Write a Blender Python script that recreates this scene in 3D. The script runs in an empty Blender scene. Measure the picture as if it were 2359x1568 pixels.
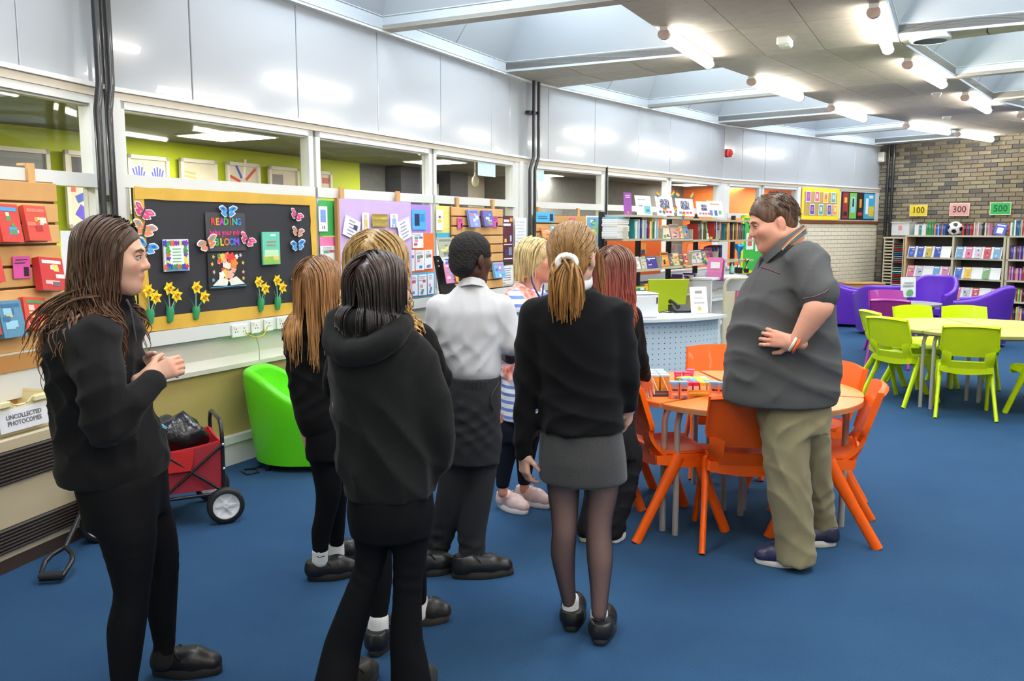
import bpy, bmesh, math, random
import numpy as np
from mathutils import Vector, Matrix
random.seed(7); np.random.seed(7)
SC = bpy.context.scene
COL = SC.collection
# ------------------------------------------------------------------ camera, world, light, exposure
F = 2000.0; PITCH = math.atan(255/2000); CX, CY, EYE = 1179.5, 784.0, 1.6
cam = bpy.data.cameras.new('camera'); cam.sensor_width = 36; cam.lens = 36*F/2359
cam.clip_start = .05; cam.clip_end = 200
camo = bpy.data.objects.new('camera', cam); COL.objects.link(camo)
camo.location = (0, 0, EYE); camo.rotation_euler = (math.pi/2-PITCH, 0, 0)
SC.camera = camo
SC.view_settings.view_transform = 'Standard'; SC.view_settings.look = 'None'
SC.view_settings.gamma = 1; SC.view_settings.use_curve_mapping = False
SC.view_settings.exposure = EXPOSURE = 1.06
world = bpy.data.worlds.new('overcast_sky'); SC.world = world; world.use_nodes = True
bg = world.node_tree.nodes['Background']; bg.inputs[0].default_value = (.72, .86, 1, 1); bg.inputs[1].default_value = 1.5
TUBE = 17.0        # brightness of the fluorescent tubes
DAY = 24.0        # daylight through each rooflight, watts
def daylight(c, sx, sy, rz, w=DAY):
    l = bpy.data.lights.new('rooflight_daylight', 'AREA'); l.shape = 'RECTANGLE'; l.size = sx; l.size_y = sy
    l.energy = w; l.color = (.82, .92, 1)
    o = bpy.data.objects.new('rooflight_daylight', l); COL.objects.link(o); o.location = c; o.rotation_euler = (0, 0, rz)
# ------------------------------------------------------------------ materials
def lin(r, g, b):
    f = lambda c: (c/255)/12.92 if c <= 10.3 else ((c/255+.055)/1.055)**2.4
    return (f(r), f(g), f(b), 1)
_m = {}
def M(name, rgb=(200, 200, 200), rough=.5, metal=0, noise=0, nscale=40, bump=0, emit=0, spec=.5, sheen=0, coat=0, alpha=1, attr=None, sss=0, hue=None):
    """procedural principled material; noise mottles the colour, bump roughens the relief"""
    if name in _m: return _m[name]
    m = bpy.data.materials.new(name); m.use_nodes = True; _m[name] = m
    nt = m.node_tree; N = nt.nodes; L = nt.links; p = N['Principled BSDF']
    c = lin(*rgb); p.inputs['Base Color'].default_value = c
    p.inputs['Roughness'].default_value = rough; p.inputs['Metallic'].default_value = metal
    p.inputs['Specular IOR Level'].default_value = spec; p.inputs['Sheen Weight'].default_value = sheen
    p.inputs['Coat Weight'].default_value = coat; p.inputs['Alpha'].default_value = alpha
    if sss: p.inputs['Subsurface Weight'].default_value = sss; p.inputs['Subsurface Radius'].default_value = (.012, .005, .003)
    if emit: p.inputs['Emission Color'].default_value = c; p.inputs['Emission Strength'].default_value = emit
    if noise or bump:
        t = N.new('ShaderNodeTexCoord'); n = N.new('ShaderNodeTexNoise'); n.inputs['Scale'].default_value = nscale; n.inputs['Detail'].default_value = 4
        L.new(t.outputs['Object'], n.inputs['Vector'])
        if noise:
            r = N.new('ShaderNodeValToRGB'); e = r.color_ramp.elements
            e[0].position = .3; e[1].position = .7
            d = hue or (1, 1, 1)
            e[0].color = tuple(x*(1-noise*k) for x, k in zip(c[:3], d))+(1,); e[1].color = tuple(min(1, x*(1+noise*k)) for x, k in zip(c[:3], d))+(1,)
            L.new(n.outputs['Fac'], r.inputs['Fac']); L.new(r.outputs['Color'], p.inputs['Base Color'])
        if bump:
            b = N.new('ShaderNodeBump'); b.inputs['Strength'].default_value = bump; b.inputs['Distance'].default_value = .01
            L.new(n.outputs['Fac'], b.inputs['Height']); L.new(b.outputs['Normal'], p.inputs['Normal'])
    if attr:
        a = N.new('ShaderNodeAttribute'); a.attribute_name = attr; L.new(a.outputs['Color'], p.inputs['Base Color'])
    return m
def P(rgb, rough=.5, **k):                                   # plain paint, shared by colour
    return M('paint_%02x%02x%02x_%d' % (*rgb, int(rough*100)), rgb, rough, **k)
def Paper(rgb): return M('paper_%02x%02x%02x' % tuple(rgb), rgb, .55, noise=.04, nscale=25)
def glass_mat(name, tint=(1, 1, 1), gloss=.05):
    if name in _m: return _m[name]
    m = bpy.data.materials.new(name); m.use_nodes = True; _m[name] = m
    N = m.node_tree.nodes; L = m.node_tree.links; N.clear()
    o = N.new('ShaderNodeOutputMaterial'); mx = N.new('ShaderNodeMixShader'); t = N.new('ShaderNodeBsdfTransparent'); g = N.new('ShaderNodeBsdfGlossy')
    lw = N.new('ShaderNodeLayerWeight'); lw.inputs['Blend'].default_value = .5
    pw = N.new('ShaderNodeMath'); pw.operation = 'POWER'; pw.inputs[1].default_value = 4; ml = N.new('ShaderNodeMath'); ml.operation = 'MULTIPLY_ADD'; ml.inputs[1].default_value = .6; ml.inputs[2].default_value = gloss*.5
    L.new(lw.outputs['Facing'], pw.inputs[0]); L.new(pw.outputs[0], ml.inputs[0])
    t.inputs[0].default_value = (*tint, 1); g.inputs['Roughness'].default_value = .02
    L.new(ml.outputs[0], mx.inputs[0]); L.new(t.outputs[0], mx.inputs[1]); L.new(g.outputs[0], mx.inputs[2]); L.new(mx.outputs[0], o.inputs[0])
    return m
# ------------------------------------------------------------------ pixel -> world
_c, _s = math.cos(PITCH), math.sin(PITCH)
def ray(x, y):
    dx, dy = x-CX, y-CY
    return Vector((dx, F*_c-dy*_s, -F*_s-dy*_c))
def at_z(x, y, z):                                           # where the sight line meets the level z
    d = ray(x, y); return Vector((0, 0, EYE))+d*((z-EYE)/d.z)
def at(x, y, Y):                                             # ... the plane at distance Y
    d = ray(x, y); return Vector((0, 0, EYE))+d*(Y/d.y)
class Wall:                                                  # u along the wall, v into the room, z up
    def __init__(s, o, a):
        s.o = Vector((o[0], o[1])); a = math.radians(a); s.a = a
        s.d = Vector((math.sin(a), math.cos(a))); s.n = Vector((s.d.y, -s.d.x)); s.rz = math.pi/2-a
    def pt(s, u, v=0, z=0):
        q = s.o+s.d*u+s.n*v; return Vector((q.x, q.y, z))
    def hit(s, x, y, v=0):
        d = ray(x, y); o = s.o+s.n*v; e = Vector((d.x, d.y)); t = s.n.dot(o)/s.n.dot(e)
        return ((e*t-o).dot(s.d), EYE+d.z*t)
    def mat(s, u=0, v=0, z=0):                               # local frame: x along, -y into the room, z up
        return Matrix.Translation(s.pt(u, v, z)) @ Matrix.Rotation(s.rz, 4, 'Z')
    def local(s, p):
        q = Vector((p[0], p[1]))-s.o; return q.dot(s.d), q.dot(s.n)
A = Wall((-2.314, 5.108), 15.3); B = Wall((-2.314, 5.108), 27); Cw = Wall((.164, 9.971), 38); D = Wall((3.373, 14.078), 49.5); E = Wall((7.238, 17.38), 139.5)
LB, LC, LD = 5.458, 5.212, 5.083
# ------------------------------------------------------------------ objects
def tag(o, label=None, cat=None, group=None, kind=None):
    if label: o['label'] = label
    if cat: o['category'] = cat
    if group: o['group'] = group
    if kind: o['kind'] = kind
    return o
def thing(name, label, cat, loc=(0, 0, 0), rz=0, group=None, mat=None):
    o = bpy.data.objects.new(name, None); COL.objects.link(o); o.empty_display_size = .1
    if mat is not None: o.matrix_world = mat
    else: o.location = loc; o.rotation_euler = (0, 0, rz)
    return tag(o, label, cat, group)
class G:
    """collects geometry for one mesh object"""
    def __init__(s): s.v = []; s.f = []; s.mi = []; s.ms = []; s.sm = []
    def _m(s, m):
        if m not in s.ms: s.ms.append(m)
        return s.ms.index(m)
    def add(s, vs, fs, m, smooth=False, x=None):
        b = len(s.v); k = s._m(m)
        if x is not None: vs = [x @ Vector(v) for v in vs]
        s.v += [tuple(v) for v in vs]
        for f in fs: s.f.append(tuple(b+i for i in f)); s.mi.append(k); s.sm.append(smooth)
        return s
    def box(s, c, d, m, x=None, r=None, ch=0):
        hx, hy, hz = d[0]/2, d[1]/2, d[2]/2
        if ch:
            ch = min(ch, hx*.9, hy*.9, hz*.9); vs = []; idx = {}
            for i in (-1, 1):
                for j in (-1, 1):
                    for k in (-1, 1):
                        for ax in range(3):
                            q = [i*(hx-ch), j*(hy-ch), k*(hz-ch)]; q[ax] = (i*hx, j*hy, k*hz)[ax]
                            idx[i, j, k, ax] = len(vs); vs.append(q)
            fs = []
            for ax in range(3):
                b, c2 = (ax+1) % 3, (ax+2) % 3
                for sg in (-1, 1):
                    def K(p, q):
                        t = [0, 0, 0]; t[ax] = sg; t[b] = p; t[c2] = q; return idx[(*t, ax)]
                    f = [K(-1, -1), K(1, -1), K(1, 1), K(-1, 1)]; fs.append(f if sg > 0 else f[::-1])
            for ax in range(3):
                b, c2 = (ax+1) % 3, (ax+2) % 3
                for p in (-1, 1):
                    for q in (-1, 1):
                        def K(t0, fx):
                            t = [0, 0, 0]; t[ax] = t0; t[b] = p; t[c2] = q; return idx[(*t, fx)]
                        f = [K(-1, b), K(1, b), K(1, c2), K(-1, c2)]; fs.append(f if p*q < 0 else f[::-1])
            for i in (-1, 1):
                for j in (-1, 1):
                    for k in (-1, 1):
                        f = [idx[i, j, k, 0], idx[i, j, k, 1], idx[i, j, k, 2]]; fs.append(f if i*j*k > 0 else f[::-1])
        else:
            vs = [(i*hx, j*hy, k*hz) for i in (-1, 1) for j in (-1, 1) for k in (-1, 1)]
            fs = [(0, 1, 3, 2), (4, 6, 7, 5), (0, 4, 5, 1), (2, 3, 7, 6), (0, 2, 6, 4), (1, 5, 7, 3)]
        t = Matrix.Translation(c)
        if r is not None: t = t @ (r if isinstance(r, Matrix) else Matrix.Rotation(r, 4, 'Z'))
        if x is not None: t = x @ t
        return s.add(vs, fs, m, x=t)
    def span(s, a, b, m, **k):                               # box between two corners
        return s.box([(p+q)/2 for p, q in zip(a, b)], [abs(p-q) for p, q in zip(a, b)], m, **k)
    def tube(s, path, r, m, n=8, closed=False, caps=True, flat=1, up=None, x=None):
        P_ = [Vector(p) for p in path]; k = len(P_); R = r if hasattr(r, '__len__') else [r]*k
        vs = []; fs = []; prev = None
        for i, p in enumerate(P_):
            if closed: t = P_[(i+1) % k]-P_[i-1]
            else: t = P_[min(i+1, k-1)]-P_[max(i-1, 0)]
            t = t.normalized() if t.length > 1e-9 else Vector((0, 0, 1))
            if prev is None:
                a = Vector(up) if up else (Vector((0, 0, 1)) if abs(t.z) < .9 else Vector((1, 0, 0)))
            else: a = prev
            u = (a-t*a.dot(t)).normalized(); w = t.cross(u); prev = u
            for j in range(n):
                an = 2*math.pi*j/n; vs.append(p+(u*math.cos(an)*flat+w*math.sin(an))*R[i])
        for i in range(k if closed else k-1):
            for j in range(n):
                a0 = i*n+j; a1 = i*n+(j+1) % n; b0 = ((i+1) % k)*n+j; b1 = ((i+1) % k)*n+(j+1) % n
                fs.append((a0, a1, b1, b0))
        s.add(vs, fs, m, True, x)
        if caps and not closed:
            s.add(vs[:n], [tuple(range(n))[::-1]], m, False, x); s.add(vs[-n:], [tuple(range(n))], m, False, x)
        return s
    def lathe(s, prof, m, n=24, c=(0, 0, 0), x=None, smooth=True):
        vs = []; fs = []
        for r, z in prof:
            for j in range(n):
                a = 2*math.pi*j/n; vs.append((c[0]+r*math.cos(a), c[1]+r*math.sin(a), c[2]+z))
        for i in range(len(prof)-1):
            for j in range(n):
                fs.append((i*n+j, i*n+(j+1) % n, (i+1)*n+(j+1) % n, (i+1)*n+j))
        return s.add(vs, fs, m, smooth, x)
    def prism(s, poly, z0, z1, m, x=None):                   # extruded polygon (counter-clockwise)
        n = len(poly); vs = [(p[0], p[1], z0) for p in poly]+[(p[0], p[1], z1) for p in poly]
        return s.add(vs, [tuple(range(n))[::-1], tuple(range(n, 2*n))]+[(i, (i+1) % n, n+(i+1) % n, n+i) for i in range(n)], m, x=x)
    def sheet(s, fn, nu, nv, th, m, x=None, smooth=True):    # a curved board of thickness th
        g = [[Vector(fn(i/nu, j/nv)) for j in range(nv+1)] for i in range(nu+1)]
        def nrm(i, j):
            a = g[min(i+1, nu)][j]-g[max(i-1, 0)][j]; b = g[i][min(j+1, nv)]-g[i][max(j-1, 0)]; c = a.cross(b)
            return c.normalized() if c.length > 1e-12 else Vector((0, 0, 1))
        top = []; bot = []
        for i in range(nu+1):
            for j in range(nv+1):
                k = nrm(i, j)*th/2; top.append(g[i][j]+k); bot.append(g[i][j]-k)
        I = lambda i, j: i*(nv+1)+j; T = len(top); fs = []
        for i in range(nu):
            for j in range(nv):
                fs.append((I(i, j), I(i+1, j), I(i+1, j+1), I(i, j+1))); fs.append((T+I(i, j), T+I(i, j+1), T+I(i+1, j+1), T+I(i+1, j)))
        s.add(top+bot, fs, m, smooth, x)
        ed = []
        for i in range(nu): ed.append((I(i+1, 0), I(i, 0))); ed.append((I(i, nv), I(i+1, nv)))
        for j in range(nv): ed.append((I(0, j), I(0, j+1))); ed.append((I(nu, j+1), I(nu, j)))
        return s.add(top+bot, [(a, b, T+b, T+a) for a, b in ed], m, False, x)
    def ball(s, c, r, m, n=16, x=None):
        r = r if hasattr(r, '__len__') else (r, r, r); vs = []; fs = []; h = n//2
        for i in range(h+1):
            t = math.pi*i/h
            for j in range(n): a = 2*math.pi*j/n; vs.append((c[0]+r[0]*math.sin(t)*math.cos(a), c[1]+r[1]*math.sin(t)*math.sin(a), c[2]-r[2]*math.cos(t)))
        for i in range(h):
            for j in range(n): fs.append((i*n+j, i*n+(j+1) % n, (i+1)*n+(j+1) % n, (i+1)*n+j))
        return s.add(vs, fs, m, True, x)
    def mesh(s, name):
        me = bpy.data.meshes.new(name); me.from_pydata(s.v, [], s.f)
        for m in s.ms: me.materials.append(m)
        if s.f:
            me.polygons.foreach_set('material_index', s.mi); me.polygons.foreach_set('use_smooth', s.sm)
        me.update(); return me
    def build(s, name, parent=None, mat=None, label=None, cat=None, group=None, kind=None, bevel=0):
        o = bpy.data.objects.new(name, s.mesh(name)); COL.objects.link(o)
        if parent: o.parent = parent
        if mat is not None: o.matrix_basis = mat
        if bevel:
            b = o.modifiers.new('bevel', 'BEVEL'); b.width = bevel; b.segments = 2; b.limit_method = 'ANGLE'; b.angle_limit = .7
        return tag(o, label, cat, group, kind)
def inst(src, name, parent=None, mat=None):                  # shares the mesh of src
    o = bpy.data.objects.new(name, src.data); COL.objects.link(o)
    if parent: o.parent = parent
    if mat is not None: o.matrix_basis = mat
    return o
def copy_thing(root, loc=None, rz=None, label=None, mat=None):
    r = root.copy(); COL.objects.link(r)
    if mat is not None: r.matrix_world = mat
    if loc is not None: r.location = loc
    if rz is not None: r.rotation_euler = (0, 0, rz)
    if label: r['label'] = label
    for ch in KIDS.get(root.name, []) or [o for o in COL.objects if o.parent == root]:
        c = ch.copy(); COL.objects.link(c); c.parent = r
        for g in [o for o in COL.objects if o.parent == ch]:
            d = g.copy(); COL.objects.link(d); d.parent = c
    return r
KIDS = {}
def text(s, size, m, parent, mat, name='lettering', bold=0, align='CENTER', ext=.0006, gap=1, sx=1, label=None, cat=None):
    c = bpy.data.curves.new(name, 'FONT'); c.body = s; c.size = size; c.align_x = align; c.align_y = 'CENTER'
    c.extrude = ext; c.offset = bold; c.space_line = gap; c.resolution_u = 2; c.materials.append(m)
    o = bpy.data.objects.new(name, c); COL.objects.link(o)
    if parent: o.parent = parent
    o.matrix_basis = mat @ Matrix.Rotation(math.pi/2, 4, 'X') @ Matrix.Diagonal((sx, 1, 1, 1))
    return tag(o, label, cat)
Tr = lambda x, y, z: Matrix.Translation((x, y, z))
Rx = lambda a: Matrix.Rotation(a, 4, 'X'); Ry = lambda a: Matrix.Rotation(a, 4, 'Y'); Rz = lambda a: Matrix.Rotation(a, 4, 'Z')
WHITE = M('white_gloss_paint', (222, 222, 218), .3); BLACK = P((22, 22, 24), .45); INK = P((30, 30, 34), .6)
# ================================================================== the room
ZC = 3.24
carpet = bpy.data.materials.new('blue_carpet'); carpet.use_nodes = True
def _carpet():
    N = carpet.node_tree.nodes; L = carpet.node_tree.links; p = N['Principled BSDF']; p.inputs['Roughness'].default_value = .95; p.inputs['Specular IOR Level'].default_value = .15
    t = N.new('ShaderNodeTexCoord'); n1 = N.new('ShaderNodeTexNoise'); n1.inputs['Scale'].default_value = 420; n1.inputs['Detail'].default_value = 2
    n2 = N.new('ShaderNodeTexNoise'); n2.inputs['Scale'].default_value = 1.6; n2.inputs['Detail'].default_value = 5; n2.inputs['Roughness'].default_value = .65
    L.new(t.outputs['Object'], n1.inputs['Vector']); L.new(t.outputs['Object'], n2.inputs['Vector'])
    r1 = N.new('ShaderNodeValToRGB'); r1.color_ramp.elements[0].position = .3; r1.color_ramp.elements[1].position = .72
    r1.color_ramp.elements[0].color = lin(24, 53, 84); r1.color_ramp.elements[1].color = lin(60, 98, 136)
    r2 = N.new('ShaderNodeValToRGB'); r2.color_ramp.elements[0].position = .35; r2.color_ramp.elements[1].position = .7
    r2.color_ramp.elements[0].color = (.9, .92, .95, 1); r2.color_ramp.elements[1].color = (1.12, 1.08, 1.02, 1)
    mx = N.new('ShaderNodeMix'); mx.data_type = 'RGBA'; mx.blend_type = 'MULTIPLY'; mx.inputs[0].default_value = 1
    L.new(n1.outputs['Fac'], r1.inputs['Fac']); L.new(n2.outputs['Fac'], r2.inputs['Fac'])
    L.new(r1.outputs['Color'], mx.inputs[6]); L.new(r2.outputs['Color'], mx.inputs[7]); L.new(mx.outputs[2], p.inputs['Base Color'])
    b = N.new('ShaderNodeBump'); b.inputs['Strength'].default_value = .5; b.inputs['Distance'].default_value = .006
    L.new(n1.outputs['Fac'], b.inputs['Height']); L.new(b.outputs['Normal'], p.inputs['Normal'])
_carpet()
g = G(); g.span((-6, -3, -.1), (15, 21, 0), carpet); g.build('floor', kind='structure')

# ---- ceiling: soffit tiles between the rooflight wells
tile_m = [M('ceiling_tile_%d' % i, c, .7, noise=.07, nscale=9) for i, c in enumerate([(186, 178, 162), (179, 171, 156), (191, 183, 167)])]
joint_m = P((120, 113, 102), .8)
well_m = M('well_white', (184, 191, 196), .5)
ceiling = G()
tiles = []
def soffit(q, nu=1, nv=1):
    """q: four plan points; a backing plate plus nu x nv tiles"""
    q = [Vector((p[0], p[1])) for p in q]
    area = sum(q[i].x*q[(i+1) % 4].y-q[(i+1) % 4].x*q[i].y for i in range(4))
    if area < 0: q = [q[1], q[0], q[3], q[2]]
    ceiling.prism([(p.x, p.y) for p in q], ZC+.022, ZC+.09, joint_m)
    W = lambda a, b: (q[0]*(1-a)+q[1]*a)*(1-b)+(q[3]*(1-a)+q[2]*a)*b
    for i in range(nu):
        for j in range(nv):
            c = [W(i/nu, j/nv), W((i+1)/nu, j/nv), W((i+1)/nu, (j+1)/nv), W(i/nu, (j+1)/nv)]
            m = sum(c, Vector((0, 0)))/4
            tiles.append([m+(p-m)*(1-.006/max(.05, (p-m).length)) for p in c])
def pl(w, u, v): p = w.pt(u, v); return (p.x, p.y)
V0, V1, V2, V3, V4 = .06, 2.08, 3.83, 5.85, 7.6
UA, UB = .56, 4.84
bays = [(A, -5.2, LB, -4.64, -.6), (B, 0, LB, UA, UB), (Cw, 0, LC, UA, UB), (D, 0, LD, UA, 4.72)]
for w, u0, u1, a, b in bays:
    for va, vb in ((V0, V1), (V2, V3)):
        soffit([pl(w, u0+.0, va), pl(w, a, va), pl(w, a, vb), pl(w, u0+(.33 if w is not A else 0), vb)] if False else [pl(w, a-.55 if w is A else u0+va*.0958, va), pl(w, a, va), pl(w, a, vb), pl(w, a-.55 if w is A else u0+vb*.0958, vb)], 1, 3)
        soffit([pl(w, b, va), pl(w, u1-va*.0958 if w is not A else -va*.1, va), pl(w, u1-vb*.0958 if w is not A else -vb*.1, vb), pl(w, b, vb)], 1, 3)
    ed = lambda v: (u0+v*.0958 if w is not A else u0, (u1 if w is not A else 0)-v*.0958)
    for va, vb in ((V1, 2.66), (2.66, 3.2), (3.2, V2), (V3, 6.5), (6.5, V4), (V4, 8.6), (8.6, 9.6)):
        soffit([pl(w, ed(va)[0], va), pl(w, ed(va)[1], va), pl(w, ed(vb)[1], vb), pl(w, ed(vb)[0], vb)], 4, 1)
g = ceiling
ceiling = g.build('ceiling', kind='structure')
for k, t in enumerate(tiles):
    g = G(); g.prism([(p.x, p.y) for p in t], ZC, ZC+.03, tile_m[k*7 % 3]); g.build('ceiling_tile', ceiling)
# roof over everything beyond the wells, so that daylight enters only through them
g = G()
for q in ([pl(B, -3, 9.55), pl(B, 9, 9.55), pl(B, 9, 16), pl(B, -3, 16)], [pl(D, -5, 9.5), pl(D, LD+2, 9.5), pl(D, LD+2, 16), pl(D, -5, 16)]):
    g.prism(q[::-1], ZC+.1, ZC+.16, joint_m)
g.prism([(-6, -3), (9, -3), (9, 2.3), (-6, 2.3)], ZC+.1, ZC+.16, joint_m)
g.build('trim_1', kind='structure')
WH = .78
for w, u0, u1, a, b in bays:
    um = (a+b)/2
    for va, vb in ((V0, V1), (V2, V3)):
        for x0, x1 in ((a, um-.07), (um+.07, b)):
            g = G(); i1, i2 = .42, .56
            lo = [(x0, va), (x1, va), (x1, vb), (x0, vb)]; hi = [(x0+i1, va+i2), (x1-i1, va+i2), (x1-i1, vb-i2), (x0+i1, vb-i2)]
            vs = [w.pt(*p, ZC-.0) for p in lo]+[w.pt(*p, ZC+.1) for p in lo]+[w.pt(*p, ZC+.1+WH) for p in hi]+[w.pt(*p, ZC+.1+WH+.12) for p in hi]
            fs = []
            for L in (0, 4, 8):
                for i in range(4): j = (i+1) % 4; fs.append((L+j, L+i, L+4+i, L+4+j))
            g.add(vs, fs, well_m)
            for i in range(4):                               # a thin drip edge where slope meets upstand
                p, q = vs[4+i], vs[4+(i+1) % 4]; g.tube([p, q], .008, P((190, 196, 198)), 4)
            p, q = w.pt((x0+x1)/2, va+.004, ZC+.1), w.pt((x0+x1)/2, va+i2+.004, ZC+.1+WH); g.tube([p, q], .004, P((170, 172, 172)), 4)
            g.build('skylight_well', ceiling)
            daylight(w.pt((x0+x1)/2, (va+vb)/2, ZC+WH+.15), x1-x0-2*i1, vb-va-2*i2, w.rz)
        g = G(); p = [pl(w, um-.07, va), pl(w, um+.07, va), pl(w, um+.07, vb), pl(w, um-.07, vb)]; g.prism(p[::-1], ZC-.002, ZC+.03, tile_m[0])
        g.build('well_divider', ceiling)

# ---- window walls
panel_m = M('white_gloss_panel', (172, 175, 179), .16, bump=.035, nscale=2.2, coat=.25)
seam_m = P((130, 132, 135), .6)
ochre = M('ochre_wall_paint', (172, 154, 92), .55, noise=.03, nscale=5)
cream = M('cream_cladding', (222, 219, 205), .4)
GLASS = glass_mat('window_glass')
dark_m = P((52, 54, 58), .6)
def frame_wall(name, w, u0, u1, joints, zl):
    """gloss panels above, the ledge, the lower wall"""
    g = G(); x = w.mat()
    g.span((u0, 0.03, 2.33), (u1, .12, ZC+.02), seam_m)
    if zl: g.span((u0, 0, 0), (u1, .12, zl[0]), zl[1])
    root = g.build(name, mat=x, kind='structure')
    js = [u0]+joints+[u1]
    for a, b in zip(js, js[1:]):
        g = G(); g.box(((a+b)/2, .015, (2.405+ZC)/2), (b-a-.007, .03, ZC-2.405), panel_m, ch=.004); g.build('wall_panel', root)
    g = G(); g.span((u0, -.055, ZC-.02), (u1, .05, ZC+.06), WHITE); g.build('ledge', root)
    g = G(); g.span((u0, -.05, 2.385), (u1, .04, 2.41), WHITE); g.span((u0, -.03, 2.34), (u1, .03, 2.385), M('aged_cream_paint', (214, 204, 186), .45)); g.build('drip_rail', root)
    return root
wa = frame_wall('wall_left_near', A, -3.2, -.0, [-2.6, -1.6, -.62], (.66, ochre))
wb = frame_wall('wall_left', B, 0, LB, [.63, 1.63, 2.63, 3.63, 4.63, 5.05], (.66, ochre))
wc = frame_wall('wall_left_middle', Cw, 0, LC, [.42, 1.42, 2.5, 3.4, 4.3, 4.75], (.66, ochre))
wd = frame_wall('wall_left_far', D, 0, LD, [.5, 1.15, 2.15, 3.2, 4.1], None)
_wn = [0]
def window(w, u0, u1, z0, z1, rail=None, glass=True, glass_low=True):
    _wn[0] += 1; f = .05
    g = G()
    g.span((u0, -.02, z0), (u0+f, .06, z1), WHITE); g.span((u1-f, -.02, z0), (u1, .06, z1), WHITE)
    g.span((u0, -.02, z1-f), (u1, .06, z1), WHITE); g.span((u0, -.02, z0), (u1, .06, z0+f), WHITE)
    g.span((u0+f, .0, z0+f), (u0+f+.012, .05, z1-f), P((200, 198, 190))); g.span((u0+f, 0, z1-f-.012), (u1-f, .05, z1-f), P((200, 198, 190)))
    if rail: g.span((u0, -.03, rail), (u1, .06, rail+.075), WHITE)
    o = g.build('window_%d' % _wn[0], mat=w.mat(), kind='structure')
    if glass:
        for a, b in ([(rail+.075, z1-f), (z0+f, rail)] if rail and glass_low else [((rail+.075) if rail else z0+f, z1-f)]):
            g = G(); g.span((u0+f, .025, a), (u1-f, .031, b), GLASS); g.build('pane', o)
    return o
for a, b, lo in ((-3.2, -1.6, 1), (-1.58, -.12, 1)): window(A, a, b, .96, 2.345, 1.835, glass_low=bool(lo))
for a, b in ((.04, 1.76), (1.79, 3.43), (3.46, 5.13)): window(B, a, b, .96, 2.345, 1.845)
for a, b in ((.12, 1.6), (1.66, 3.34), (3.38, 5.08)): window(Cw, a, b, .96, 2.345, 1.845)
for a, b in ((.1, 1.03), (1.07, 2.17)): window(D, a, b, .96, 2.345, 1.79)
for a, b in ((2.2, 3.56), (3.58, 4.95)): window(D, a, b, 1.76, 2.345)
g = G(); g.span((-.1, -.04, 0), (.05, .1, 2.35), WHITE); g.build('trim_2', mat=B.mat(), kind='structure')
g = G(); g.span((LB-.33, -.02, 0), (LB+.02, .1, 2.35), WHITE); g.span((LB-.24, -.04, .9), (LB-.16, -.02, 2.35), WHITE); g.build('trim_3', mat=B.mat(), kind='structure')
g = G(); g.span((-.02, -.03, 0), (.13, .1, 2.35), WHITE); g.span((LC-.14, -.02, 0), (LC+.05, .1, 2.35), WHITE); g.span((1.6, -.02, .9), (1.66, .06, 2.35), WHITE); g.build('trim_4', mat=Cw.mat(), kind='structure')
# sill cladding, trunking, skirting along B and A
def sill(w, u0, u1, n):
    g = G(); p = [(-.07, .9), (-.07, .985), (.06, .985), (.06, .66), (-.035, .66), (-.04, .69), (-.02, .75), (-.02, .86), (-.03, .9)]
    vs = [(u, y, z) for u in (u0, u1) for y, z in p]; k = len(p)
    g.add(vs, [(i, (i+1) % k, k+(i+1) % k, k+i) for i in range(k)]+[tuple(range(k))[::-1], tuple(range(k, 2*k))], cream)
    g.span((u0, -.075, .897), (u1, -.02, .985), WHITE); g.build('trim_%d' % n, mat=w.mat(), kind='structure')
sill(B, .04, LB-.3, 5); sill(Cw, .1, LC-.1, 6)
g = G(); g.span((.04, -.035, 0), (LB, .0, .19), WHITE); g.span((.04, -.05, .15), (LB, 0, .2), WHITE); g.build('baseboard_left', mat=B.mat(), kind='structure')
g = G(); g.span((-3.2, -.06, .9), (-.1, .02, .985), P((196, 142, 82), .5)); g.span((-3.2, -.06, .985), (-.1, .02, 1.0), cream); g.span((-3.2, -.05, .76), (-.1, .02, .9), WHITE); g.span((-3.2, -.02, .6), (-.1, .02, .76), P((196, 142, 82), .5)); g.build('trim_7', mat=A.mat(), kind='structure')
# bay D, painted brick under the small windows with a brown capping
cb = M('cream_painted_brick', (226, 216, 192), .55)
g = G(); g.span((2.2, 0.012, 0), (LD, .12, 1.72), P((205, 194, 170), .7)); wlow = g.build('wall_left_far_lower', mat=D.mat(), kind='structure')
src = None
for r in range(23):
    for k in range(-1, 13):
        a = 2.2+(k+(.5 if r % 2 else 0))*.235; a0, a1 = max(a, 2.2), min(a+.228, LD)
        if a1-a0 < .06: continue
        full = a1-a0 > .227
        if full and src is not None: inst(src, 'brick', wlow, Tr(a0, 0, r*.0745))
        else:
            g = G(); g.box(((a1-a0)/2, .006, .0345), (a1-a0, .018, .069), cb, ch=.004); o = g.build('brick', wlow, Tr(a0, 0, r*.0745))
            if full: src = o
g = G(); g.span((2.2, -.03, 1.715), (LD, .05, 1.765), P((128, 72, 40), .5)); g.build('trim_8', mat=D.mat(), kind='structure')
g = G(); g.span((2.14, -.03, 0), (2.24, .1, 2.35), WHITE); g.span((-.02, -.02, 0), (.1, .1, 2.35), WHITE); g.span((1.02, 0, .9), (1.08, .06, 2.35), WHITE); g.span((4.93, -.02, 1.76), (LD+.02, .1, 2.35), WHITE); g.build('trim_9', mat=D.mat(), kind='structure')
g = G(); g.span((0, 0, 0), (2.2, .12, .96), cream); g.build('wall_left_far_sill', mat=D.mat(), kind='structure')

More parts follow.
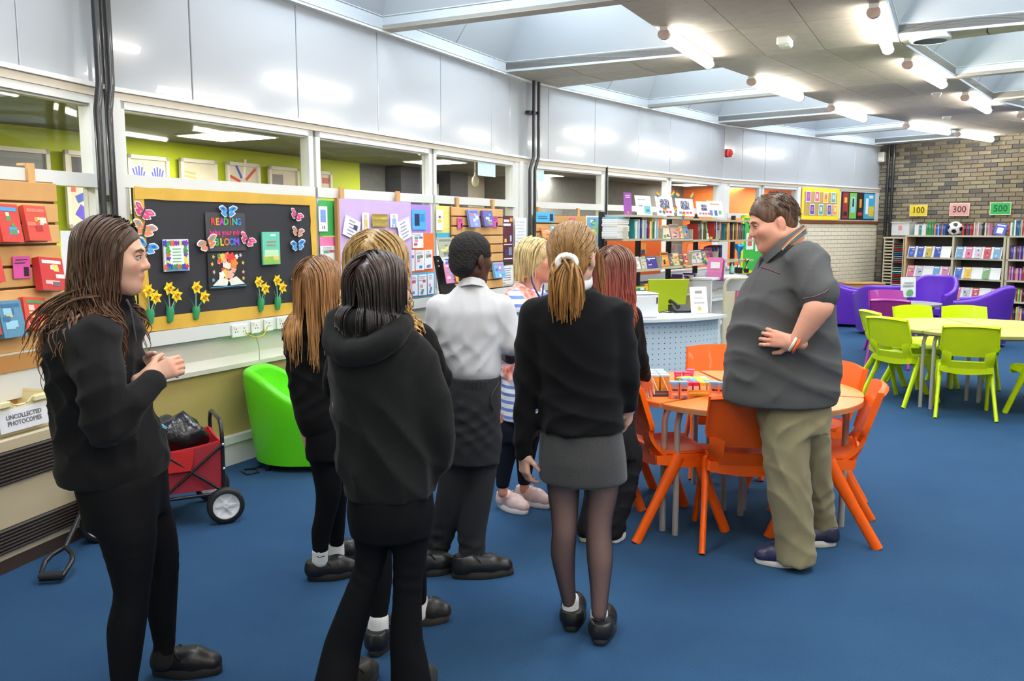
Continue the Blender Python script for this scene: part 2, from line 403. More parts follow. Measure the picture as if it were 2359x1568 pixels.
# ---- brick wall at the far end
mortar = M('sandy_mortar', (166, 146, 104), .9, noise=.08, nscale=30)
br = [M('brick_%d' % i, c, .85, noise=.14, nscale=18, bump=.3) for i, c in enumerate([(128, 118, 102), (142, 130, 108), (112, 104, 94), (150, 137, 112), (92, 88, 84), (134, 120, 98)])]
g = G(); g.span((-.35, .02, 0), (9, .3, ZC+.2), mortar); wf = g.build('wall_far', mat=E.mat(), kind='structure')
srcs = []
for m in br:
    g = G(); g.box((.1075, .008, .0325), (.215, .026, .065), m, ch=.004); srcs.append(g)
meshes = [s.mesh('brick') for s in srcs]
rest = G(); cand = []
for r in range(44):
    for k in range(-2, 40):
        u = -.3+(k+(.5 if r % 2 else 0))*.225; z = .006+r*.0752
        if u < -.34 or u > 8.7: continue
        cand.append((u, z))
cand.sort(key=lambda q: (not (q[1] > 1.45 and -.3 <= q[0] < 2.85), q[0]))
rr = random.Random(3)
for i, (u, z) in enumerate(cand):
    k = rr.choice([0, 0, 1, 1, 2, 3, 4, 5, 5]); dy = rr.uniform(-.003, .003)
    if i < 300:
        o = bpy.data.objects.new('brick', meshes[k]); COL.objects.link(o); o.parent = wf; o.location = (u, dy, z)
    else: rest.box((u+.1075, .008+dy, z+.0325), (.215, .026, .065), br[k])
rest.build('brickwork', wf, kind='stuff')

# ---- unseen sides that close the room
g = G(); g.span((-6, -3.1, 0), (15, -3, ZC+.1), cream); g.build('wall_back', kind='structure')
g = G(); g.span((14.9, -3, 0), (15, 21, ZC+.1), M('right_wall_paint', (214, 210, 198), .6)); g.build('wall_right', kind='structure')
# ---- corridor behind the windows
lime = M('lime_wall_paint', (186, 200, 30), .6, bump=.1, nscale=60); cgrey = M('grey_blockwork', (96, 97, 92), .8, noise=.1, nscale=14); cor = M('orange_wall_paint', (226, 110, 26), .6); cbeige = P((176, 172, 152), .7)
cceil = M('corridor_ceiling', (120, 122, 112), .8, noise=.06, nscale=3)
CD_ = 2.3; HZ = 2.42
def back(w, a, b, m, n, d=CD_): g = G(); g.span((a, d, 0), (b, d+.1, HZ+.1), m); return g.build('wall_corridor_%d' % n, mat=w.mat(), kind='structure')
back(A, -5, .26, lime, 1); back(B, -.25, 5.43, lime, 2); back(B, 5.43, 7.7, cgrey, 3); back(B, 7.7, 11, cbeige, 4); back(Cw, 2.75, 8.15, cgrey, 5, 1.9); back(Cw, 8.15, 10.5, cor, 6, 1.9); back(D, 2.0, 6.5, cor, 7, 1.4)
g = G(); g.span((5.97, CD_-.25, 0), (6.56, CD_-.01, HZ), P((50, 52, 58), .7)); g.span((7.2, CD_-.25, 0), (7.7, CD_-.01, HZ), P((50, 52, 58), .7)); g.build('wall_corridor_8', mat=B.mat(), kind='structure')
g = G(); g.span((6.6, CD_-.06, 0), (7.2, CD_-.01, 2.25), P((214, 206, 180))); g.span((6.64, CD_-.08, 1.9), (7.16, CD_-.05, 2.2), P((236, 236, 230), .3)); g.build('door_1', mat=B.mat(), kind='structure')
g = G(); g.span((2.7, 1.9, 0), (2.8, 4, HZ+.1), cgrey); g.build('wall_corridor_11', mat=Cw.mat(), kind='structure')
g = G(); g.span((1.95, 1.4, 0), (2.05, 3.2, HZ+.1), cor); g.build('wall_corridor_12', mat=D.mat(), kind='structure')
REG = ((A, -5, 0, 2.35), (B, 0, 11, 2.35), (Cw, 0, 10.4, 1.95), (D, 0, 6.2, 3.0))
for nm, z0, z1, m in (('ceiling_corridor', HZ, HZ+.06, cceil), ('floor_corridor', -.1, 0, P((70, 74, 80), .9))):
    g = G()
    for i, (w, a, b, d) in enumerate(REG): g.span((a, .11, z0+i*.0007), (b, d, z1), m, x=w.mat())
    g.build(nm, kind='structure')
g = G(); g.span((-5.1, .1, 0), (-5, 2.5, HZ), lime); g.build('wall_corridor_10', mat=A.mat(), kind='structure')
# corridor lights
lamp = M('lamp_diffuser', (255, 250, 240), .4, emit=TUBE)
dull = M('panel_diffuser', (255, 252, 244), .4, emit=22)
def ceiling_panel(w, u, v, sx, sy, label):
    t = thing('ceiling_light', label, 'light', mat=w.mat(u, -v, HZ))
    g = G(); g.span((-sx/2, -sy/2, -.012), (sx/2, sy/2, 0), WHITE); g.build('frame', t)
    g = G(); g.span((-sx/2+.02, -sy/2+.02, -.016), (sx/2-.02, sy/2-.02, -.01), dull); g.build('diffuser', t)
ceiling_panel(B, 2.3, 1.38, .56, .68, 'square white light panel in the corridor ceiling over the lime wall')
ceiling_panel(B, 5.6, 1.3, .56, .6, 'light panel in the corridor ceiling past the end of the lime wall')
ceiling_panel(Cw, 6.7, 1.3, .6, .55, 'light panel behind the glass above the health and wellbeing sheets')
ceiling_panel(A, -1.4, 1.2, .6, .6, 'light panel in the corridor ceiling at the far left of the picture')
ceiling_panel(Cw, 3.0, .8, .56, .56, 'light panel over the grey blockwork passage')
ceiling_panel(D, 3.0, .7, .56, .56, 'light panel in front of the orange corridor wall')
ceiling_panel(B, 8.6, 1.3, .56, .56, 'light panel in front of the beige corridor wall')

# ---- fluorescent battens
batten_white = P((235, 233, 228), .4); pinkish = P((206, 178, 166), .5)
def batten(w, u0, u1, v, label):
    t = thing('fluorescent_light', label, 'light', mat=w.mat((u0+u1)/2, v, ZC), group=None)
    h = (u1-u0)/2
    g = G(); g.box((0, 0, -.02), (2*h, .07, .04), batten_white, ch=.006); g.build('housing', t)
    g = G(); g.tube([(-h+.05, 0, -.066), (h-.03, 0, -.066)], .048, lamp, 12, flat=.85); g.build('diffuser', t)
    for s in (-1, 1):
        g = G(); g.tube([(s*(h-.05), 0, -.066), (s*(h+.0), 0, -.064)], .05, pinkish if s < 0 else batten_white, 12, flat=.86); g.build('end_cap', t)
where = {'B': 'nearest', 'C': 'middle', 'D': 'far'}
LT = [(B, .6, 2.1, 2.16, 'long tube light above the notice board, just out at the top'),
      (B, 3.56, 5.06, 2.16, 'biggest tube light, left edge of the ceiling strip beside the first rooflight'),
      (Cw, 1.16, 2.68, 2.13, 'second tube light along the left edge of the ceiling strip'),
      (Cw, 3.76, 5.26, 2.13, 'third tube light along the left edge of the ceiling strip'),
      (D, 1.68, 3.2, 2.1, 'fourth tube light along the left edge, short of the brick wall'),
      (D, 3.5, 4.95, 2.1, 'last tube light of the left row, touching the brick wall'),
      (B, .6, 2.1, 3.74, 'tube light of the right row nearest the camera'),
      (B, 3.56, 5.1, 3.74, 'steep tube light at the top right beside the white round disc'),
      (Cw, 1.16, 2.7, 3.7, 'right-hand tube light just past the ceiling beam'),
      (Cw, 3.82, 5.35, 3.7, 'right-hand tube light beside the small smoke detector'),
      (D, 1.7, 3.2, 3.7, 'tube light cut off by the right edge of the picture'),
      (Cw, 2.2, 3.7, 5.95, 'tube light seen edge-on between the right-hand rooflights'),
      (B, 2.2, 3.7, 5.95, 'tube light far right of the camera over open floor'), (A, -2.2, -.7, 2.16, 'tube light over the slatted book board'), (A, -2.2, -.7, 3.74, 'tube light behind and right of the camera'),
      (Cw, 2.2, 3.7, 7.5, 'tube light over the carpet right of the lime table'), (B, 1, 2.5, 7.5, 'tube light furthest right of the camera')]
rows_ = ['nearest row overhead', 'row behind the camera', 'row at the back of the room']
for j, (u0, vs) in enumerate(((-2.4, (5.9, 7.5, 9.2)), (-4.3, (2.16, 3.74, 5.9, 7.5)), (-6.2, (2.16, 3.74, 5.9, 7.5)))):  # tube rows added out of view as fill light
    for k, v in enumerate(vs): LT.append((A, u0, u0+1.5, v, 'added unseen fill tube, %s, %s from wall' % (rows_[j], ['nearest', 'second', 'third', 'farthest'][k])))
for w, a, b, v, l in LT: batten(w, a, b, v, l)
for w, u, v, sx_, l in ((B, 1.2, -1.2, 2.4, 6), (B, 4.2, -1.2, 2.4, 6), (B, 7.6, -1.2, 2.4, 8), (Cw, 4.2, -.9, 3, 7), (A, -1.6, -1.2, 2, 5), (Cw, 7.6, -.9, 2, 5), (D, 3.4, -.7, 2, 6)):  # area lights without fixtures, added to brighten the corridor
    L_ = bpy.data.lights.new('corridor_fill', 'AREA'); L_.shape = 'RECTANGLE'; L_.size = sx_; L_.size_y = .1; L_.energy = l*2.2; L_.color = (1, .97, .9)
    o = bpy.data.objects.new('corridor_fill', L_); COL.objects.link(o); o.location = w.pt(u, v, HZ-.03); o.rotation_euler = (0, 0, w.rz)
# ================================================================== things on the walls
def rect(w, x0, y0, x1, y1, v):
    ym, xm = (y0+y1)/2, (x0+x1)/2
    u0 = w.hit(x0, ym, v)[0]; u1 = w.hit(x1, ym, v)[0]; z1 = w.hit(xm, y0, v)[1]; z0 = w.hit(xm, y1, v)[1]
    return (u0+u1)/2, (z0+z1)/2, u1-u0, z1-z0
rp = random.Random(11)
def scribble(n, w, h, col=(70, 90, 150), top=.42, bot=-.42, left=-.4, seed=0):
    """lines of small print: rectangles (x, z, width, height, colour)"""
    r = random.Random(seed); out = []
    for i in range(n):
        z = top+(bot-top)*(i+.5)/n; out.append((left*w+w*.4*r.uniform(.75, 1), z*h, w*.8*r.uniform(.6, 1), h*.3/n*abs(top-bot), col))
    return out
def sheet_card(name, label, cat, mat, w, h, rgb, decor=(), group=None, th=.003, border=None, parent=None):
    """a flat paper, card or board with its printing; local x right, z up, -y towards the room"""
    g = G(); g.box((0, 0, 0), (w, th, h), Paper(rgb))
    o = g.build(name, parent, mat, label, cat, group)
    if border or decor:
        g = G(); y = -th/2-.0006
        if border:
            b, c = border
            for q in ((0, h/2-b/2, w, b), (0, -h/2+b/2, w, b), (-w/2+b/2, 0, b, h-2*b), (w/2-b/2, 0, b, h-2*b)): g.box((q[0], y, q[1]), (q[2], .0012, q[3]), Paper(c))
        for k, q in enumerate(decor): g.box((q[0], y-.0004-.00005*k, q[1]), (q[2], .0012, q[3]), Paper(q[4]), r=Ry(q[5]) if len(q) > 5 else None)
        g.build('print', o)
    return o
def card_px(name, label, cat, w, px, v, rgb, decor=None, tilt=0, lean=0, **k):
    u, z, a, b = rect(w, *px, v); m = w.mat(u, v, z) @ Ry(tilt) @ Rx(lean)
    return sheet_card(name, label, cat, m, a, b, rgb, decor(a, b) if decor else (), **k)
YEL = (245, 214, 60); PINK = (238, 110, 170); LBL = (120, 205, 240)
# ---- notice board in the first window
gold = M('gold_foil_paper', (224, 178, 74), .35, noise=.12, nscale=4, bump=.15); blackpaper = M('black_sugar_paper', (52, 51, 56), .8, noise=.12, nscale=3)
BX, BV = (.095, 1.72, .99, 1.845), .055
bu, bz = (BX[0]+BX[1])/2, (BX[2]+BX[3])/2; bw, bh = BX[1]-BX[0], BX[3]-BX[2]
board = thing('notice_board', 'black paper notice board with a crinkled gold border and daffodils', 'notice board', mat=B.mat(bu, BV, bz))
g = G(); g.box((0, .012, 0), (bw, .024, bh), blackpaper); g.build('backing_paper', board)
rg = random.Random(2)
def strip(x0, z0, x1, z1, wd):
    n = 14; d = Vector((x1-x0, 0, z1-z0)).normalized(); nrm = Vector((-d.z, 0, d.x)); j = [(rg.uniform(-.006, .006), rg.uniform(-.002, .004)) for _ in range(n+1)]
    def f(a, b):
        i = round(a*n); p = Vector((x0+(x1-x0)*a, -.004-j[i][1], z0+(z1-z0)*a))+nrm*(b-.5)*(wd+j[i][0]); return p
    g = G(); g.sheet(f, n, 2, .004, gold); g.build('gold_border', board)
for q in ((-bw/2, bh/2-.03, bw/2, bh/2-.03, .07), (-bw/2, -bh/2+.04, bw/2, -bh/2+.04, .085), (-bw/2+.03, -bh/2, -bw/2+.03, bh/2, .07), (bw/2-.03, -bh/2, bw/2-.03, bh/2, .065)): strip(*q)
def butterfly(px, py, s, wing, spot, rot, label):
    u, z = B.hit(px, py, BV+.02); t = thing('paper_butterfly', label, 'butterfly', mat=B.mat(u, BV+.02, z) @ Ry(rot), group='paper butterflies on the notice board')
    g = G()
    for sd in (-1, 1):
        for (lx, lz, a, b, m) in ((.04, .016, .038, .024, (226, 232, 238)), (.032, -.018, .028, .02, (226, 232, 238)), (.038, .015, .031, .018, wing), (.03, -.017, .022, .014, wing), (.044, .018, .012, .008, spot)):
            y = 0 if m[0] == 226 and m[1] == 232 else (-.0015 if m == wing else -.003)
            pts = [(sd*(lx+a*math.cos(q)+.006*math.cos(q*3)), lz+b*math.sin(q)+.22*a*math.cos(q)) for q in [i*math.pi/7 for i in range(14)]]
            vs = [Vector((p[0]*s, y-abs(p[0])*.12*s, p[1]*s)) for p in pts]; f = tuple(range(14)); g.add(vs, [f if sd > 0 else f[::-1]], Paper(m)); g.add([v+Vector((0, .0012, 0)) for v in vs], [f[::-1] if sd > 0 else f], Paper(m))
    g.build('wings', t)
    g = G(); g.tube([(0, -.006*s, -.04*s), (0, -.008*s, .035*s)], [.004*s, .005*s], P((60, 50, 60))); g.build('body', t)
    g = G()
    for sd in (-1, 1): g.tube([(0, -.006*s, .035*s), (sd*.014*s, -.01*s, .06*s)], .0012, P((60, 50, 60)), 4)
    g.build('antennae', t)
BLU, ORB, PNK = ((70, 160, 225), (30, 90, 190)), ((235, 140, 90), (70, 170, 210)), ((226, 70, 124), (240, 130, 170))
for px, py, s, c, r, l in ((329, 488, 1, PNK, .5, 'pink paper butterfly in the top left corner of the black board'), (331, 527, 1.1, ORB, .3, 'orange and blue butterfly below the pink one on the left of the board'), (337, 568, 1.0, BLU, .4, 'blue butterfly half hidden behind the brown-haired girl on the left'), (524, 487, 1, BLU, 0, 'blue butterfly above the word READING'), (477, 561, 1.1, ORB, -.35, 'orange butterfly left of the word BLOOM'), (569, 553, .95, PNK, .45, 'pink butterfly right of the word BLOOM'), (682, 496, .9, PNK, .4, 'pink butterfly in the top right corner of the black board'), (685, 534, .85, ORB, .2, 'orange butterfly between the pink and blue ones on the right'), (685, 565, 1, BLU, -.1, 'blue butterfly lowest on the right of the black board')): butterfly(px, py, s, c[0], c[1], r, l)
green_card = P((58, 160, 104), .5); lfm = P((60, 150, 96), .5)
zx = lambda x, y: (270+x/4.357, 440+y/4.357)
def daffodils(fl, base, label):
    u, z = B.hit(*base, BV+.015); t = thing('paper_daffodils', label, 'flowers', mat=B.mat(u, BV+.012, z), group='paper daffodil bunches on the notice board')
    pts = [(B.hit(*q, BV+.02)[0]-u, B.hit(*q, BV+.02)[1]-z) for q in fl]; top = min(p[1] for p in pts)
    g = G(); g.tube([(0, -.004, 0), (0, -.008, .06), (.0, -.008, top*.55)], [.018, .026, .022], green_card, 10, flat=1); g.build('stem_wrap', t)
    for i, p in enumerate(pts):
        g = G(); g.tube([(0, -.008, top*.4), (p[0]*.6, -.012, p[1]*.7), (p[0], -.016, p[1])], .004, P((150, 190, 180)), 5); g.build('stem', t)
        f = G()
        for k in range(6):
            a = k*math.pi/3+.3*i; d = Vector((math.cos(a), 0, math.sin(a))); n = Vector((-d.z, 0, d.x)); c = Vector((p[0], -.02, p[1]))
            q = [c, c+d*.022+n*.016, c+d*.047+Vector((0, -.008, 0)), c+d*.022-n*.016]; f.add(q, [(0, 1, 2, 3), (3, 2, 1, 0)], P((250, 218, 40), .5))
        o = f.build('petals', t)
        f = G(); f.lathe([(.001, 0), (.011, .0), (.014, .014), (.011, .013), (.008, .003)], P((246, 176, 30), .5), 10, x=Tr(p[0], -.022, p[1]) @ Rx(math.pi/2)); f.build('trumpet', o)
    for s in (-1, 1):
        g = G(); x0 = s*.02; g.sheet(lambda a, b: Vector((x0*.5+s*.05*a*a+(b-.5)*.014*(1-a), -.012-.01*a, .03+a*top*.75)), 6, 1, .0015, lfm); g.build('leaf', t)
for k, (f, b) in enumerate([(((295, 1000), (370, 1065)), (330, 1330)), (((505, 975), (580, 1045)), (530, 1310)), (((780, 965), (860, 1060)), (790, 1280)), (((1405, 910), (1470, 975)), (1440, 1200)), (((1590, 895), (1645, 965)), (1608, 1185)), (((1770, 880), (1830, 930)), (1795, 1130))]):
    daffodils([zx(*q) for q in f], zx(*b), ['bunch of two paper daffodils nearest the brown-haired girl', 'second bunch of paper daffodils from the left, with a white wrap gap', 'third bunch of paper daffodils, just left of the open book picture', 'bunch of daffodils just right of the open book picture', 'second bunch of daffodils right of the open book picture', 'rightmost paper daffodils, partly behind the girl with long fair hair'][k])
RB = [(225, 70, 60), (240, 160, 40), (200, 70, 200), (70, 190, 80), (226, 60, 110), (70, 190, 160), (60, 130, 230)]
def letters(s, cols, size, x, z, parent, sx=1, adv=None, mats=None):
    n = len(s); adv = adv or size*.66
    for i, ch in enumerate(s): text(ch, size, P(cols[i % len(cols)], .5), parent, Tr(x+(i-(n-1)/2)*adv, -.004, z), 'letter', bold=.002, sx=sx)
u, z, a, b = rect(B, 474, 490, 565, 578, BV+.012)
sg = sheet_card('title_sheet', 'dark grey sheet reading READING helps your mind BLOOM', 'sign', B.mat(u, BV+.012, z), a, b, (72, 72, 76))
letters('READING', RB, .062, 0, b*.26, sg, adv=.038); text('helps your mind', .052, P((230, 70, 140)), sg, Tr(0, -.004, -.005), bold=.001, sx=.88)
letters('BLOOM', [(70, 180, 90), (240, 210, 50), (240, 120, 50), (60, 130, 230), (130, 90, 220)], .066, 0, -b*.27, sg, adv=.044)
u, z, a, b = rect(B, 479, 582, 568, 664, BV+.012)
pc = sheet_card('flower_book_picture', 'picture of an open book sprouting a bouquet of bright flowers', 'picture', B.mat(u, BV+.012, z), a, b, (44, 44, 46))
g = G(); rq = random.Random(5)
def disc(g, x, z, r, c, y=-.003, n=9, lob=0):
    vs = [(x+r*(1+lob*math.cos(5*t))*math.cos(t), y, z+r*(1+lob*math.cos(5*t))*math.sin(t)) for t in [2*math.pi*i/n for i in range(n)]]
    g.add(vs, [tuple(range(n))], Paper(c))
for i in range(46):
    x, z_ = rq.uniform(-.24, .27)*a, rq.uniform(-.2, .42)*b
    if abs(x) > .3*a*(.5+z_/b): continue
    disc(g, x, z_, rq.uniform(.011, .026), rq.choice([(236, 80, 60), (246, 150, 60), (250, 200, 90), (120, 200, 180), (240, 170, 150), (250, 236, 220), (90, 150, 80), (250, 120, 90)]), -.0032-i*.00003, 15, .22)
disc(g, .09*a, .34*b, .036, (232, 64, 56), -.006, 20, .2); disc(g, .05*a, -.12*b, .03, (246, 180, 160), -.0062, 20, .2); disc(g, -.17*a, -.12*b, .026, (250, 246, 240), -.0064, 20, .2); disc(g, .16*a, .2*b, .03, (248, 140, 60), -.0066, 20, .2)
for s in (-1, 1):
    g.add([(0, -.007, -.26*b), (s*.2*a, -.007, -.17*b), (s*.42*a, -.007, -.4*b), (s*.05*a, -.007, -.42*b)], [(0, 1, 2, 3) if s < 0 else (3, 2, 1, 0)], Paper((240, 234, 224)))
g.box((0, -.007, -.445*b), (.92*a, .001, .02*b), Paper((80, 170, 220)))
for x, z_, c in ((-.36, .4, (200, 190, 120)), (-.4, .2, (236, 190, 80)), (-.36, -.02, (220, 170, 150)), (-.38, -.24, (120, 190, 220)), (.34, .42, (210, 200, 230)), (.4, .2, (230, 190, 80)), (.4, -.06, (240, 170, 170)), (.4, -.24, (240, 190, 90))): disc(g, x*a, z_*b, .012, c, -.004, 10, .4)
g.build('print', pc)
u, z, a, b = rect(B, 375, 551, 432, 624, BV+.014)
fc = sheet_card('flower_border_card', 'white card with a painted flower border and blue lower edge', 'card', B.mat(u, BV+.02, z), a, b, (226, 226, 232), [(0, 0, a*.6, b*.66, (244, 244, 240)), (0, -b*.46, a*.9, b*.05, (90, 150, 220))], th=.012)
g = G()
for i in range(34):
    t = i/34*4; k = int(t); e = t-k-.5; x, z_ = [(e, .42), (.4, e), (e, -.4), (-.38, e)][k]
    disc(g, x*a*.9, z_*b*.9, rq.uniform(.012, .02), rq.choice([(220, 50, 60), (80, 160, 70), (120, 60, 170), (230, 100, 60), (70, 140, 80), (60, 70, 190), (236, 220, 90)]), -.0082-i*.00002, 10, .2)
for i in range(5): g.box((0, -.0085, b*(.2-.1*i)), (a*(.36-.03*(i % 2)), .001, b*.035), Paper((120, 190, 140)))
g.build('print', fc)
u, z, a, b = rect(B, 602, 534, 642, 609, BV+.014)
sheet_card('green_book_cover', 'small sea-green book cover with grass and orange flowers', 'card', B.mat(u, BV+.02, z), a, b, (110, 204, 176), [(0, -b*.36, a*.94, b*.24, (150, 200, 90)), (-a*.3, -b*.26, a*.22, b*.1, (240, 170, 90)), (a*.25, -b*.3, a*.3, b*.12, (246, 200, 120)), (0, -b*.15, a*.8, b*.2, (200, 230, 190)), (0, b*.2, a*.55, b*.03, (190, 130, 110)), (0, b*.1, a*.5, b*.03, (190, 130, 110)), (a*.1, b*.4, a*.3, b*.06, (230, 245, 245))], th=.012)
# sockets on the trunking
sock = P((236, 236, 230), .35); slot = P((60, 60, 62), .6)
def socket(px, py, wd, label, slots):
    u, z = B.hit(px, py, .075); t = thing('wall_socket', label, 'socket', mat=B.mat(u, .078, z))
    g = G(); g.box((0, -.006, 0), (wd, .014, .086), sock, ch=.004); g.build('plate', t)
    g = G()
    for x, z_ in slots:
        for dx, dz in ((0, .014), (-.011, -.006), (.011, -.006)): g.box((x+dx, -.0132, z_+dz), (.006, .002, .008), slot)
    g.build('slots', t); g = G(); g.box((-wd*.33, -.015, .026), (.014, .006, .02), WHITE); g.build('switch', t)
socket(550, 761, .148, 'white double mains socket left of the yellow cable', [(-.036, 0), (.036, 0)]); socket(587, 753, .086, 'square data socket with a grey lead', [(0, 0)]); socket(616, 748, .086, 'square data socket with the yellow cable plugged in', [(0, 0)]); socket(652, 742, .148, 'white socket beside the long fair haired girl', [(-.036, 0), (.036, 0)])
def wall_pts(w, pts, v): return [w.pt(w.hit(x, y, v)[0], v, w.hit(x, y, v)[1]) for x, y in pts]
g = G(); g.tube(wall_pts(B, [(566, 764), (573, 772), (590, 777), (607, 772), (615, 757), (616, 752)], .1), .004, P((222, 190, 50)), 6); tag(g.build('network_cable'), 'thin yellow cable looping between the wall sockets', 'cable')
g = G(); g.tube(wall_pts(B, [(587, 756), (590, 775), (597, 800), (598, 830)], .085), .003, P((170, 170, 165)), 5); tag(g.build('grey_lead'), 'thin grey lead hanging down from the sockets', 'cable')

# ---- slatted book boards
slatm = [M('slat_wood_%d' % i, c, .45, noise=.06, nscale=6) for i, c in enumerate([(218, 168, 106), (212, 160, 98), (224, 174, 114)])]
def slat_board(w, u0, u1, z0, z1, v, n, label, hooks):
    t = thing('slatted_board', label, 'display board', mat=w.mat((u0+u1)/2, v, z0)); wd = u1-u0; h = (z1-z0)/n
    g = G(); g.box((0, .022, (z1-z0)/2), (wd-.01, .014, z1-z0), P((120, 82, 44), .6)); g.build('backing', t)
    m0 = None
    for i in range(n):
        if m0 is None or True:
            g = G(); g.box((0, .006, 0), (wd, .02, h-.012), slatm[i % 3], ch=.003); g.build('slat', t, Tr(0, 0, (i+.5)*h))
    for x in hooks:
        g = G(); g.box((x, .02, z1-z0+.03), (.045, .016, .12), slatm[0]); g.box((x, .05, z1-z0+.084), (.045, .06, .012), slatm[0]); g.build('hook', t)
    return t
AX0 = -2.2
slat_board(A, -1.95, A.hit(140, 600, .06)[0], .99, 1.845, .06, 8, 'wide slatted wooden board of red books at the left edge', [-.4, A.hit(78, 410, .06)[0]-(-1.95+A.hit(140, 600, .06)[0])/2])
u0, u1 = B.hit(1042, 560, .07)[0], B.hit(1158, 560, .07)[0]
slat_board(B, u0, u1, .99, 1.82, .07, 9, 'slatted wooden board behind the boy in the white shirt', [-.37*(u1-u0), .33*(u1-u0)])
u0, u1 = Cw.hit(1231, 560, .07)[0], Cw.hit(1349, 560, .07)[0]
slat_board(Cw, u0, u1, .99, 1.77, .07, 8, 'slatted wooden board behind the older woman and the ponytail', [-.4*(u1-u0), .37*(u1-u0)])
def leaning_book(w, px, v, rgb, label, decor=None, lean=-.2, roll=0, th=.025, group='books on the slatted boards', name='book', cat='book'):
    """a book face out, its foot forward on a small ledge"""
    u, z, a, b = rect(w, *px, v); a = abs(a); t = thing(name, label, cat, mat=w.mat(u, v, z) @ Ry(roll) @ Rx(lean), group=group)
    g = G(); g.box((0, -th/2+.001, 0), (a, .0025, b), Paper(rgb)); g.box((0, th/2-.001, 0), (a, .0025, b), Paper(rgb)); g.box((-a/2+.001, 0, 0), (.0025, th, b), Paper(rgb)); g.build('cover', t)
    g = G(); g.box((.001, 0, 0), (a-.004, th-.004, b-.006), P((236, 230, 214))); g.build('pages', t)
    if decor:
        g = G()
        for k, q in enumerate(decor(a, b)): g.box((q[0], -th/2-.0012-.00006*k, q[1]), (q[2], .0012, q[3]), Paper(q[4]))
        g.build('print', t)
    return t
def cover(seed, pal, n=7):
    def f(a, b):
        r = random.Random(seed); o = [(0, b*.36, a*.8, b*.1, r.choice(pal))]
        o += [(r.uniform(-.3, .3)*a, r.uniform(-.36, .25)*b, a*r.uniform(.15, .4), b*r.uniform(.06, .2), r.choice(pal)) for _ in range(n)]
        return o
    return f
RED = (214, 66, 58)
redpal = [(236, 200, 180), (240, 120, 100), (180, 40, 40), (246, 226, 190), (90, 150, 90), (230, 160, 60)]
for i, (px, rgb, l, pal, roll) in enumerate([((-6, 470, 42, 559), RED, 'red paperback at the picture edge, with a blue sticker', redpal+[(70, 160, 220)], .03), ((56, 474, 106, 556), (216, 78, 62), 'red and orange paperback in the top row beside the board edge', redpal, .03), ((-46, 590, 2, 652), RED, 'red book cut off by the left edge of the picture', redpal, 0), ((86, 594, 140, 670), (206, 54, 54), 'thick red paperback lower right on the slatted board', [(236, 190, 180), (230, 226, 220), (120, 100, 110), (240, 210, 120)], .1), ((-3, 692, 50, 778), (90, 140, 170), 'blue illustrated book low on the slatted board', [(220, 190, 120), (60, 110, 150), (150, 200, 220), (200, 120, 90)], .02), ((52, 685, 104, 760), (220, 74, 56), 'red book lowest on the slatted board behind the hair', redpal, .12), ((-62, 700, -8, 775), (200, 60, 50), 'red book just out of frame beside the blue one', redpal, 0)]):
    leaning_book(A, px, .1, rgb, l, cover(i, pal), roll=roll, th=.045 if i == 3 else .028)
def arrow_card(w, px, v, rgb, label, name='shelf_card'): return card_px(name, label, 'sign', w, px, v, rgb, lambda a, b: [(0, b*.34, a*.7, b*.05, (60, 50, 90)), (-a*.1, b*.2, a*.6, b*.05, (60, 50, 90)), (a*.25, -b*.2, a*.28, b*.42, (40, 34, 50))])
arrow_card(A, (30, 590, 69, 641), .075, (226, 88, 168), 'pink shelf card with dark print on the red book board')
arrow_card(B, (1054, 502, 1066, 526), .085, (238, 92, 160), 'pink card left of the two blue books behind the boy'); arrow_card(B, (1135, 500, 1147, 524), .085, (238, 92, 160), 'pink card right of the two blue books behind the boy')
bp = [(190, 200, 236), (100, 110, 190), (220, 120, 160), (240, 240, 240), (90, 170, 200)]
leaning_book(B, (1079, 483, 1102, 524), .11, (140, 150, 210), 'pale blue book on the small slatted board, left of two', cover(21, bp)); leaning_book(B, (1112, 485, 1134, 522), .11, (110, 100, 180), 'violet book on the small slatted board, right of two', cover(22, bp+[(110, 170, 90)])); leaning_book(B, (1137, 604, 1160, 640), .11, (120, 180, 225), 'light blue book beside the face of the boy', cover(23, bp))
for i, (x, y) in enumerate(((1084, 610), (1096, 655))): pass
card_px('arrow_card', 'light blue card with a dark arrow on the far slatted board', 'sign', Cw, (1235, 489, 1277, 512), .085, (90, 190, 236), lambda a, b: [(-a*.15, b*.1, a*.5, b*.08, (40, 90, 150)), (-a*.15, -b*.1, a*.5, b*.08, (40, 90, 150)), (a*.33, 0, a*.18, b*.7, (30, 50, 90))])
card_px('pink_note', 'small pink note at the right of the far slatted board', 'note', Cw, (1313, 502, 1325, 512), .085, (238, 92, 160))
leaning_book(Cw, (1248, 524, 1268, 548), .11, (238, 160, 110), 'orange leaflet above the blond hair of the older woman', cover(24, [(250, 210, 170), (220, 110, 60)]), th=.012); leaning_book(Cw, (1269, 520, 1292, 552), .11, (110, 190, 230), 'pale blue leaflet beside the ponytail', cover(25, bp), th=.012)
card_px('illustrated_poster', 'poster of yellow and blue figures in a white border', 'poster', Cw, (1349, 497, 1386, 572), .05, (240, 240, 238), lambda a, b: [(0, 0, a*.86, b*.92, (120, 180, 210))]+[(rq.uniform(-.35, .35)*a, rq.uniform(-.4, .4)*b, a*rq.uniform(.1, .3), b*rq.uniform(.05, .14), rq.choice([(236, 214, 80), (60, 120, 200), (50, 44, 50), (140, 200, 120), (245, 240, 230)])) for _ in range(22)])
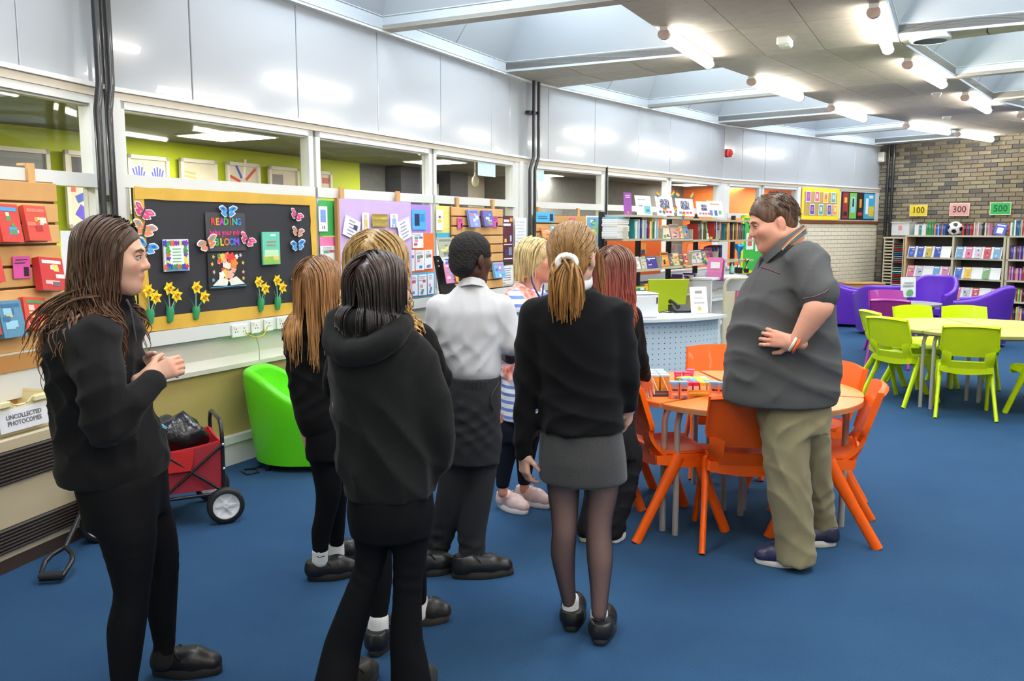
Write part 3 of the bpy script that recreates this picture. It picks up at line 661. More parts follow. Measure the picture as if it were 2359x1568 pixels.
# ---- second window: lavender board and papers
lav = (206, 178, 224)
u, z, a, b = rect(B, 783, 466, 948, 700, .09)
lb = thing('lavender_board', 'lavender display board with loose white sheets and gold wrappers', 'display board', mat=B.mat(u, .09, 1.4))
g = G(); g.box((0, .01, .02), (a, .024, .84), M('lavender_paper', lav, .7, noise=.05, nscale=5)); g.build('panel', lb)
g = G(); g.box((-a/2-.012, .01, .02), (.024, .03, .85), P((196, 140, 84))); g.build('edge', lb)
for x in (794, 923):
    uu = B.hit(x, 455, .09)[0]-u; g = G(); g.box((uu, .03, .47), (.05, .016, .12), slatm[1]); g.build('hook', lb)
def rip(w, px, v, rgb, label, dec, tilt, name='white_sheet'): card_px(name, label, 'paper', w, px, v, rgb, dec, tilt)
txt = lambda n, c=(110, 116, 150): (lambda a, b: scribble(n, a, b, c, seed=n))
rip(B, (792, 502, 828, 548), .108, (238, 236, 244), 'tilted white sheet on the left of the lavender board', lambda a, b: scribble(5, a*.6, b, (150, 150, 180), seed=3)+[(a*.22, b*.1, a*.25, b*.25, (70, 70, 100))], .3)
rip(B, (917, 505, 946, 552), .108, (238, 236, 244), 'tilted white sheet on the right of the lavender board', lambda a, b: scribble(5, a*.8, b, (150, 150, 180), seed=4), -.3)
foil = M('gold_wrapper', (206, 180, 96), .25, metal=.35, bump=.3, nscale=30)
u, z, a, b = rect(B, 857, 493, 892, 522, .11); g = G(); g.sheet(lambda i, j: Vector(((i-.5)*a, -.004*math.sin(i*9)-.003*math.sin(j*14), (j-.5)*b)), 8, 6, .003, foil); tag(g.build('gold_label', mat=B.mat(u, .112, z)), 'crinkled gold label in the middle of the lavender board', 'label')
for k, (px, c, l) in enumerate((((834, 490, 850, 532), (214, 196, 120), 'figure cut out of gold paper on the lavender board'), ((899, 492, 916, 524), (150, 180, 220), 'small blue and white cut-out figure on the lavender board'))):
    card_px('paper_figure', l, 'cut-out', B, px, .11, (240, 238, 240), lambda a, b: [(0, b*.3, a*.3, b*.2, (226, 190, 160)), (0, -.05*b, a*.5, b*.4, c), (-a*.2, -b*.38, a*.2, b*.2, c), (a*.2, -b*.38, a*.2, b*.2, c)])
def panel_px(name, label, px, rgb, v=.04, w=B, dec=None, cat='paper'): return card_px(name, label, cat, w, px, v, rgb, dec)
panel_px('green_backing', 'green paper backing left of the lavender board', (735, 462, 783, 543), (70, 176, 92)); panel_px('pink_backing', 'pink paper strip below the green backing', (737, 545, 780, 567), (240, 130, 180)); panel_px('dark_red_backing', 'dark red paper down the side of the lavender board', (738, 568, 784, 640), (150, 50, 70), .035)
pn = lambda s, cs=[(90, 130, 220), (200, 90, 90), (120, 120, 190), (230, 150, 170), (90, 170, 140)]: (lambda a, b: scribble(3, a, b, (150, 150, 170), .45, .2, seed=s)+[(random.Random(s+i).uniform(-.3, .3)*a, random.Random(s+i+50).uniform(-.4, .2)*b, a*.3, b*.14, cs[(s+i) % len(cs)]) for i in range(4)])
panel_px('blue_drawing_poster', 'white poster with a blue drawing on the green backing', (734, 475, 754, 533), (242, 243, 245), .05, dec=lambda a, b: [(0, b*.12, a*.6, b*.5, (130, 160, 225)), (-a*.1, -b*.34, a*.08, b*.12, (180, 60, 70)), (a*.12, -b*.34, a*.08, b*.12, (60, 60, 70))]); panel_px('pale_drawing', 'white drawing sheet under the pink strip', (738, 566, 776, 606), (240, 240, 240), .05, dec=pn(4))
panel_px('purple_backing', 'purple paper backing right of the lavender board', (930, 471, 992, 536), (176, 140, 226)); panel_px('sky_blue_card', 'sky blue card with a dark arrow on purple paper', (949, 483, 981, 529), (84, 176, 238), .05, dec=lambda a, b: [(-a*.15, 0, a*.35, b*.6, (24, 50, 96)), (a*.25, .1*b, a*.3, b*.4, (60, 140, 210))])
panel_px('orange_backing', 'orange paper backing of six white drawings', (930, 537, 999, 628), (244, 120, 46)); panel_px('blue_backing', 'bright blue paper backing of three drawings', (932, 628, 1001, 684), (70, 178, 226)); panel_px('board_margin', 'white margin strip below the blue backed drawings', (932, 685, 1001, 704), (236, 236, 236))
for k, px in enumerate([(931, 537, 948, 572), (950, 536, 975, 571), (930, 576, 955, 625), (957, 576, 977, 622), (978, 575, 996, 619), (934, 634, 962, 682), (964, 632, 983, 680), (985, 630, 999, 677)]):
    panel_px('drawing', ['white drawing top left on orange paper', 'drawing with a purple shape top right on orange paper', 'drawing lower left on orange paper beside blond hair', 'drawing lower middle on orange paper', 'drawing lower right on orange paper', 'drawing left on the bright blue paper', 'drawing with a dark oval in the middle of the blue paper', 'drawing right on the bright blue paper'][k], px, (240, 241, 245), .05, dec=pn(k))
# third window
panel_px('yellow_backing', 'pale yellow paper beside the small slatted board', (1005, 474, 1044, 536), (236, 226, 130)); panel_px('figure_poster', 'white poster of a person in a yellow top', (1005, 483, 1020, 530), (240, 240, 236), .05, dec=lambda a, b: [(0, b*.15, a*.3, b*.1, (120, 80, 60)), (0, -.05*b, a*.5, b*.14, (240, 200, 50))])
panel_px('blue_strip', 'blue paper strip over the leaflet rack', (1006, 536, 1044, 546), (70, 180, 220)); panel_px('white_strip', 'white paper behind the leaflet rack', (1006, 546, 1040, 660), (240, 240, 240), .036)
panel_px('burgundy_poster', 'tall burgundy poster with white headings', (1158, 497, 1182, 610), (92, 34, 58), .05, dec=lambda a, b: [(-a*.15, b*.4, a*.5, b*.05, (240, 235, 235)), (-a*.1, b*.32, a*.7, b*.05, (240, 235, 235)), (a*.3, b*.42, a*.25, b*.08, (240, 170, 60)), (-a*.25, .0, a*.2, b*.07, (236, 190, 50)), (a*.25, .04*b, a*.15, b*.12, (190, 210, 236)), (0, -b*.08, a*.8, b*.02, (240, 236, 236)), (-a*.2, -b*.25, a*.3, b*.14, (60, 60, 90)), (a*.2, -b*.22, a*.3, b*.16, (130, 140, 170)), (0, -b*.37, a*.8, b*.02, (240, 236, 236)), (0, -b*.45, a*.9, b*.07, (50, 40, 46))], cat='poster')
panel_px('white_notice', 'white notice below the burgundy poster', (1158, 612, 1181, 650), (238, 238, 238), .045, dec=txt(6))
panel_px('paper_sheaf', 'sheaf of white paper pinned on the corner post', (1187, 501, 1213, 580), (238, 239, 240), .06, dec=lambda a, b: scribble(9, a, b, (200, 204, 210), seed=8)); panel_px('blue_slip', 'small blue slip under the white paper sheaf', (1195, 571, 1204, 585), (110, 190, 230), .065)
panel_px('taped_sheet', 'pale blue sheet taped inside the upper pane beside the hanging disc', (1101, 376, 1141, 406), (204, 228, 234), .0); panel_px('taped_sheet', 'pale blue sheet taped inside the pane behind the twin pipes', (1206, 390, 1253, 417), (204, 228, 234), .0, w=Cw)
# hanging disc behind the glass
p = B.pt(*[(B.hit(1095, 415, -.6)[0]), -.6][:2], B.hit(1095, 415, -.6)[1]); t = thing('hanging_disc', 'cream paddle-shaped disc dangling behind the third window', 'pendant', mat=Matrix.Translation(p))
crm = P((226, 222, 190), .4); g = G(); g.lathe([(.002, -.075), (.03, -.06), (.042, -.02), (.038, .02), (.012, .06), (.01, .09), (.002, .09)], crm, 14); g.build('body', t); g = G(); g.tube([(0, 0, .08), (0, 0, 2.42-p.z)], .006, crm, 6); g.build('cord', t)
# framed pictures on the lime wall
framec = P((214, 208, 190), .5)
def framed(w, px, v, label, dec, rgb=(206, 198, 170)):
    u, z, a, b = rect(w, *px, v); b = max(b, a*1.15); ztop = z+rect(w, *px, v)[3]/2; t = thing('framed_picture', label, 'picture', mat=w.mat(u, v, ztop-b/2), group='framed children\'s art on the lime wall')
    g = G(); f = .035
    for q in ((0, b/2-f/2, a, f), (0, -b/2+f/2, a, f), (-a/2+f/2, 0, f, b), (a/2-f/2, 0, f, b)): g.box((q[0], -.012, q[1]), (q[2], .03, q[3]), framec)
    g.build('frame', t); g = G(); g.box((0, -.004, 0), (a-.03, .01, b-.03), Paper(rgb))
    for k, q in enumerate(dec(a, b)): g.box((q[0], -.0095-.0002*k, q[1]), (q[2], .001, q[3]), Paper(q[4]), r=Ry(q[5]) if len(q) > 5 else None)
    g.build('artwork', t); return t
def hands(a, b):
    o = []
    for s in (-1, 1):
        o.append((s*a*.22, -b*.02, a*.2, b*.22, (70, 84, 214)))
        for k in range(5): o.append((s*a*.22+(k-2)*a*.052, b*(.2-.02*abs(k-2)), a*.034, b*.24, (70, 84, 214), (k-2)*.16))
    return o+[(0, b*.3, a*.25, b*.14, (190, 182, 160))]
framed(B, (291, 359, 386, 420), -2.24, 'framed picture of two blue hands on the lime wall', hands)
framed(B, (413, 367, 497, 424), -2.24, 'framed picture with ochre handprints, second on the lime wall', lambda a, b: [(-a*.25, b*.25-.04*i, a*.35, .02, (214, 170, 100), .1) for i in range(5)]+[(a*.2, b*.05, a*.3, b*.14, (200, 150, 80)), (-.1*a, -.05*b, a*.3, b*.1, (206, 160, 96))])
framed(B, (520, 375, 596, 428), -2.24, 'framed picture of red and blue rays like a flag', lambda a, b: [(a*.3*math.cos(k*.7), b*.1+b*.3*math.sin(k*.7), a*.4, .03, [(60, 84, 180), (200, 70, 60), (236, 230, 220)][k % 3], -k*.7) for k in range(9)])
framed(B, (617, 385, 686, 430), -2.24, 'framed pencil drawing of faces, rightmost by the window post', lambda a, b: [(-a*.2, b*.25, a*.35, b*.2, (130, 124, 120)), (a*.1, b*.08, a*.25, b*.2, (210, 180, 170)), (a*.3, b*.05, a*.12, b*.12, (150, 150, 200))])
framed(B, (733, 395, 762, 442), -2.24, 'framed picture with a red block seen through the second window', lambda a, b: [(0, b*.1, a*.6, b*.25, (190, 80, 70))])
framed(B, (150, 348, 206, 526), -2.24, 'tall framed collage with a purple triangle behind the first pane', lambda a, b: [(.1*a, b*.3, a*.6, b*.25, (70, 68, 70)), (-a*.2, .02*b, a*.2, b*.1, (220, 90, 70)), (.15*a, -b*.3, a*.5, b*.16, (90, 74, 190), .6), (a*.1, -b*.1, a*.4, b*.1, (60, 90, 180), -.4)])
framed(B, (-20, 340, 112, 420), -2.24, 'wide grey framed print at the left edge behind glass', lambda a, b: [(0, .1*b, a*.8, b*.5, (126, 130, 128))], (140, 142, 140))
card_px('white_paper', 'plain white paper behind the head of the brown-haired girl', 'paper', A, (143, 531, 215, 652), .02, (236, 240, 244))
# ---- bay D: posters in the small windows
u, z, a, b = rect(D, 1845, 440, 1930, 497, .05)
pb = sheet_card('yellow_poster_board', 'yellow bordered board of eight small pictures beside the brick wall', 'display board', D.mat((2.23+3.54)/2, .04, 2.06), 1.27, .56, (190, 160, 90), border=(.07, (244, 218, 40)), th=.012)
for k, (fx, fz, c) in enumerate(((-.38, .25, (150, 90, 200)), (-.13, .26, (236, 90, 160)), (.13, .24, (230, 180, 60)), (.36, .25, (90, 170, 200)), (-.26, -.2, (70, 90, 200)), (0, -.2, (70, 160, 190)), (.25, -.2, (60, 100, 200)), (.42, -.2, (240, 150, 80)))):
    sheet_card('small_picture', ['purple picture top left', 'pink picture top second', 'yellow picture top third', 'red and teal picture top right', 'blue picture bottom left', 'teal picture bottom second', 'dark blue picture bottom third', 'orange picture bottom right'][k]+' on the yellow poster board', 'picture', D.mat((2.23+3.54)/2+fx*1.15, .052, 2.06+fz*.5), .16, .2, (236, 226, 200), [(0, 0, .125, .165, c), (0, .01, .06, .08, (240, 220, 150) if k % 2 else (220, 110, 110))])
g = G(); g.box((0, 0, 0), (1.26, .012, .52), P((52, 44, 40))); tag(g.build('dark_poster_backing', mat=D.mat(4.26, .03, 2.05)), 'dark backing of four book posters next to the brick wall', 'display board')
for k, (x, wd, c, dec) in enumerate(((-.5, .2, (150, 50, 50), [(0, .1, .1, .1, (240, 180, 60)), (0, -.15, .14, .08, (40, 36, 40))]), (-.22, .26, (120, 190, 80), [(0, .02, .16, .3, (150, 200, 220)), (0, .06, .06, .16, (40, 40, 46))]), (.06, .22, (44, 34, 36), [(0, .05, .08, .16, (240, 150, 50)), (0, -.15, .16, .06, (190, 60, 50))]), (.4, .42, (70, 170, 214), [(-.09, 0, .1, .3, (236, 240, 244)), (.08, -.1, .2, .2, (230, 200, 60)), (.06, .18, .16, .05, (236, 236, 240))]))):
    sheet_card('book_poster', ['dark red flame poster, first in the last small window', 'green poster with a dark figure in the last small window', 'black poster with an orange flame in the last small window', 'wide blue poster with yellow shapes next to the bricks'][k], 'poster', D.mat(4.26+x, .042, 2.05), wd, .48, c, dec)
# green pinboard behind the man
g = G(); g.box((0, 0, 0), (1.15, .02, .95), Paper((60, 190, 70))); gb = tag(g.build('green_pinboard', mat=D.mat(1.05, .05, 1.36)), 'bright green pinboard half hidden behind the man', 'display board')
g = G()
for s in (-1, 1): g.box((s*.56, -.011, 0), (.05, .008, .95), Paper((236, 222, 40))); g.box((0, -.011, s*.455), (1.15, .008, .05), Paper((236, 222, 40)))
g.build('yellow_border', gb)
for k, (x, z_, c) in enumerate(((-.36, .05, (210, 110, 90)), (-.1, .02, (240, 220, 90)), (.2, .0, (240, 240, 240)), (-.2, .32, (240, 244, 240)), (.25, .3, (110, 190, 220)))):
    sheet_card('pinned_sheet', ['reddish sheet left on the green pinboard', 'white sheet with a yellow shape on the green pinboard', 'white sheet right on the green pinboard', 'white sheet high on the green pinboard', 'blue sheet high right on the green pinboard'][k], 'paper', D.mat(1.05+x, .065, 1.36+z_), .2, .27, (238, 240, 238), [(0, 0, .12, .15, c)])
# orange boards behind the metal shelves
for k, px in enumerate(((1398, 503, 1420, 570), (1420, 500, 1522, 652))): card_px('orange_board', ['narrow orange board left of the black shelf post', 'large orange board behind the metal book shelves'][k], 'board', Cw, px, .05, (240, 104, 30), th=.014)
card_px('maroon_note', 'maroon and orange squares pinned on the orange board', 'note', Cw, (1466, 560, 1488, 585), .07, (236, 150, 60), lambda a, b: [(-a*.3, b*.2, a*.4, b*.4, (170, 50, 60)), (a*.2, -b*.3, a*.4, b*.4, (60, 80, 130))])
# pipes
pm = P((34, 35, 38), .35, coat=.3)
def pipe_run(w, pts, r, label, n=10, clips=()):
    t = thing('heating_pipe', label, 'pipe', mat=w.mat()); g = G(); g.tube(pts, r, pm, n); g.build('pipe', t)
    for (u, y, z) in clips: c = G(); c.box((u, y+.02, z), (2*r+.05, .06, .03), pm); c.build('clip', t)
def bent(u, y, z0=0, zb=2.36, d=.07): return [(u, y, z0), (u, y, zb-.12), (u+d*.15, y, zb-.09), (u+d*.85, y, zb+.01), (u+d, y, zb+.04), (u+d, y, ZC+.05)]
up1, up2 = A.hit(218, 330, .1)[0], A.hit(244, 330, .1)[0]
pipe_run(A, [(u, y, z) for u, y, z in bent(up1, -.13, .0, 2.36, .03)], .021, 'left black heating pipe of the pair at the first corner', 12, [(up1+.03, -.11, 3.0)])
pipe_run(A, [(u, y, z) for u, y, z in bent(up2, -.13, .0, 2.36, .03)], .021, 'right black heating pipe of the pair at the first corner', 12, [(up2+.03, -.11, 3.0)])
u3 = B.hit(264, 400, .06)[0]; pipe_run(B, [(u3-.03, -.06, 0), (u3-.03, -.06, ZC+.05)], .011, 'thin black cable conduit beside the notice board', 8, [(u3-.03, -.05, 1.78)])
c1, c2 = Cw.hit(1219, 400, .08)[0], Cw.hit(1228, 400, .08)[0]
pipe_run(Cw, bent(c1, -.09, 0, 2.38, .07), .018, 'left black pipe of the pair at the second corner', 8, [(c1+.05, -.07, 2.9)]); pipe_run(Cw, bent(c2+.02, -.09, 0, 2.38, .07), .018, 'right black pipe of the pair at the second corner', 8, [(c2+.07, -.07, 2.9)])
c3 = Cw.hit(1397, 480, .04)[0]; pipe_run(Cw, [(c3, -.04, .9), (c3, -.04, 2.4)], .014, 'thin black conduit left of the metal shelves', 8)
for k, px in enumerate((2041, 2052)):
    e = E.hit(px, 500, .05)[0]; pipe_run(E, [(e, -.06, 0), (e, -.06, ZC+.05)], .03, ['left dark pipe on the brick wall corner', 'right dark pipe on the brick wall corner'][k], 8, [(e, -.04, 2.4), (e, -.04, 1.2)])
# red fire beacon, white box, ceiling devices
u, z = D.hit(1670, 351, .05); t = thing('fire_alarm', 'red fire alarm sounder on the white panels', 'alarm', mat=D.mat(max(u, .08), 0, z)); g = G(); g.box((0, -.03, 0), (.12, .06, .12), P((206, 30, 34), .3), ch=.012); g.build('base', t); g = G(); g.lathe([(.045, 0), (.04, .03), (.02, .04), (.001, .042)], P((226, 60, 54), .25), 14, x=Tr(0, -.06, 0) @ Rx(math.pi/2)); g.build('horn', t)
u, z = E.hit(2030, 362, .06); t = thing('sensor_box', 'small cream sensor box high in the brick corner', 'sensor', mat=E.mat(max(u, .06), .06, z)); g = G(); g.box((0, 0, 0), (.13, .1, .2), P((226, 220, 200), .4), ch=.015); g.build('housing', t); g = G(); g.box((0, -.052, -.04), (.08, .006, .06), P((240, 238, 230), .2)); g.build('lens', t)
def cdev(px, py, name, label, cat, parts, rz=0):
    p = at_z(px, py, ZC-.03); t = thing(name, label, cat, (p.x, p.y, ZC), rz)
    for nm, prof, m in parts:
        g = G(); g.lathe(prof, m, 20); g.build(nm, t)
p = at_z(1808, 96, ZC-.03); t = thing('emergency_light', 'small white emergency light box on the ceiling with a green spot', 'light', (p.x, p.y, ZC), B.rz); g = G(); g.box((0, 0, -.035), (.2, .11, .07), P((240, 240, 236), .3), ch=.012); g.build('housing', t); g = G(); g.box((.02, 0, -.072), (.13, .08, .006), P((226, 236, 226), .2), ch=.002); g.build('lens', t); g = G(); g.ball((-.08, -.03, -.07), .008, M('green_led', (40, 220, 90), .3, emit=3), 8); g.build('indicator', t)
cdev(2143, 90, 'ceiling_speaker', 'round white ceiling disc beside the right-hand rooflight', 'ceiling disc', [('rim', [(.16, 0), (.165, -.03), (.15, -.05), (.13, -.05)], P((226, 228, 230), .3)), ('grille', [(.13, -.045), (.06, -.03), (.001, -.028)], P((90, 98, 106), .5))])
for x, y, l in ((2157, 220, 'smoke detector between the far tube lights'), (2181, 273, 'smoke detector nearest the brick wall')): cdev(x, y, 'smoke_detector', l, 'smoke detector', [('base', [(.06, 0), (.06, -.02), (.05, -.025)], WHITE), ('sensor', [(.05, -.02), (.045, -.05), (.02, -.06), (.001, -.06)], P((216, 216, 212), .4))])
# signs on the brick wall
for px, s, c, l in (((2096, 471, 2137, 498), '100', (240, 206, 40), 'yellow card numbered 100 on the brick wall'), ((2188, 468, 2234, 497), '300', (226, 156, 160), 'pink card numbered 300 on the brick wall'), ((2281, 466, 2330, 495), '500', (50, 176, 90), 'green card numbered 500 on the brick wall')):
    u, z, a, b = rect(E, *px, .02); o = sheet_card('number_card', l, 'sign', E.mat(u, .03, z), a, b, c, border=(.012, (236, 226, 190))); text(s, b*.72, P((70, 66, 40) if s != '500' else (24, 90, 50)), o, Tr(0, -.004, 0), bold=.002)
# ================================================================== furniture
def place_dir(p, facing):                                    # local -y looks along `facing`
    return Matrix.Translation(p) @ Matrix.Rotation(math.atan2(facing[1], facing[0])+math.pi/2, 4, 'Z')
# ---- moulded school chairs: front is -y
def school_chair(label, rgb, nm, group):
    m = M('chair_plastic_'+nm, rgb, .36, noise=.03, nscale=8, bump=.03, coat=.1, spec=.35)
    t = thing('school_chair', label, 'chair', group=group)
    def seat(a, b):
        x = (a-.5)*.42*(1-.08*b); y = -.215+.40*b
        z = .44-.014*math.sin(math.pi*a)*math.sin(math.pi*min(1, b*1.1))-.035*max(0, (.2-b)/.2)**2+.010*(2*a-1)**2
        if b > .8: z += ((b-.8)/.2)**2*.035
        return Vector((x, y, z))
    g = G(); g.sheet(seat, 10, 14, .014, m)
    for s in (-1, 1): g.sheet(lambda a, b: Vector((s*(.21-.017*b+.006*a), -.205+.385*b, .44-(.075-.03*abs(2*b-1))*a)), 3, 10, .014, m)
    g.sheet(lambda a, b: Vector(((b-.5)*.40, -.217+.010*a, .405-.045*a)), 2, 6, .012, m); g.sheet(lambda a, b: Vector(((b-.5)*.385, .178-.004*a, .44-(.05+.02*math.sin(math.pi*b))*a)), 2, 8, .014, m); g.build('seat', t)
    def back(a, b):
        w = .222*(1-.05*b)-(.05*max(0, (.22-b)/.22)); x = (2*a-1)*w
        y = .215+.085*b-.035*(2*a-1)**2+.012; z = .535+.262*b+.014*(1-(2*a-1)**2)*max(0, b-.5)*2
        return Vector((x, y, z))
    g = G(); g.sheet(back, 14, 12, .02, m)
    g.sheet(lambda a, b: back(a, 1)+Vector((0, .020*b, -.016*b*b-.002)), 14, 3, .010, m)
    for s in (0, 1): g.sheet(lambda a, b: back(s, .18+.82*a)+Vector(((1-2*s)*-.004*b, .024*b, 0)), 8, 2, .010, m)
    g.build('backrest', t)
    g = G()
    for s in (-1, 1):
        g.sheet(lambda a, b: Vector((s*(.130+.068*b-.004*a+.010*a*b), .172+.048*a+.014*math.sin(a*3)-.06*b*(1-a)**1.5, .425+.15*a)), 8, 4, .020, m)
    g.sheet(lambda a, b: Vector(((a-.5)*.30, .178+.022*b, .43+.058*b)), 8, 4, .016, m); g.build('back_support', t)
    for s in (-1, 1):
        for y0, y1, x1 in ((-.05, -.225, .222), (.05, .305, .232)):
            g = G(); n = 6; path = [Vector((s*(.196+(x1-.196)*k/n), y0+(y1-y0)*k/n, .43-.43*k/n)) for k in range(n+1)]
            g.tube(path, [.040-.012*min(1, k/3) for k in range(n+1)], m, 10, flat=.58, up=(1, 0, 0)); g.build('leg', t)
    return t
def chair_at(proto, used, p, facing, label):
    m = place_dir((p[0], p[1], 0), facing)
    if not used: proto.matrix_world = m; proto['label'] = label; used.append(1); return proto
    return copy_thing(proto, mat=m, label=label)
def ring(c, r, deg): a = math.radians(deg); return (c[0]+r*math.cos(a), c[1]+r*math.sin(a))
def chairs(proto, c, lst):
    u = []
    for p, f, l in lst: chair_at(proto, u, p, f, l)
OT = (1.28, 4.81); LT_ = (4.35, 8.03); PT = (4.85, 10.65)
oc = school_chair('orange', (255, 100, 8), 'orange', 'orange chairs round the orange table')
to = lambda p, c: (c[0]-p[0], c[1]-p[1])
chairs(oc, OT, [((1.21, 4.42), (.12, 1), 'orange chair nearest the camera, its back to us, left of the man'), ((.86, 4.62), (.95, .3), 'orange chair on the left, side on, beside the paired table legs'), ((1.40, 5.66), (-.1, -1), 'orange chair on the far side of the table, in front of the perforated desk'), ((1.63, 4.53), (-.9, .30), 'orange chair right of the man, nearer of the two'), ((1.72, 5.10), (-.92, -.25), 'orange chair right of the man, farther of the two'), ((.60, 5.10), (.93, -.3), 'orange chair mostly hidden behind the ponytail and red-haired girls')])
lime_c = school_chair('lime', (208, 232, 0), 'lime', 'lime chairs round the lime table')
chairs(lime_c, LT_, [((3.95, 7.49), (.36, .92), 'lime chair with its back square to us at the near side of the lime table'), ((3.68, 8.06), (.85, .5), 'lime chair turned half away at the left front of the lime table'), ((3.83, 8.58), (1, .05), 'lime chair seen side on at the far left of the lime table'), ((4.27, 8.86), (.15, -1), 'lime chair behind the table, left of the two facing us'), ((4.70, 8.82), (-.2, -1), 'lime chair behind the table, right of the two facing us'), ((4.62, 7.36), (-.3, 1), 'lime chair cut by the right edge of the picture, nearer one'), ((5.2, 8.05), (-1, 0), 'lime chair at the right edge of the picture, farther one')])
mg_c = school_chair('magenta', (170, 54, 150), 'magenta', 'magenta chairs at the grey table')
chairs(mg_c, PT, [((4.50, 10.22), (.5, .85), 'magenta chair with its back to us at the small grey table'), ((4.93, 11.22), (-.1, -1), 'magenta chair on the far side of the small grey table')])
# ---- tables of three wedge-shaped units
steel = M('grey_table_leg', (176, 172, 166), .4, metal=.2)
def wedge_table(c, R, z, a0, rgb, edge, nm, labels, group):
    top = M('table_laminate_'+nm, rgb, .28, noise=.02, nscale=6); ed = P(edge, .5)
    for k in range(3):
        b0 = a0+120*k; t = thing('wedge_table', labels[k], 'table', (c[0], c[1], 0), group=group)
        pts = [(.018*math.cos(math.radians(b0+60)), .018*math.sin(math.radians(b0+60)))]
        for i in range(25):
            d = b0+1+118*i/24; r = R*(1-.02*(abs(i-12)/12)**8); pts.append((r*math.cos(math.radians(d)), r*math.sin(math.radians(d))))
        g = G(); g.prism(pts, z-.006, z, top); g.build('tabletop', t); g = G(); g.prism(pts, z-.028, z-.006, ed); g.build('table_edge', t)
        g = G(); q = [(p[0]*.8, p[1]*.8) for p in pts]; g.prism(q, z-.06, z-.028, P((110, 108, 106))); g.build('underframe', t)
        for d, r in ((b0+4.5, R*.86), (b0+115.5, R*.86), (b0+60, .07)):
            x, y = r*math.cos(math.radians(d)), r*math.sin(math.radians(d)); ix, iy = x*.82, y*.82
            g = G(); g.tube([(ix, iy, z-.035), (ix+(x-ix)*.5, iy+(y-iy)*.5, z-.038), (ix+(x-ix)*.85, iy+(y-iy)*.85, z-.06), (x, y, z-.11), (x, y, .0)], .017, steel, 10); g.build('leg', t)
wedge_table(OT, .66, .71, 218, (252, 140, 66), (176, 130, 90), 'orange', ['near orange wedge of the round table, where the drinks stand', 'right orange wedge of the round table, behind the man', 'far orange wedge of the round table, towards the desk'], 'orange wedge tables')
wedge_table(LT_, .80, .71, 207, (226, 234, 110), (160, 150, 96), 'lime', ['near lime wedge of the big round table', 'right lime wedge of the big round table, leaving the picture', 'far left lime wedge of the big round table'], 'lime wedge tables')
wedge_table(PT, .40, .71, 262, (150, 146, 154), (128, 124, 128), 'grey', ['right wedge of the small grey table', 'far wedge of the small grey table', 'left wedge of the small grey table by the magenta chair'], 'grey wedge tables')
# ---- tub chairs
def tub_chair(label, rgb, nm, group, p, facing, back=.80, arm=.56, R=.34, feet='chrome'):
    m = M('tub_vinyl_'+nm, rgb, .42, bump=.03, nscale=60, noise=.03); t = thing('tub_chair', label, 'armchair', mat=place_dir((p[0], p[1], 0), facing), group=group)
    def outline(a):                                          # 0..1 round the back from arm tip to arm tip
        s = a*2-1; L = 1.25
        th = s*math.radians(115)
        x = R*math.sin(th)*1.0; y = R*math.cos(th)
        if abs(s) > .78: k = (abs(s)-.78)/.22; th0 = math.copysign(.78*math.radians(115), s); x = R*math.sin(th0)*(1+.02*k); y = R*math.cos(th0)-k*.30
        return x, y
    def top(a): s = abs(a*2-1); e = max(0, (s-.28)/.72); return arm+(back-arm)*(1-e*e*(3-2*e))
    z0 = .055; sz = min(.40, arm*.72)
    def shell(a, b):
        x, y = outline(a); f = .80+.20*min(1, b*1.1); z = z0+(top(a)-z0)*b; return Vector((x*f, y*f, z))
    g = G(); T = .07
    g.sheet(lambda a, b: shell(a, b), 40, 10, T, m)
    path = [shell(i/40, 1) for i in range(41)]; g.tube(path, T/2, m, 10); g.build('shell', t)
    g = G(); pts = []
    for i in range(25): x, y = outline(i/24); pts.append((x*.86, y*.86))
    pts = pts[::-1]; g.prism(pts, .30, .42, m); o = g.build('seat_cushion', t, bevel=.02)
    g = G(); g.prism([(p_[0]*.93, p_[1]*.95) for p_ in pts], z0, sz-.112, m); g.build('base', t)
    fm = M('chrome', (210, 210, 214), .15, metal=1) if feet == 'chrome' else P((40, 40, 44))
    for x, y in ((-.2, -.22), (.2, -.22), (-.2, .2), (.2, .2)):
        g = G(); g.lathe([(.001, 0), (.022, 0), (.022, .008), (.012, .012), (.012, .06)] if feet == 'chrome' else [(.001, 0), (.02, 0), (.02, .06)], fm, 10, (x*R/.34, y*R/.34, 0)); g.build('foot', t)
tub_chair('bright green tub armchair by the ochre wall, facing right', (96, 218, 12), 'green', None, (-1.46, 5.88), (.93, .10), back=.635, arm=.42, R=.335, feet='dark')
PG = 'purple tub armchairs'
tub_chair('purple tub armchair furthest left, its seat cushion showing', (104, 50, 190), 'purple', PG, (5.60, 14.6), (.95, -.35), R=.36, back=.74, arm=.58)
tub_chair('purple tub armchair with its back to us, left of the grey table', (104, 50, 190), 'purple', PG, (5.72, 13.35), (.25, .9), R=.38, back=.74, arm=.58)
tub_chair('purple tub armchair behind the grey table, facing left', (104, 50, 190), 'purple', PG, (6.48, 13.45), (-.8, -.6), R=.36, back=.86, arm=.6)
tub_chair('purple tub armchair at the right with its sloping back to us', (104, 50, 190), 'purple', PG, (6.52, 12.05), (-.85, .55), R=.38, back=.80, arm=.6)
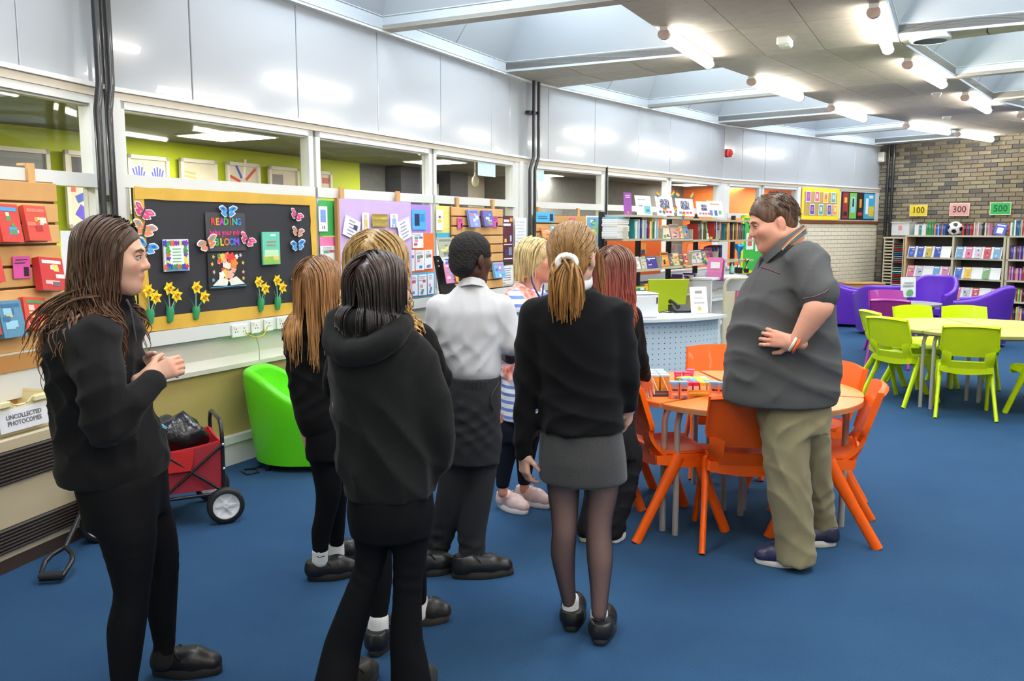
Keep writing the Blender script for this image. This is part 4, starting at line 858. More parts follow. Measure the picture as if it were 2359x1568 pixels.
# ---- storage heater and the tray on it
hv = .26; hm = M('beige_heater_paint', (190, 176, 146), .45, noise=.04, nscale=3); gr = P((58, 48, 44), .5)
ht = thing('storage_heater', 'long beige storage heater with dark brown grilles under the red books', 'heater', mat=A.mat(-1.3, hv, 0)); L_ = 1.75
g = G(); g.box((0, .13, .345), (L_, .26, .57), hm, ch=.008); g.build('casing', ht); g = G(); g.box((0, .13, .04), (L_+.01, .25, .08), P((64, 50, 42), .6)); g.build('plinth', ht)
for z0, z1, n in ((.42, .575, 9), (.10, .215, 7)):
    g = G(); g.box((0, -.002, (z0+z1)/2), (L_-.01, .01, z1-z0), P((34, 28, 26))); g.build('grille_back', ht)
    for i in range(n): g = G(); g.box((0, 0, 0), (L_-.01, .012, (z1-z0)/n*.5), gr, r=Rx(.5)); g.build('grille_slat', ht, Tr(0, -.012, z0+(i+.5)*(z1-z0)/n))
tp = A.hit(60, 1000, hv-.12); tr = thing('paper_tray', 'cream plastic tray labelled UNCOLLECTED PHOTOCOPIES on the heater', 'tray', mat=A.mat(A.hit(60, 985, hv-.02)[0]-.02, hv-.16, .632)); tm = M('cream_plastic', (232, 220, 172), .4)
g = G(); w_, d_, h_ = .42, .28, .17
for s in (-1, 1):
    g.sheet(lambda a, b: Vector(((a-.5)*(w_-.04+.04*b), s*(d_/2-.02+.02*b), .004+h_*b-(.035*math.exp(-((a-.5)/.14)**4) if s < 9 and b > .9 else 0))), 20, 6, .006, tm)
    g.sheet(lambda a, b: Vector((s*(w_/2-.02+.02*b), (a-.5)*(d_-.04+.04*b), .004+h_*b)), 10, 4, .006, tm)
g.box((0, 0, .004), (w_-.04, d_-.04, .008), tm); g.build('tub', tr)
g = G()
for s in (-1, 1): g.box((0, s*(d_/2+.006), h_-.014), (w_+.03, .018, .028), tm, ch=.004) if s > 0 else [g.box((q, s*(d_/2+.006), h_-.014), (w_*.36, .018, .028), tm, ch=.004) for q in (-.145, .145)]; g.box((s*(w_/2+.006), 0, h_-.01), (.022, d_, .02), tm, ch=.004)
g.build('rim', tr)
lb_ = sheet_card('label', None, None, Tr(0.01, -d_/2-.004, .075) @ Rx(-.11), .29, .105, (226, 226, 230), parent=tr); text('UNCOLLECTED\nPHOTOCOPIES', .03, P((110, 112, 120)), lb_, Tr(0, -.003, 0), bold=.0006)
t = thing('black_bag', 'small heap of black cable and bag behind the cream tray', 'bag', mat=A.mat(A.hit(130, 950, .1)[0]-.02, .1, .63)); g = G(); g.ball((0, 0, .05), (.06, .07, .055), M('black_bag_plastic', (26, 26, 30), .3, bump=.6, nscale=18), 14); g.build('bag', t); g = G(); g.tube([(-.06, -.06, .01), (-.02, -.09, .05), (.03, -.09, .02), (.07, -.05, .06)], .006, BLACK, 6); g.build('cable', t)
# ---- red folding wagon
wr = M('red_canvas', (170, 44, 58), .75, noise=.08, nscale=12, bump=.15); wr2 = M('red_canvas_inside', (196, 28, 30), .75, noise=.06, nscale=10, bump=.12); tubm = P((30, 30, 33), .35)
p1, p2 = Vector((-2.10, 4.35, 0)), Vector((-1.62, 4.82, 0)); wx = (p2-p1).normalized(); wc_ = (p1+p2)/2; ang = math.atan2(.93, .37)
wg = thing('folding_wagon', 'red canvas folding wagon with a black frame behind the brown-haired girl', 'wagon', mat=Tr(-1.97, 4.66, 0) @ Rz(math.radians(28)))
WLn, WWd = .66, .40
def wall_sheet(g, p0, p1, zt, zb, m, sag=.02, inset=.05):
    p0, p1 = Vector(p0), Vector(p1)
    g.sheet(lambda a, b: Vector((*(p0.lerp(p1, a)*(1-inset*b)), zt-(zt-zb)*b-sag*math.sin(math.pi*a)*(1-b))), 12, 6, .006, m)
cs = [(-WLn/2, -WWd/2), (WLn/2, -WWd/2), (WLn/2, WWd/2), (-WLn/2, WWd/2)]
g = G(); zt, zb = .455, .19
for i in range(4): wall_sheet(g, cs[i], cs[(i+1) % 4], zt, zb, wr, .035 if i % 2 == 0 else .01)
g.build('canvas_outside', wg)
g = G()
for i in range(4): wall_sheet(g, [q*.972 for q in cs[i]], [q*.972 for q in cs[(i+1) % 4]], zt+.004, zb+.02, wr2, .035 if i % 2 == 0 else .01)
g.box((0, 0, .2), (WLn*.93, WWd*.93, .012), wr2); g.build('canvas_inside', wg)
g = G(); g.sheet(lambda a, b: Vector(((a-.5)*.2*(1-.25*b*b)+.08, -WWd/2-.012-.008*b, .425-.11*b)), 8, 5, .006, wr2); g.build('pocket_flap', wg)
g = G()
for i in range(4):
    a, b = cs[i], cs[(i+1) % 4]; g.tube([(*a, .10), (*a, zt+.02)], .011, tubm); g.tube([(a[0], a[1], .165), (b[0], b[1], .165)], .01, tubm)
    if i % 2 == 0:
        o = -.014 if i == 0 else .014; mx = (a[0]+b[0])/2
        for (x0, x1, q0, q1) in ((a[0], mx, .44, .17), (a[0], mx, .17, .44), (mx, b[0], .44, .17), (mx, b[0], .17, .44)): g.tube([(x0, a[1]+o, q0), (x1, a[1]+o, q1)], .008, tubm)
    else: g.tube([(*a, .44), (*b, .17)], .008, tubm); g.tube([(*a, .17), (*b, .44)], .008, tubm)
g.build('frame', wg)
g = G(); x_ = WLn/2; g.tube([(x_, -WWd/2, .44), (x_, -WWd/2, .50), (x_, -WWd/2+.03, .548), (x_, -WWd/2+.08, .565), (x_, WWd/2-.08, .565), (x_, WWd/2-.03, .548), (x_, WWd/2, .50), (x_, WWd/2, .44)], .011, tubm); g.build('push_bar', wg)
g = G(); fl = M('rivet_steel', (200, 200, 204), .25, metal=1)
for x in (-WLn/2, 0, WLn/2):
    for z in (.17, .305, .44): g.ball((x, -WWd/2-.022, z), .009, fl, 8)
g.build('rivets', wg, kind='stuff')
for x in (-WLn/2+.04, WLn/2-.0):
    for s in (-1, 1):
        q = Matrix.Translation((x, s*(WWd/2+.03), .1)) @ Rx(math.pi/2)
        w1 = G(); w1.lathe([(.072, -.022), (.092, -.024), (.10, -.014), (.10, .014), (.092, .024), (.072, .022)], P((28, 28, 30), .6), 26, x=q); o = w1.build('wheel', wg)
        w2 = G()
        for sg in (-1, 1): w2.lathe([(.001, .01*sg), (.014, .016*sg), (.02, .006*sg), (.055, .004*sg), (.068, .018*sg), (.074, .016*sg)], P((232, 232, 236), .35), 24, x=q)
        for k in range(6): a = k*math.pi/3; w2.box((.04*math.cos(a), .04*math.sin(a), 0), (.05, .012, .02), P((232, 232, 236), .35), x=q, r=Rz(a))
        w2.build('hub', o); w3 = G(); w3.tube([(x, s*WWd/2, .2), (x, s*(WWd/2+.004), .1)], .012, tubm); w3.tube([(x, s*(WWd/2-.03), .1), (x, s*(WWd/2+.04), .1)], .008, fl); w3.build('fork', o)
wg_m = wg.matrix_basis; inv = wg_m.inverted(); hd = [inv @ q for q in (Vector((-2.2, 4.42, .26)), Vector((-2.13, 3.98, .10)))]
g = G(); g.tube([hd[0], hd[1]], .012, tubm); e = hd[1]; d = (hd[1]-hd[0]).normalized(); sd = d.cross(Vector((0, 0, 1))).normalized()
loop = [e, e+d*.05+sd*.045, e+d*.10+sd*.06, e+d*.2+sd*.05, e+d*.2-sd*.05, e+d*.10-sd*.06, e+d*.05-sd*.045]
loop = [q if (wg_m @ q).z > .022 else q+Vector((0, 0, .022-(wg_m @ q).z)) for q in loop]
g.tube(loop, .012, tubm, closed=True); ph = g.build('pull_handle', wg); g = G(); g.tube([loop[3], loop[4]], .021, P((24, 24, 26), .7), 12); g.build('grip', ph)
bagm = M('black_bin_bag', (28, 29, 33), .22, bump=.9, nscale=14); g = G(); g.ball((0, 0, .12), (.17, .13, .11), bagm, 24)
g.v = [(x*(1+.12*math.sin(29*z+15*y)), y*(1+.12*math.sin(31*x+3)), z+.03*math.sin(37*x)*math.cos(33*y)) for x, y, z in g.v]
bb = g.build('plastic_bag', mat=wg_m @ Tr(.12, .02, .345)); tag(bb, 'crumpled black plastic bag lying in the red wagon', 'bag'); g = G(); g.box((-.05, -.09, .185), (.07, .05, .012), P((120, 190, 220), .3), r=Ry(.5)); g.box((-.10, -.07, .165), (.09, .06, .01), P((170, 180, 200), .3), r=Ry(-.3) @ Rx(.4)); g.build('wrapper', bb)
g = G(); g.tube([(-1.80, 5.62, .006), (-1.74, 5.55, .006), (-1.68, 5.60, .006), (-1.72, 5.68, .006), (-1.79, 5.66, .006), (-1.70, 5.74, .006)], .006, BLACK, 6); tag(g.build('floor_cable'), 'black cable coiled on the carpet beside the green armchair', 'cable')
# ---- leaflet rack beside the boy
u, z, a, b = rect(B, 1003, 545, 1070, 690, .5)
rk = thing('leaflet_rack', 'sloping black leaflet rack between the drawings and the boy', 'rack', mat=B.mat(B.hit(1040, 620, .45)[0], .45, 0)); g = G()
q_ = [rk.matrix_basis.inverted() @ B.pt(B.hit(x, y, .45)[0], .45, B.hit(x, y, .45)[1]) for x, y in ((1000, 590), (1011, 589), (1053, 668), (1022, 720))]
g.add([p+Vector((0, d, 0)) for d in (-.01, .01) for p in q_], [(3, 2, 1, 0), (4, 5, 6, 7)]+[(i, (i+1) % 4, 4+(i+1) % 4, 4+i) for i in range(4)], BLACK); g.build('side_panel', rk)
g = G()
for x, y in ((1009, 601), (1011, 613)): u_, z_ = B.hit(x, y, .462); g.ball(tuple(rk.matrix_basis.inverted() @ B.pt(u_, .462, z_)), .008, P((190, 190, 194), .25), 8)
g.build('bolts', rk, kind='stuff')
g = G(); g.box((.12, .14, .5), (.2, .03, 1.0), P((36, 36, 40))); g.box((.02, .05, .02), (.46, .4, .04), P((36, 36, 40))); g.build('stand', rk)
for k in range(2): g = G(); g.tube([(-.1, 0, 1.1+.2*k), (.25, .02, 1.1+.2*k)], .005, P((30, 30, 34)), 6); g.build('tier', rk)
rm = rk.matrix_basis
for k, (px, c, l, pal) in enumerate((((1010, 547, 1044, 592), (170, 176, 150), 'grey and yellow framed booklet at the top of the leaflet rack', [(226, 216, 120), (120, 126, 130)]), ((1022, 594, 1046, 612), (226, 230, 236), 'white slip with a blue badge in the leaflet rack', [(60, 90, 190)]), ((1025, 606, 1050, 652), (216, 130, 170), 'pink and blue magazine in the leaflet rack', [(110, 170, 220), (240, 120, 110), (240, 200, 220)]), ((1048, 612, 1066, 648), (240, 170, 60), 'orange and green magazine in the leaflet rack', [(120, 180, 80), (240, 210, 90), (220, 90, 70)]))):
    card_px('leaflet', l, 'leaflet', B, px, .47+.02*k, c, cover(40+k, pal, 6), lean=-.2, th=.006)
# ---- metal book shelves behind the desk
sh_m = M('cream_shelf_steel', (196, 190, 168), .4); SV = .92
sx0 = Cw.hit(1414, 520, SV)[0]; sh = thing('metal_bookshelf', 'open metal book shelves with black posts behind the reception desk', 'shelf', mat=Cw.mat(sx0, SV, 0))
posts = [0]+[Cw.hit(x, 560, SV)[0]-sx0 for x in (1497, 1567, 1628, 1712)]
for x in posts: g = G(); g.box((x, .16, .9), (.05, .05, 1.8), P((24, 23, 24), .4)); g.box((x, .02, .03), (.05, .34, .06), P((24, 23, 24), .4)); g.build('post', sh)
levels = [1.765, 1.50, 1.15, .80]; shelf_z = {}
for i in range(4):
    a_, b_ = posts[i]+.03, posts[i+1]+.02
    for k, z in enumerate(levels):
        z2 = z-.012*i if k < 2 else z+.012*i; shelf_z[i, k] = z2
        g = G(); g.box(((a_+b_)/2, 0, z2-.012), (b_-a_-.006, .32, .024), sh_m); g.build('shelf', sh)
        if k > 0:
            g = G()
            for x in (a_+.008,): g.box((x, 0, z2+.06), (.012, .3, .14), sh_m)
            g.build('bracket', sh)
shm = sh.matrix_basis
def on_shelf(x, y, z): return shm @ Tr(x, y, z)
def sx(px, py=520): return Cw.hit(px, py, SV+.1)[0]-sx0
BC_ = {'white': (236, 236, 230), 'blue': (50, 84, 160), 'teal': (40, 140, 140), 'red': (180, 50, 48), 'purple': (96, 50, 140), 'yellow': (240, 206, 40), 'green': (60, 150, 80), 'black': (36, 36, 40), 'grey': (140, 142, 146), 'orange': (240, 140, 40), 'pale blue': (150, 190, 220), 'pink': (230, 150, 180), 'brown': (120, 80, 54), 'cream': (226, 216, 190)}
ORD = ['first', 'second', 'third', 'fourth', 'fifth', 'sixth', 'seventh', 'eighth', 'ninth', 'tenth', 'eleventh', 'twelfth', 'thirteenth', 'fourteenth', 'fifteenth', 'sixteenth', 'seventeenth', 'eighteenth', 'nineteenth', 'twentieth']+['%d-th' % i for i in range(21, 60)]
pages_m = P((236, 230, 214))
def spine_book(mat, th, h, d, rgb, label, group):
    g = G(); c = P(rgb, .45)
    g.box((-th/2+.001, 0, h/2), (.002, d, h), c); g.box((th/2-.001, 0, h/2), (.002, d, h), c); g.box((0, -d/2+.001, h/2), (th, .002, h), c); g.box((0, .003, h/2), (th-.004, d-.008, h-.008), pages_m)
    g.box((0, -d/2-.0006, h*.7), (th*.6, .001, h*.25), P(tuple(min(255, int(v*.6+100)) for v in rgb)))
    o = g.build('book', mat=mat); return tag(o, label, 'book', group)
rb = random.Random(9)
def row(place, x0, x1, z, names, where, group, d=.15, hmin=.17, hmax=.22, thk=(.018, .03)):
    x = x0; k = 0
    while x < x1-.012:
        th = rb.uniform(*thk); n = names[k % len(names)]; h = rb.uniform(hmin, hmax)
        spine_book(place(x+th/2, rb.uniform(-.01, .01), z), th-.0015, h, d, BC_[n], '%s book, %s from left %s' % (n, ORD[k], where), group); x += th; k += 1
S2 = 'spine-out books on the metal shelves'
row(lambda x, y, z: on_shelf(x, -.05+y, z), sx(1455), sx(1514), shelf_z[0, 1]+.001, ['teal', 'white', 'white', 'pale blue', 'white', 'blue', 'black', 'cream', 'white', 'pale blue', 'purple', 'blue', 'red', 'white', 'yellow', 'yellow'], 'left on the second metal shelf', S2, thk=(.02, .034), hmin=.19, hmax=.25)
row(lambda x, y, z: on_shelf(x, -.05+y, z), sx(1604), sx(1623), shelf_z[2, 1]+.001, ['red', 'teal', 'brown', 'green', 'white'], 'on the third bay of the second metal shelf', S2, hmin=.19, hmax=.24)
row(lambda x, y, z: on_shelf(x, -.05+y, z), sx(1641), sx(1660), shelf_z[2, 1]+.001, ['red', 'black', 'white', 'pale blue', 'blue'], 'right in third bay of second metal shelf', S2, hmin=.2, hmax=.25)
row(lambda x, y, z: on_shelf(x, -.05+y, z), sx(1664), sx(1712), shelf_z[3, 1]+.001, ['teal', 'teal', 'brown', 'orange', 'cream', 'black', 'yellow', 'grey', 'purple', 'yellow', 'black', 'green', 'yellow'], 'in last bay of second metal shelf', S2, hmin=.19, hmax=.24)
row(lambda x, y, z: on_shelf(x, .02+y, z), sx(1580), sx(1616), shelf_z[2, 3]+.001, ['purple', 'purple', 'white', 'pink', 'purple', 'white', 'blue'], 'on the low shelf behind the green office chair', S2)
row(lambda x, y, z: on_shelf(x, .02+y, z), sx(1655), sx(1672), shelf_z[3, 2]+.001, ['blue', 'black', 'black', 'red', 'blue'], 'dark group at the right end of the third metal shelf', S2)
for k, (p, l) in enumerate(((1430, 'upper'), (1440, 'lower'))):
    g = G(); 
    for i in range(12): g.box((rb.uniform(-.006, .006), rb.uniform(-.005, .005), .012+.022*i*.9), (.24, .2, .018), P((238, 238, 236) if i < 11 else (110, 190, 220)))
    if k == 0: tag(g.build('paper_stack', mat=on_shelf(sx(1436), 0, shelf_z[0, 1]+.0)), 'tall pile of white paper at the left end of the metal shelf', 'paper stack')
def face_book(px, k, i, rgb, label, pal, seed, lean=-.25, group='face-out books on the metal shelves', name='book', cat='book', text_=None):
    x0, x1 = sx(px[0], px[2]), sx(px[1], px[2]); h = abs(px[3]-px[2])*Cw.pt(sx0+x0, SV).y/2000; z = shelf_z[i, k]
    m = on_shelf((x0+x1)/2, -.1, z+.003) @ Rx(lean) @ Tr(0, 0, h/2); t = thing(name, label, cat, mat=m, group=group); a, b = abs(x1-x0)-.005, h; th = .016
    g = G(); g.box((0, -th/2, 0), (a, .002, b), Paper(rgb)); g.box((0, th/2, 0), (a, .002, b), Paper(rgb)); g.box((-a/2+.001, 0, 0), (.002, th, b), Paper(rgb)); g.build('cover', t); g = G(); g.box((0, 0, 0), (a-.004, th-.003, b-.006), pages_m); g.build('pages', t)
    g = G()
    for n, q in enumerate(cover(seed, pal, 5)(a, b)): g.box((q[0], -th/2-.0014-.00006*n, q[1]), (q[2], .0012, q[3]), Paper(q[4]))
    g.build('print', t)
vp = [(240, 230, 200), (60, 70, 110), (230, 120, 80), (110, 170, 120), (236, 200, 90)]
for j, (px, k, i, c, l, pal) in enumerate([((1527, 1545, 515, 547), 1, 1, (236, 232, 210), 'pale cover leaning alone left in the second bay', vp), ((1547, 1569, 513, 547), 1, 1, (214, 170, 170), 'cover of pictures in the second bay of the second shelf', vp), ((1565, 1576, 516, 545), 1, 1, (236, 214, 160), 'narrow yellowish cover in the second bay', vp), ((1574, 1588, 516, 546), 1, 1, (120, 160, 210), 'light blue cover at the right of the second bay', vp),
    ((1624, 1634, 516, 545), 1, 2, (238, 238, 236), 'white cover leaning among spines in the third bay', [(180, 60, 60), (200, 200, 200)]),
    ((1441, 1452, 582, 613), 2, 0, (240, 234, 226), 'white cover with a smiling face, leftmost on the third shelf', [(210, 160, 130), (120, 80, 60), (230, 200, 180)]), ((1453, 1465, 582, 613), 2, 0, (238, 226, 216), 'second white cover with a face on the third shelf', [(210, 160, 130), (120, 80, 60)]), ((1464, 1476, 583, 612), 2, 0, (240, 240, 238), 'plain white cover on the third shelf', [(210, 210, 210), (190, 180, 190)]), ((1479, 1491, 584, 612), 2, 0, (216, 214, 200), 'cover with a grey green portrait on the third shelf', [(120, 130, 110), (180, 170, 140)]), ((1491, 1515, 586, 612), 2, 0, (74, 60, 170), 'purple blue cover at the end of the first bay', [(240, 240, 250), (40, 40, 110)]),
    ((1525, 1544, 577, 610), 2, 1, (244, 150, 40), 'orange cover with a dark figure in the second bay', [(50, 40, 40), (250, 200, 90)]), ((1542, 1556, 580, 609), 2, 1, (110, 104, 120), 'dark grey cover beside the orange one', [(230, 210, 140), (60, 60, 90)]), ((1552, 1568, 579, 608), 2, 1, (214, 210, 150), 'pale yellow cover in the second bay of the third shelf', vp), ((1565, 1578, 580, 608), 2, 1, (90, 84, 100), 'dark cover second from the right in the second bay', vp), ((1577, 1593, 579, 606), 2, 1, (226, 120, 110), 'salmon cover at the right of the second bay', [(250, 220, 200), (190, 60, 60)]),
    ((1592, 1606, 576, 605), 2, 2, (220, 214, 226), 'pale cover left in the third bay of the third shelf', vp), ((1603, 1620, 574, 604), 2, 2, (236, 230, 220), 'white cover with coloured spots in the third bay', [(220, 90, 80), (90, 160, 200), (110, 170, 90)]), ((1618, 1630, 573, 601), 2, 2, (120, 150, 150), 'grey green cover in the third bay', vp), ((1630, 1645, 568, 602), 2, 2, (170, 60, 100), 'crimson cover at the right of the third bay', vp),
    ((1466, 1494, 640, 672), 3, 0, (44, 130, 84), 'green book with a yellow badge on the lowest visible shelf', [(230, 214, 60), (240, 240, 240)]), ((1491, 1515, 637, 671), 3, 0, (244, 184, 40), 'yellow book beside the green one on the lowest visible shelf', [(250, 230, 150), (220, 140, 30)]), ((1452, 1468, 652, 672), 3, 0, (180, 130, 120), 'small reddish book left of the green one', vp)]):
    face_book(px, k, i, c, l, pal, 60+j)
def stand_card(px, rgb, label, dec, lines=(), lean=-.18, roll=0, name='display_card', z=None):
    x0, x1 = sx(px[0], px[1]), sx(px[2], px[1]); yb = Cw.pt(sx0+x0, SV).y; h = (px[3]-px[1])*yb/2000; a = abs(x1-x0)
    m = on_shelf((x0+x1)/2, -.08, levels[0]+.002) @ Rx(lean) @ Tr(0, 0, h/2) @ Ry(roll)
    o = sheet_card(name, label, 'sign', m, a, h, rgb, dec(a, h) if dec else ())
    for s, sz, zz, c in lines: text(s, sz, P(c), o, Tr(0, -.004, zz*h), bold=.0016, sx=.62)
dots = lambda a, b: [(-a*.3, -b*.3, a*.14, b*.12, (70, 130, 210)), (-a*.1, -b*.3, a*.14, b*.12, (220, 70, 70)), (a*.1, -b*.3, a*.14, b*.12, (200, 80, 140)), (a*.29, -b*.3, a*.14, b*.12, (220, 70, 60))]
NAVY = (40, 56, 110)
stand_card((1442, 438, 1460, 488), (160, 80, 180), 'narrow purple bookmark card on top of the metal shelves', lambda a, b: [(0, b*.36, a*.6, b*.04, (236, 220, 240)), (0, b*.28, a*.6, b*.04, (236, 220, 240)), (0, -b*.4, a*.25, b*.08, (240, 180, 60))], lean=-.05)
stand_card((1472, 444, 1508, 489), (236, 242, 242), 'white sheet with a teal panel on top of the metal shelves', lambda a, b: [(-a*.1, b*.3, a*.5, b*.04, (150, 180, 190)), (a*.2, -b*.22, a*.4, b*.4, (110, 190, 200)), (-a*.2, -b*.02, a*.25, b*.08, (160, 160, 160)), (a*.22, -b*.26, a*.2, b*.12, (60, 130, 150))])
stand_card((1519, 447, 1558, 491), (238, 240, 244), 'HEALTH & WELLBEING sheet framed by rainbow hearts, left of three', dots, [('HEALTH &', .078, .22, NAVY), ('WELLBEING', .070, -.02, NAVY)])
stand_card((1565, 450, 1605, 491), (238, 240, 244), 'HEALTH & WELLBEING sheet in the middle of three', dots, [('HEALTH &', .078, .22, NAVY), ('WELLBEING', .070, -.02, NAVY)])
stand_card((1612, 458, 1645, 493), (236, 238, 242), 'smaller HEALTH & WELLBEING sheet partly covered on the right', dots, [('HEALTH &', .052, .2, NAVY), ('WELLBEING', .05, -.02, NAVY)])
stand_card((1637, 456, 1672, 493), (240, 242, 244), 'white sheet with small book pictures at the right end of the top shelf', lambda a, b: [(0, b*.3, a*.6, b*.08, (240, 150, 110)), (-a*.3, -b*.25, a*.18, b*.34, (90, 130, 190)), (0, -b*.25, a*.18, b*.34, (70, 100, 170)), (a*.28, -b*.22, a*.18, b*.24, (120, 180, 140))])
def heart(px, py, s, label, off=.12, rot=0):
    u, z = Cw.hit(px, py, SV+off); g = G()
    cols = [(228, 50, 50), (244, 140, 40), (248, 220, 50), (70, 180, 80), (60, 110, 210), (130, 60, 170)]
    pts = []
    for i in range(24):
        t_ = 2*math.pi*i/24; x = 16*math.sin(t_)**3; y = 13*math.cos(t_)-5*math.cos(2*t_)-2*math.cos(3*t_)-math.cos(4*t_); pts.append((x/17, y/17))
    xs = lambda lo, hi: [(max(lo, min(hi, y)), x) for x, y in pts]
    for k in range(6):
        hi, lo = .75-k*.29, .75-(k+1)*.29
        q = [(x, min(hi, max(lo, y))) for x, y in pts]; n = len(q); g.add([(x*s, -.002 if f else .002, y*s) for f in (1, 0) for x, y in q], [tuple(range(n))[::-1], tuple(range(n, 2*n))]+[(i, (i+1) % n, n+(i+1) % n, n+i) for i in range(n)], Paper(cols[k]))
    tag(g.build('rainbow_heart', mat=Cw.mat(u, SV+off, z) @ Ry(rot)), label, 'rainbow heart', 'paper rainbow hearts on the metal shelves')
for px, py, s, l, r in ((1516, 447, .045, 'rainbow heart at the top left of the left health sheet', .3), (1550, 446, .05, 'rainbow heart between the two big health sheets, left one', -.5), (1561, 449, .05, 'rainbow heart between the two big health sheets, right one', .2), (1594, 450, .05, 'rainbow heart at the top right of the middle health sheet', -.6), (1531, 485, .045, 'rainbow heart at the bottom left of the left health sheet', .2), (1557, 482, .045, 'rainbow heart at the bottom right of the left health sheet', -.4), (1575, 495, .048, 'rainbow heart hanging from the edge of the top shelf', 0), (1638, 549, .045, 'rainbow heart hanging from the edge of the second shelf', 0), (1578, 611, .045, 'rainbow heart hanging from the edge of the third shelf', 0), (1629, 600, .07, 'largest rainbow heart, lying by the books near the desk', .5)): heart(px, py, s, l, .17 if py > 490 else .13, r)
# ---- reception desk
dk_w = M('desk_white', (228, 230, 232), .35); dk_g = M('pale_grey_laminate', (216, 220, 224), .3)
DC = Vector((1.1, 9.6)); DR = 1.37
dk = thing('reception_desk', 'curved pale grey reception desk with a perforated front panel', 'desk', (DC.x, DC.y, 0))
arc = lambda r, d: (r*math.cos(math.radians(d)), r*math.sin(math.radians(d)))
D0, D1, ND = -165, -38, 36
g = G(); poly = [arc(DR, D0+(D1-D0)*i/ND) for i in range(ND+1)]+[arc(DR-.66, D1-(D1-D0)*i/ND) for i in range(ND+1)]; g.prism(poly, .72, .75, dk_g); g.build('worktop', dk)
g = G(); perf = M('perforated_panel', (196, 212, 224), .4); g.sheet(lambda a, b: Vector((*arc(DR-.1, D0+(D1-D0)*a), .08+.63*b)), ND, 2, .02, perf); pn_ = g.build('front_panel', dk)
g = G()
for i in range(46):
    for j in range(11):
        d = D0+(D1-D0)*(i+.5)/46
        if d < -105: continue
        x, y = arc(DR-.0885, d); q = Tr(x, y, .14+.052*j) @ Rz(math.radians(d)) @ Ry(math.pi/2); g.add([(.006*math.cos(k*1.0472), .006*math.sin(k*1.0472), 0) for k in range(6)], [tuple(range(6))], P((70, 84, 100)), x=q)
g.build('perforations', pn_, kind='stuff')
for d in (D1+.5, -101): g = G(); x, y = arc(DR-.12, d); g.box((x, y, .36), (.06, .06, .72), dk_w, r=math.radians(d)); g.build('upright', dk)
hc = thing('high_counter', 'white high counter with open shelves beside the reception desk', 'counter', mat=Matrix.Translation((at_z(1640, 641, 1.0).x, at_z(1640, 641, 1.0).y, 0)) @ Rz(math.pi/2-math.radians(38)))
g = G(); g.box((.5, .13, .99), (1.06, .30, .03), dk_w, ch=.004); g.build('top', hc)
g = G(); g.box((0, .13, .49), (.03, .26, .98), dk_w); g.box((1.0, .13, .49), (.03, .26, .98), dk_w); g.box((.5, .25, .49), (1.0, .02, .98), dk_w); g.box((.5, .13, .05), (1, .26, .1), dk_w); g.build('carcass', hc)
g = G(); g.box((.5, .13, .40), (.97, .24, .02), dk_w); g.build('shelf', hc); g = G(); g.box((.5, .13, .72), (.97, .24, .02), dk_w); g.build('shelf', hc)
bt = thing('book_trolley', 'cream steel book trolley with rounded ends behind the man', 'trolley', mat=Matrix.Translation((2.44, 9.95, 0)) @ Rz(-.1)); cm = M('cream_trolley_steel', (214, 206, 176), .4)
g = G(); g.tube([(0, 0, .1), (0, 0, .97), (.02, 0, 1.02), (.06, 0, 1.05), (.5, 0, 1.05), (.54, 0, 1.02), (.56, 0, .97), (.56, 0, .1)], .02, cm, 10); g.build('end_frame', bt); g = G(); g.box((.28, 0, .5), (.54, .02, .8), cm); g.build('end_panel', bt)
g = G(); g.box((.28, .4, .2), (.54, .8, .02), cm); g.build('shelf', bt); g = G(); g.box((.28, .4, .55), (.54, .8, .02), cm); g.build('shelf', bt)
for x in (.03, .53):
    g = G(); g.lathe([(.001, -.015), (.04, -.015), (.045, 0), (.04, .015), (.001, .015)], P((40, 40, 42)), 14, x=Tr(x, 0, .045) @ Ry(math.pi/2)); g.box((x, 0, .08), (.02, .03, .05), P((90, 90, 90))); g.build('castor', bt)
sheet_card('pink_poster', 'bright pink poster with a border on the end of the book trolley', 'poster', bt.matrix_basis @ Tr(.33, -.018, .66), .42, .5, (240, 116, 166), [(0, .13, .16, .1, (230, 130, 80))]+scribble(7, .36, .3, (190, 70, 120), .1, -.7, seed=2), border=(.012, (200, 70, 130)))
# trophies and oddments on the counter
hcm = hc.matrix_basis; cup_m = M('silver_cup', (206, 210, 216), .12, metal=1); blue_m = M('blue_enamel', (30, 150, 226), .15, metal=.4)
def cpos(px, py, z=1.006, y=None):
    p = at_z(px, py, z); return Matrix.Translation((p.x, p.y, z))
t = thing('trophy_cup', 'tall silver and blue trophy cup on the high counter', 'trophy', mat=cpos(1701, 629)); g = G(); g.box((0, 0, .04), (.09, .09, .08), BLACK, ch=.006); g.build('plinth', t)
g = G(); g.lathe([(.035, .08), (.02, .1), (.01, .14), (.014, .17), (.008, .2)], cup_m, 18); g.build('stem', t); g = G(); g.lathe([(.008, .19), (.02, .22), (.024, .3), (.06, .34), (.068, .40), (.064, .40), (.05, .34)], blue_m, 20); g.build('bowl', t)
t = thing('trophy_cup', 'smaller gold trophy cup right of the blue one', 'trophy', mat=cpos(1719, 628)); g = G(); g.box((0, 0, .03), (.06, .06, .06), BLACK, ch=.004); g.build('plinth', t); g = G(); g.lathe([(.02, .06), (.008, .1), (.012, .13), (.03, .16), (.034, .2), (.03, .2), (.01, .14)], M('gold_cup', (214, 184, 120), .2, metal=1), 16); g.build('bowl', t)
